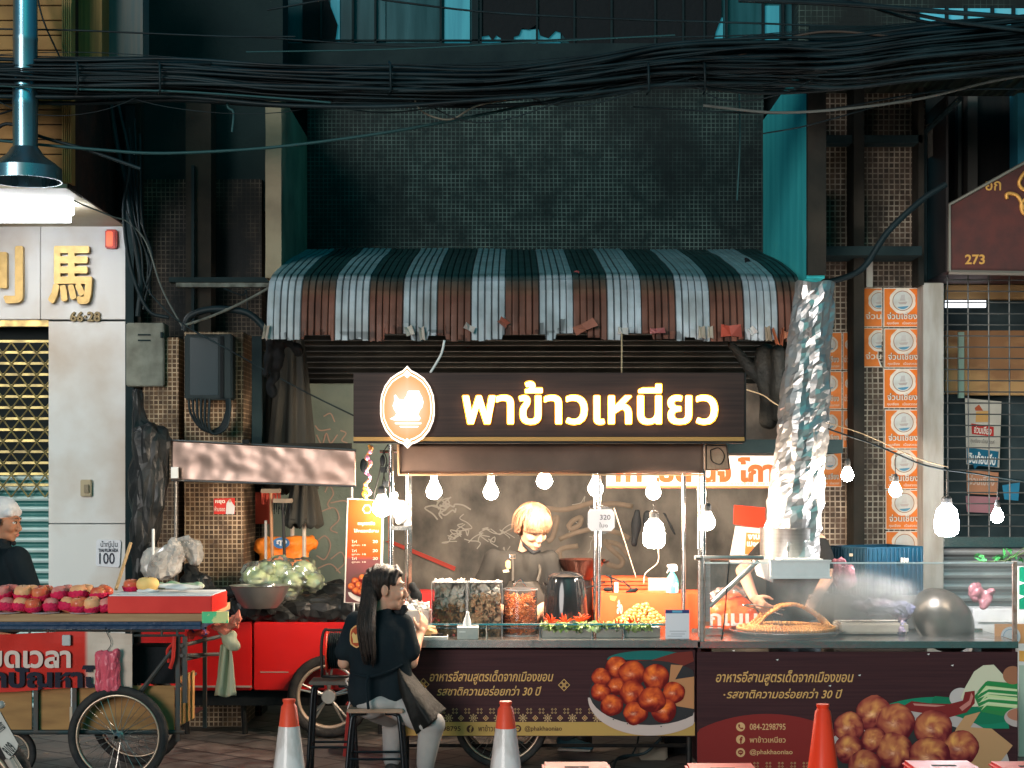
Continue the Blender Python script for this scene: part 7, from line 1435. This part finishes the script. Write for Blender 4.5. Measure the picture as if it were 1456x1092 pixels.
# tray, fruit
tr = thing('red_tray', 'red-edged foam tray with white top at the right end of the fruit cart', 'tray', P(236, 873, -.2))
x0, x1 = X(153, -.38), X(301, -.38); zt, zb = Z(848, -.38), Z(869, -.38); mb = MB(); mb.box(x0, x1, -.38, .14, zb-.012, zt)
mb.build('tray_side', M('tray_red', (.72, .03, .02), .45, c2=(.6, .02, .015), nscale=4), tr, bevel=.004); MB().box(x0+.006, x1-.006, -.37, .13, zt+.001, zt+.006).build('tray_top', M('foam_top', (.7, .72, .74), .7), tr)
ct = M('cheesecloth', (.6, .62, .62), .9, bump=.3)
o = blob('white_cloth', [('e', P(262, 835, -.1), (.12, .08, .016)), ('e', P(232, 833, 0), (.1, .06, .014))], ct, voxel=.01, disp=.012, dscale=14); T(o, 'crumpled thin white cloth lying on the red-edged tray', 'cloth')
apm = M('apple_skin', (.62, .10, .05), .35, c2=(.80, .42, .16), nscale=11, npos=(.45, .7), coat=.2); netm = M('foam_net', (.72, .02, .09), .6, c2=(.55, .015, .07), nscale=30, bump=.6, bscale=90)
zt = Z(873, Yf)+.002
def apple(p, label, rot=(0, 0, 0), net=True, mat=apm):
    t = thing('apple', label, 'apple', p, 'apples in pink foam nets heaped on the fruit cart'); q = Vector(p)
    MB().lathe([(0, .052), (.006, .060), (.018, .066), (.030, .062), (.038, .048), (.040, .032), (.036, .014), (.026, .002), (.014, 0), (0, .002)], q, 20).build('flesh', mat, t, smooth=True)
    MB().tube([q+Vector((0, 0, .054)), q+Vector((.003, 0, .07))], .0015, 5).build('stalk', M('stalk', (.08, .04, .02), .8), t)
    if net:
        vs = []; n = 24
        prof = [(.024, -.001), (.034, .004), (.041, .014), (.0435, .024), (.046, .030), (.044, .031)]
        m_ = MB()
        for r_, h in prof:
            for j in range(n): a = 2*math.pi*j/n; rr2 = r_*(1+.035*(j % 2)); vs.append(q+Vector((rr2*math.cos(a), rr2*math.sin(a), h+(.004 if (j % 2 and h > .02) else 0))))
        m_.add(vs, [(i*n+j, i*n+(j+1) % n, (i+1)*n+(j+1) % n, (i+1)*n+j) for i in range(len(prof)-1) for j in range(n)]); m_.build('foam_net', netm, t, smooth=True)
    t.rotation_euler = rot; return t
A0 = apple((0, 0, 0), 'red and yellow apple in a pink foam net in the heap on the fruit cart')
A1 = apple((0, 0, 0), 'pale yellow-pink apple in a pink foam net in the heap on the fruit cart', mat=M('apple_pale', (.82, .46, .22), .4, c2=(.72, .18, .10), nscale=9, npos=(.42, .66)))
A2 = apple((0, 0, 0), 'dusky rose apple in a pink foam net in the heap on the fruit cart', mat=M('apple_rose', (.60, .16, .14), .45, c2=(.80, .42, .34), nscale=14, npos=(.45, .75)))
AA = [A0, A1, A2, A1, A0, A2, A1]
spots = []
for px in range(-34, 160, 21): spots.append((px+rr.uniform(-3, 3), -.33, 0))
for px in range(-24, 165, 20): spots.append((px+rr.uniform(-3, 3), -.24, rr.choice((0, .006))))
for px in range(-20, 165, 21): spots.append((px+rr.uniform(-3, 3), -.15, .0))
for px in range(-24, 150, 27): spots.append((px+rr.uniform(-4, 4), -.28, .062))
for px in range(-10, 160, 26): spots.append((px+rr.uniform(-4, 4), -.19, .066))
for i, (px, Y, dz) in enumerate(spots):
    o = AA[i] if i < 3 else dup(AA[i % 7], (0, 0, 0)); o.location = (X(px, Y), Y, zt+dz+.006); o.rotation_euler = (rr.uniform(-.35, .35), rr.uniform(-.35, .35), rr.uniform(0, 6)); o.scale = (rr.uniform(1.1, 1.3),)*3
o = dup(A0, (0, 0, 0), label='single red apple in a net on the back of the red-edged tray'); o.location = P(187, 842, -.02); o.scale = (1.15,)*3
yl = apple(P(210, 841, -.05), 'yellow pear-like fruit in white paper on the red-edged tray', mat=M('pear_skin', (.78, .56, .22), .5, c2=(.7, .4, .12), nscale=8), net=False); yl['category'] = 'pear'; del yl['group']; yl.name = 'yellow_pear'; yl.scale = (1.7, 1.5, 1.25)
o = blob('paper_wrap', [('e', P(210, 840, -.08), (.07, .04, .014))], ct, voxel=.008, disp=.015, dscale=20); T(o, 'white paper under the yellow fruit', 'paper')
pl = MB()
for i, px in enumerate((8, 64, 118)):
    o = MB().lathe([(.0, .0), (.075, .0), (.08, .004), (.0, .003)], (X(px, -.36), -.345, zt-.001), 24).build('paper_plate', white_pl); T(o, 'white paper plate under the front apples, %s' % ('at the left picture edge', 'the middle one of three', 'the one nearest the red tray')[i], 'plate', 'paper plates under the apples')
gn = blob('green_nets', [('e', P(240, 833, .2), (.1, .08, .02)), ('e', P(205, 836, .2), (.06, .05, .02)), ('e', P(275, 833, .2), (.07, .05, .02))], M('net_green', (.1, .26, .14), .7, c2=(.4, .42, .34), nscale=16), voxel=.01, disp=.02, dscale=18); T(gn, 'green and white foam wraps piled behind the red-edged tray', 'foam wraps')
pb_ = thing('pink_bag', 'shiny crumpled pink plastic bag hung on the fruit cart banner', 'bag', P(153, 988, Yf-.04))
blob('bag_body', [('c', P(142, 932, Yf-.05), P(143, 978, Yf-.05), .035, .035), ('c', P(164, 930, Yf-.05), P(164, 978, Yf-.05), .035, .035), ('c', P(153, 932, Yf-.05), P(154, 978, Yf-.05), .038, .04)], M('pink_gloss', (.62, .10, .14), .28, c2=(.5, .07, .10), nscale=6, bump=.3, bscale=12), pb_, voxel=.006, smooth=2, fn=crumple(.022, 13, (1, 1, .6), .4), facet=.12)
MB().tube(bez(PP([(150, 928), (158, 915), (152, 900), (150, 892)], Yf-.02), 4), .002, 5).build('string', cabm, pb_)
tw = thing('towel', 'long sage green towel knotted on the cart rail', 'towel', P(325, 990, -.1))
twm = M('towel_sage', (.30, .31, .20), .9, c2=(.45, .44, .32), nscale=4, stretch=(9, 1, .4), bump=.4, bscale=50)
blob('knot', [('e', P(326, 908, -.12), (.05, .045, .05)), ('e', P(332, 915, -.12), (.035, .035, .05)), ('c', P(316, 898, -.1), P(325, 915, -.12), .025, .03)], twm, tw, voxel=.008, disp=.02, dscale=18)
mb = MB()
def tf(u, v): hw = .032+.03*v; c = P(322-2*v, 918+72*v, -.12); return (c.x+(u-.5)*2*hw, -.12+.02*math.sin(u*11+v*2), c.z+.008*math.sin(u*9))
mb.grid(tf, 24, 16).build('hanging_end', twm, tw, smooth=True, solid=.01)
sb = M('salmon_bag', (.72, .16, .10), .35, c2=(.8, .3, .2), nscale=8, bump=.4)
o = blob('salmon_bag', [('e', P(322, 892, -.15), (.05, .04, .04)), ('e', P(333, 884, -.15), (.045, .035, .05)), ('e', P(308, 893, -.15), (.05, .035, .03)), ('c', P(336, 875, -.15), P(340, 866, -.15), .02, .014)], sb, voxel=.006, smooth=2, fn=crumple(.03, 14), facet=.12); T(o, 'twisted salmon pink plastic bag tied above the towel', 'bag')
o = blob('rag_bundle', [('e', P(288, 900, -.2), (.05, .04, .03)), ('e', P(272, 902, -.2), (.03, .03, .035)), ('c', P(268, 898, -.2), P(265, 912, -.2), .012, .008)], M('rag_mixed', (.55, .06, .04), .6, c2=(.02, .06, .2), nscale=14, npos=(.5, .56)), voxel=.006, smooth=2, fn=crumple(.02, 18)); T(o, 'red and blue tangled rags stuffed under the cart corner', 'rags')
# ---- red cart behind with black plastic
rcart = thing('red_cart', 'bright red box cart draped with black plastic behind the fruit cart', 'handcart', (X(400, 1.6), 1.6, 0))
Yr = 1.45; redm = M('cart_red', (.55, .012, .012), .35, c2=(.45, .01, .01), nscale=2.5, coat=.2)
MB().pbox(200, 885, 358, 982, Yr, .5).pbox(360, 885, 560, 982, Yr, .5).build('body', redm, rcart, bevel=.008)
MB().pbox(200, 975, 358, 977.5, Yr-.01, .01).pbox(370, 955, 410, 956.5, Yr-.003, .01).build('trim_line', M('trim_grey', (.35, .25, .22), .5), rcart)
mb = MB(); mb.box(X(230, Yr), X(556, Yr), Yr+.05, Yr+.45, .2, Z(984, Yr)); mb.build('underframe', rag, rcart)
for px in (262, 345, 540): MB().tube([P(px, 982, Yr+.1), (X(px, Yr), Yr+.1, 0)], .02, 8).build('leg', blackm, rcart)
wheel(rcart, (X(468, 1.38), 1.36, .28), .28, mag=True, w=.034, rimcol=M('rim_beige', (.4, .3, .23), .5, .4))
bp = M('black_plastic', (.010, .012, .013), .36, c2=(.03, .03, .03), nscale=5, bump=.6, bscale=7)
o = blob('black_plastic_sheet', [('c', P(285, 868, 1.75), P(500, 872, 1.75), .12, .12), ('c', P(345, 865, 1.55), P(520, 868, 1.55), .11, .12), ('c', P(430, 845, 1.9), P(510, 842, 1.9), .10, .12), ('c', P(290, 848, 1.95), P(345, 840, 1.95), .1, .08)], bp, voxel=.013, smooth=2, fn=crumple(.05, 6), facet=.10); T(o, 'glossy black plastic sheet heaped over the red cart', 'plastic sheet')
bw = thing('steel_basin', 'wide aluminium basin standing on the black plastic', 'basin', P(373, 866, 1.35))
k = s(1.3); MB().lathe([(24*k, Z(864, 1.3)), (32*k, Z(855, 1.3)), (39*k, Z(840, 1.3)), (42*k, Z(833, 1.3)), (44*k, Z(832, 1.3)), (41*k, Z(834, 1.3)), (30*k, Z(852, 1.3)), (0, Z(858, 1.3))], (X(370, 1.3), 1.3, 0), 40).build('basin_body', M('aluminium', (.5, .49, .47), .38, .9, c2=(.38, .36, .34), nscale=5), bw, smooth='auto')
cabb = M('cabbage', (.42, .52, .22), .5, c2=(.66, .72, .45), nscale=7, bump=.5, bscale=9)
cg = [(365, 812, 24), (388, 820, 20), (398, 802, 22), (418, 815, 22), (432, 800, 18), (445, 818, 18), (380, 800, 16), (410, 830, 20)]
for i, (a, b, r_) in enumerate(cg):
    o = MB().ball(P(a, b+8, 1.55+.03*(i % 3)), r_*s(1.55)*.8, 16, 10, (1.1, .9, .8), jit=.25).build('cabbage', cabb, smooth=True); T(o, 'pale green cabbage inside the clear bag, %s' % ('leftmost', 'low and left of the middle', 'high in the middle', 'right of the middle', 'topmost right', 'rightmost', 'small one at the upper left', 'lowest in front')[i], 'cabbage', 'cabbages in the clear plastic bag')
o = blob('clear_bag', [('e', P(a, b+8, 1.55), (r_*s(1.55)*1.05,)*3) for a, b, r_ in cg]+[('c', P(440, 815, 1.5), P(466, 832, 1.5), .05, .015)], glass_mat('bag_film', .16, hz=(.8, .82, .76), nscale=16, lo=.5, hi=.7, gl=.1), voxel=.012, smooth=2, fn=crumple(.035, 9), facet=.15); T(o, 'clear crinkled plastic bag holding the cabbages', 'bag')
wb = glass_mat('milky_film', .8, hz=(.5, .47, .44), nscale=9, lo=.3, hi=.6, gl=.05)
o = blob('milky_bag', [('e', P(232, 800, 1.3), (.15, .1, .125)), ('e', P(246, 788, 1.3), (.10, .08, .11)), ('e', P(222, 812, 1.3), (.11, .09, .08))], wb, voxel=.009, smooth=2, fn=crumple(.045, 8, (1, 1, .6), .4), facet=.07); T(o, 'big milky plastic bag standing left on the heap', 'bag')
o = blob('milky_bag', [('e', P(266, 778, 1.4), (.11, .08, .09)), ('e', P(276, 792, 1.4), (.07, .06, .08)), ('e', P(255, 770, 1.4), (.07, .06, .05))], wb, voxel=.009, smooth=2, fn=crumple(.045, 9, (1, 1, .6), .4), facet=.08); T(o, 'smaller milky plastic bag leaning against the tiled pillar', 'bag')
o = blob('black_bag', [('e', P(280, 835, 1.5), (.13, .1, .12)), ('c', P(270, 810, 1.5), P(295, 850, 1.5), .05, .09), ('e', P(330, 842, 1.5), (.14, .1, .05))], bp, voxel=.012, smooth=2, fn=crumple(.035, 8), facet=.10); T(o, 'black bin bag slumped below the milky bags', 'bag')
o = blob('tarp_bundle', [('c', P(215, 625, 1.5), P(212, 720, 1.5), .13, .13), ('c', P(212, 720, 1.5), P(200, 820, 1.5), .125, .075), ('c', P(232, 628, 1.5), P(225, 710, 1.5), .07, .07), ('c', P(196, 560, 1.55), P(200, 640, 1.5), .05, .07), ('c', P(200, 820, 1.5), P(200, 870, 1.5), .07, .08)], bp, voxel=.016, disp=.0, smooth=3, fn=crumple(.05, 8, (1, 1, .28)), facet=.12); T(o, 'tall bundle wrapped in black tarpaulin beside the marble pillar', 'bundle')
o = MB().tube([P(165, 838, 1.0), P(180, 790, 1.2), P(186, 772, 1.25)], .012, 6).build('wooden_stick', M('stick_wood', (.4, .27, .14), .7)); T(o, 'thin wooden stick leaning by the price card', 'stick')
o = MB().tube([P(218, 752, 1.25), P(218, 790, 1.25)], .01, 8).build('white_pipe', white_pl); T(o, 'short white pipe end poking up behind the milky bag', 'pipe')
# steel shelf strip
stp = thing('steel_shelf', 'long dented stainless steel shelf hanging above the rear cart', 'shelf', P(375, 690, 1.4))
def shf(u, v):
    x = 244+262*u; y = (626+14*u)+(57-5*u)*v; d_ = .008*noise.noise(Vector((u*7, v*2.2, 1)))+.004*noise.noise(Vector((u*16, v*4, 5))); p = P(x, y, 1.5-.35*u); p.y += d_; return p
MB().grid(shf, 110, 18).build('front', M('dented_steel', (.34, .24, .20), .34, .7, c2=(.26, .18, .15), nscale=3), stp, smooth=True, solid=.006)
mb = MB(); mb.tube([P(244, 626, 1.49), P(506, 640, 1.14)], .006, 6).tube([P(244, 683, 1.49), P(506, 692, 1.14)], .006, 6); mb.build('edge', steel_b, stp)
MB().pbox(243, 664, 253, 680, 1.44, .02).build('label', white_pl, stp); MB().pbox(344, 625, 354, 631, 1.30, .04).build('clip', rag, stp)
o = MB().tube([P(250, 635, 1.55), P(250, 900, 1.6)], .012, 8).tube([P(500, 645, 1.2), P(500, 860, 1.35)], .012, 8).build('post', steel_b, stp)
MB().box(X(250, 1.6), X(500, 1.6), 1.55, 1.62, Z(684, 1.55), Z(630, 1.55)).build('back_board', soot2, stp)
# little red notice on tiles
nt2 = thing('red_sticker', 'small red and white notice stuck on the brown tiled pillar', 'notice', P(319, 732, 1.88)); pr = MB(); pr.flatpoly([(304, 709), (334, 708), (334, 731), (304, 731)], 1.885, (.6, .04, .03)); put_text(pr, 'หยุด', 306, 711, 320, 717, 1.882, bold=.04, col=(.8, .7, .6)); put_text(pr, 'ห้ามจอด', 305, 720, 320, 727, 1.882, bold=.02, col=(.7, .55, .45)); pr.flatpoly([(322, 716), (325, 711), (328, 711), (331, 716), (334, 720), (333, 731), (321, 731)], 1.88, (.62, .6, .58)); pell(pr, 327, 712, 2, 2.6, 1.879, (.5, .3, .2), n=10); pr.build('print', printm, nt2)
# closed parasols, brooms
def parasol(px, py0, py1, w0, w1, Y, label, cut=None):
    t = thing('closed_parasol', label, 'parasol', P(px, py1, Y), 'folded black parasols behind the rear cart'); c0, c1 = P(px, py0, Y), P(px, py1, Y)
    mb = MB(); n = 48
    def pf(u, v):
        a = 2*math.pi*u; rr_ = (w0+(w1-w0)*v**.8)*s(Y)*(1+.17*math.sin(a*8+.6*math.sin(v*3)+v*1.5))*(1 if v < .985 else .8); c = c0.lerp(c1, v); return (c.x+math.cos(a)*rr_, c.y+math.sin(a)*rr_*.8, c.z+.02*math.sin(a*8)*(v > .9))
    mb.grid(pf, 96, 30).build('canopy', M('parasol_cloth', (.022, .024, .022), .7, c2=(.05, .045, .035), nscale=3, stretch=(5, 5, .5), bump=.1), t, smooth=True)
    MB().tube([c0+Vector((0, 0, .1)), P(px+1, 880, Y)], .014, 8).build('pole', M('parasol_pole', (.5, .42, .34), .4), t)
parasol(432, 655, 748, 8, 25, 1.9, 'folded black parasol with pale pole, wide skirt below the steel shelf'); parasol(415, 480, 700, 14, 34, 2.2, 'big folded black parasol hanging beside the awning corner'); parasol(384, 500, 690, 12, 20, 2.4, 'darker folded parasol squeezed against the tiled pillar')
def broom(px, py, px2, Y, col, label):
    t = thing('broom', label, 'broom', P(px2, 870, Y), 'brooms leaning upside down by the parasols'); MB().tube([P(px, py, Y), P(px2, 870, Y)], .011, 8).build('handle', M('handle_%d' % int(col[0]*100), col, .6), t)
    MB().box(X(px-14, Y), X(px+14, Y), Y-.02, Y+.03, Z(py+3, Y), Z(py-3, Y)).build('head', M('broom_head', (.25, .2, .15), .7), t, bevel=.004)
    mb = MB()
    for i in range(22): x = px-13+26*i/21; mb.tube([P(x, py+2, Y), P(x*1.0+rr.uniform(-2, 2), py+12+rr.uniform(0, 8), Y+rr.uniform(-.02, .02))], .003, 4)
    mb.build('bristles', rag if px > 395 else M('bristle_red', (.4, .05, .03), .7), t)
broom(385, 698, 389, 1.85, (.42, .22, .12), 'broom with brown wooden handle'); broom(402, 712, 407, 1.8, (.03, .03, .03), 'broom with thick black handle'); 
o = MB().tube([P(378, 740, 1.88), P(378, 870, 1.88)], .01, 8).build('mop_handle', M('mop_pole', (.45, .4, .36), .4)); T(o, 'pale metal mop handle left of the brooms', 'mop')
o = blob('orange_sack', [('c', P(372, 778, 2.2), P(440, 772, 2.2), .07, .07), ('e', P(405, 800, 2.2), (.2, .1, .16)), ('e', P(405, 775, 2.2), (.19, .1, .07))], M('sack_orange', (.85, .2, .02), .35, c2=(.9, .3, .04), nscale=6, bump=.4), voxel=.012, smooth=2, fn=crumple(.03, 7)); T(o, 'bright orange sack with blue and white print behind the brooms', 'sack')
pr = MB(); pell(pr, 400, 772, 12, 8, 2.08, (.05, .18, .4)); put_text(pr, 'ถุง', 393, 768, 408, 776, 2.07, bold=.04, col=(.8, .8, .8)); put_text(pr, 'OMO BIG', 388, 786, 414, 793, 2.07, bold=.04, col=(.8, .6, .5)) if False else None
o = pr.build('print', printm, o)
o = MB().pbox(363, 700, 382, 745, 2.3, .06).build('red_cloth', M('cloth_darkred', (.35, .05, .03), .8)); T(o, 'dark red cloth hanging behind the leftmost broom', 'cloth')
o = MB().tube(bez(PP([(318, 410), (345, 420), (350, 412), (352, 440)], 1.9), 4), .006, 6).build('cable', cabm, smooth=True); T(o, 'short wire drooping by the awning left corner', 'cable', 'loose cables across the facade')
o = blob('black_cloth', [('c', P(398, 484, 1.2), P(385, 560, 1.5), .05, .03), ('c', P(410, 484, 1.2), P(425, 500, 1.3), .04, .04), ('c', P(385, 480, 1.15), P(378, 530, 1.3), .03, .02)], rag, voxel=.012, disp=.03, dscale=12); T(o, 'black rags knotted to the left awning corner', 'rags')
o = blob('black_cloth', [('c', P(1040, 490, 1.6), P(1085, 545, 1.6), .03, .05), ('c', P(1085, 500, 1.5), P(1090, 600, 1.7), .07, .06), ('c', P(1105, 500, 1.4), P(1108, 590, 1.6), .05, .04)], M('tarp_grey', (.02, .022, .021), .6, c2=(.045, .042, .036), nscale=4, bump=.6), voxel=.014, disp=0, smooth=3, fn=folds(.02, 8)); T(o, 'dark tarpaulin bunched under the right awning corner', 'tarpaulin')

# ================================================================ STREET FOREGROUND
def stool(px, Y, zs, wpx, label, seatm):
    t = thing('bar_stool', label, 'stool', (X(px, Y), Y, 0), 'metal legged stools at the stall'); hw = wpx/2*s(Y); cx = X(px, Y)
    MB().box(cx-hw, cx+hw, Y-hw*.85, Y+hw*.85, zs-.022, zs).build('seat', seatm, t, bevel=.006)
    for sx in (-1, 1):
        for sy in (-1, 1): MB().tube(bez([(cx+sx*hw*.35, Y+sy*hw*.5, zs-.03), (cx+sx*hw*.72, Y+sy*hw*.62, zs-.035), (cx+sx*hw*.86, Y+sy*hw*.7, zs-.09), (cx+sx*hw*1.05, Y+sy*hw*.85, .0)], 5), .012, 8).build('leg', M('stool_metal', (.02, .022, .025), .25, .6), t, smooth=True)
    z = .16; q_ = hw*.98; MB().tube([(cx-q_, Y-hw*.8, z), (cx+q_, Y-hw*.8, z), (cx+q_, Y+hw*.8, z), (cx-q_, Y+hw*.8, z), (cx-q_, Y-hw*.8, z)], .008, 6).build('footrest', M('stool_metal', (.02, .022, .025), .25, .6), t)
sw_ = M('seat_wood', (.36, .24, .17), .55, c2=(.24, .15, .1), nscale=5, stretch=(1, 1, 3))
stool(536, Yp_, Z(1004, Yp_)-.0, 80, 'wooden seated stool under the seated person', sw_)
stool(473, .05, Z(966, .05), 62, 'empty dark stool carrying the cable reel', M('seat_dark', (.06, .055, .05), .5, c2=(.12, .1, .08), nscale=6))
cr_ = thing('cable_reel', 'red cable reel in a black tubular stand on the empty stool', 'cable reel', P(476, 963, .05))
c = P(476, 925, .05); zb_ = Z(965, .05); mb = MB().tube(bez([P(458, 963, -.06), P(457, 920, -.06), P(461, 897, -.06), P(470, 896, -.06), P(496, 896, -.06)], 4), .009, 8).tube(bez([P(458, 963, .14), P(457, 920, .14), P(461, 897, .14), P(470, 896, .14), P(496, 896, .14)], 4), .009, 8).tube([P(458, 962, -.06), P(500, 962, -.06)], .009, 8).tube([P(458, 962, .14), P(500, 962, .14)], .009, 8).tube([P(457, 930, -.06), P(457, 930, .14)], .009, 8); mb.build('stand', blackm, cr_, smooth=True)
k = s(.05); red_r = M('reel_red', (.62, .04, .02), .4)
MB().lathe([(31*k, -.005), (32*k, 0), (31*k, .005), (10*k, .006)], c+Vector((-.04, 0, 0)), 32, 'x').build('flange', red_r, cr_, smooth='auto'); MB().lathe([(31*k, -.005), (32*k, 0), (31*k, .005), (10*k, .006)], c+Vector((.09, 0, 0)), 32, 'x').build('flange', red_r, cr_, smooth='auto')
prof = []
for i in range(10): prof += [(24*k, -.034+i*.0124), (27*k, -.029+i*.0124)]
MB().lathe(prof, c, 32, 'x').build('cable_coil', cabm, cr_, smooth='auto')
o = MB().tube(bez(PP([(486, 935), (490, 950), (498, 962), (492, 968), (500, 985), (494, 1010)], -.1), 5), .005, 6).build('cable', M('cable_white', (.5, .45, .42), .5), smooth=True); T(o, 'pale cable curling down from the cable reel', 'cable', 'wires around the stall counter')
rdp = M('stool_red', (.62, .02, .018), .4, c2=(.42, .02, .018), nscale=6, npos=(.45, .75))
def pstool(px, w_, Y, label, z=.45, mt=rdp):
    t = thing('plastic_stool', label, 'stool', (X(px, Y), Y, 0), 'red plastic stools in the foreground'); cx = X(px, Y); hw = w_/2*s(Y)
    MB().box(cx-hw, cx+hw, Y-hw, Y+hw, z-.03, z).build('seat', mt, t, bevel=.012)
    MB().box(cx-hw*.35, cx+hw*.35, Y-hw*.1, Y+hw*.1, z, z+.002).build('hand_slot', rag, t)
    for sx in (-1, 1):
        for sy in (-1, 1): x, y = cx+sx*hw*.82, Y+sy*hw*.82; MB().prism([(x-.02+sx*.0, z-.03), (x+.02, z-.03), (x+.018+sx*.03, .0), (x-.018+sx*.03, .0)], y-.02, y+.02).build('leg', mt, t)
    return t
for px, w_, y_, l_ in ((820, 98, 1082, 'red plastic stool between the two white cones and the chest, leftmost at the bottom edge'), (1028, 100, 1084, 'red plastic stool at the bottom edge left of the all-red cone'), (1342, 98, 1080, 'red plastic stool at the bottom edge under the printed balls'), (1466, 96, 1081, 'red plastic stool cut by the bottom right corner')):
    pstool(px, w_, -2.25, l_, z=CH-(y_-HY)*s(-2.08))
o = pstool(530, 70, .75, 'low dark red plastic stool behind the seated person', z=.34, mt=M('stool_darkred', (.25, .015, .012), .5)); o['group'] = 'low stools behind the carts'
o = pstool(582, 34, .8, 'tiny dark red stool beneath the printed food cart', z=.2, mt=M('stool_darkred', (.25, .015, .012), .5)); o['group'] = 'low stools behind the carts'
def cone(px, ytop, Y, label, white=True):
    t = thing('traffic_cone', label, 'traffic cone', (X(px, Y), Y, 0), 'traffic cones along the kerb'); zt_ = Z(ytop, Y); cx = X(px, Y); k_ = s(Y); org = M('cone_orange', (.85, .09, .035), .4, c2=(.7, .06, .03), nscale=5, bump=.05)
    top = [(9*k_, zt_), (9.3*k_, zt_-.008), (8*k_, zt_-.018), (8.2*k_, zt_-.022), (11*k_, zt_-.035)]
    sl = lambda z: (11+(zt_-.035-z)*40*(1/.30)*.30)*k_ if False else 11*k_+(zt_-.035-z)*.128
    if white:
        zc = zt_-.125
        MB().lathe([(0, zt_)]+top+[(sl(zc), zc)], (cx, Y, 0), 32, cap=False).build('tip', org, t, smooth='auto')
        MB().lathe([(sl(zc)+.001, zc), (sl(.12)+.001, .12)], (cx, Y, 0), 32, cap=False).build('white_sleeve', M('cone_white', (.78, .70, .68), .3, c2=(.22, .14, .09), nscale=8, npos=(.44, .72), stretch=(1, 1, .45), bump=.15, bscale=14, coat=.3), t, smooth='auto')
        MB().lathe([(sl(.12), .12), (sl(.03), .03)], (cx, Y, 0), 32, cap=False).build('lower_body', org, t, smooth='auto')
    else: MB().lathe([(0, zt_)]+top+[(sl(.03), .03)], (cx, Y, 0), 32, cap=False).build('cone_body', M('cone_red', (.85, .05, .015), .35, c2=(.40, .03, .02), nscale=6, npos=(.5, .8), stretch=(1, 1, .5)), t, smooth='auto')
    MB().box(cx-.18, cx+.18, Y-.18, Y+.18, 0, .03).build('base', blackm, t, bevel=.01)
cone(411, 994, -2.1, 'white sleeved traffic cone with orange tip, left of the seated person'); cone(719, 997, -2.1, 'white sleeved traffic cone with orange tip in front of the printed cart'); cone(1170, 1001, -2.1, 'all-red traffic cone in front of the grill cart', False)
# motorcycle tail at the left edge
mc = thing('motorcycle', 'rear end and tilted licence plate of a motorcycle at the bottom left', 'motorcycle', (X(-20, -2.2), -2.2, 0))
Ym_ = -2.25
pts = [(-14, 1010), (0, 998), (27, 1058), (13, 1081), (9, 1080), (-20, 1020)]
MB().pprism([(-22, 1000), (1, 1012), (27, 1058), (25, 1066), (13, 1081), (8, 1078), (-22, 1022)], Ym_, .006).build('licence_plate', M('plate_white', (.55, .5, .46), .5, c2=(.42, .36, .32), nscale=8), mc, bevel=.003)
pr = MB(); put_text(pr, '8109', 6, 1056, 20, 1074, Ym_-.003, bold=.02, col=(.03, .03, .03), rot=.85); put_text(pr, 'กมท', -6, 1028, 6, 1040, Ym_-.003, bold=.02, col=(.05, .05, .05), rot=-.9); pr.build('plate_lettering', printm, mc)
MB().tube([P(12, 1078, Ym_+.02), P(28, 1105, Ym_+.04)], .02, 8).tube([P(18, 1076, Ym_+.03), P(36, 1105, Ym_+.06)], .012, 8).build('plate_bracket', M('bracket_beige', (.45, .38, .33), .5), mc)
MB().ball(P(2, 1002, Ym_+.02), .018, 10, 8).build('indicator', M('grey_plastic', (.3, .3, .28), .4), mc, smooth=True)
wheel(mc, (X(-38, -2.1), -2.1, .29), .29, mag=True, w=.05)
blob('tail', [('c', P(-60, 960, Ym_+.1), P(-20, 1000, Ym_+.1), .08, .05), ('c', P(-20, 1000, Ym_+.1), P(-4, 1040, Ym_+.1), .05, .03)], blackm, mc, voxel=.012)
# floor bits
rr = random.Random(33); first = None
for i in range(26):
    x, y = rr.uniform(-3.4, 1.2), rr.uniform(.4, 2.6); m_ = MB(); c = Vector((x, y, .004)); a = rr.uniform(0, 6)
    pts = [c+Vector((math.cos(a+j*1.05)*rr.uniform(.008, .022), math.sin(a+j*1.05)*rr.uniform(.008, .02), .002*(j % 2))) for j in range(6)]; m_.add(pts, [tuple(range(6))]); o = m_.build('litter_scrap', M('litter', (.3, .26, .22), .8), solid=.002); T(o, 'small pale scrap of litter on the paving', 'litter', 'scraps of litter on the paving')
sq = MB().box(X(908, .5), X(948, .5), .45, .6, 0, .09).build('junction_box', M('drab_box', (.16, .14, .11), .7), bevel=.01); T(sq, 'drab junction box on the ground under the printed cart', 'box')
o = MB().tube(bez([P(908, 1047, .3), P(905, 1060, .35), (X(895, .4), .4, .03), (X(870, .4), .3, .02), (X(860, .4), .1, .012)], 5), .006, 6).build('cable', cabm, smooth=True); T(o, 'black cable drooping below the printed bowl', 'cable', 'wires around the stall counter')
o = MB().tube(bez([P(940, 1050, .3), (X(915, .4), .35, .06), (X(880, .4), .3, .045), (X(868, .4), .1, .02), (X(868, .2), -.1, .012)], 5), .01, 6).build('cable', cabm, smooth=True); T(o, 'thick black cable looping on the paving below the printed bowl', 'cable', 'wires around the stall counter')
o = MB().box(X(945, .7), X(985, .7), .7, 1.0, 0, Z(1047, .7)).build('gas_crate', rag, bevel=.01); T(o, 'black crate under the right end of the printed cart', 'crate')
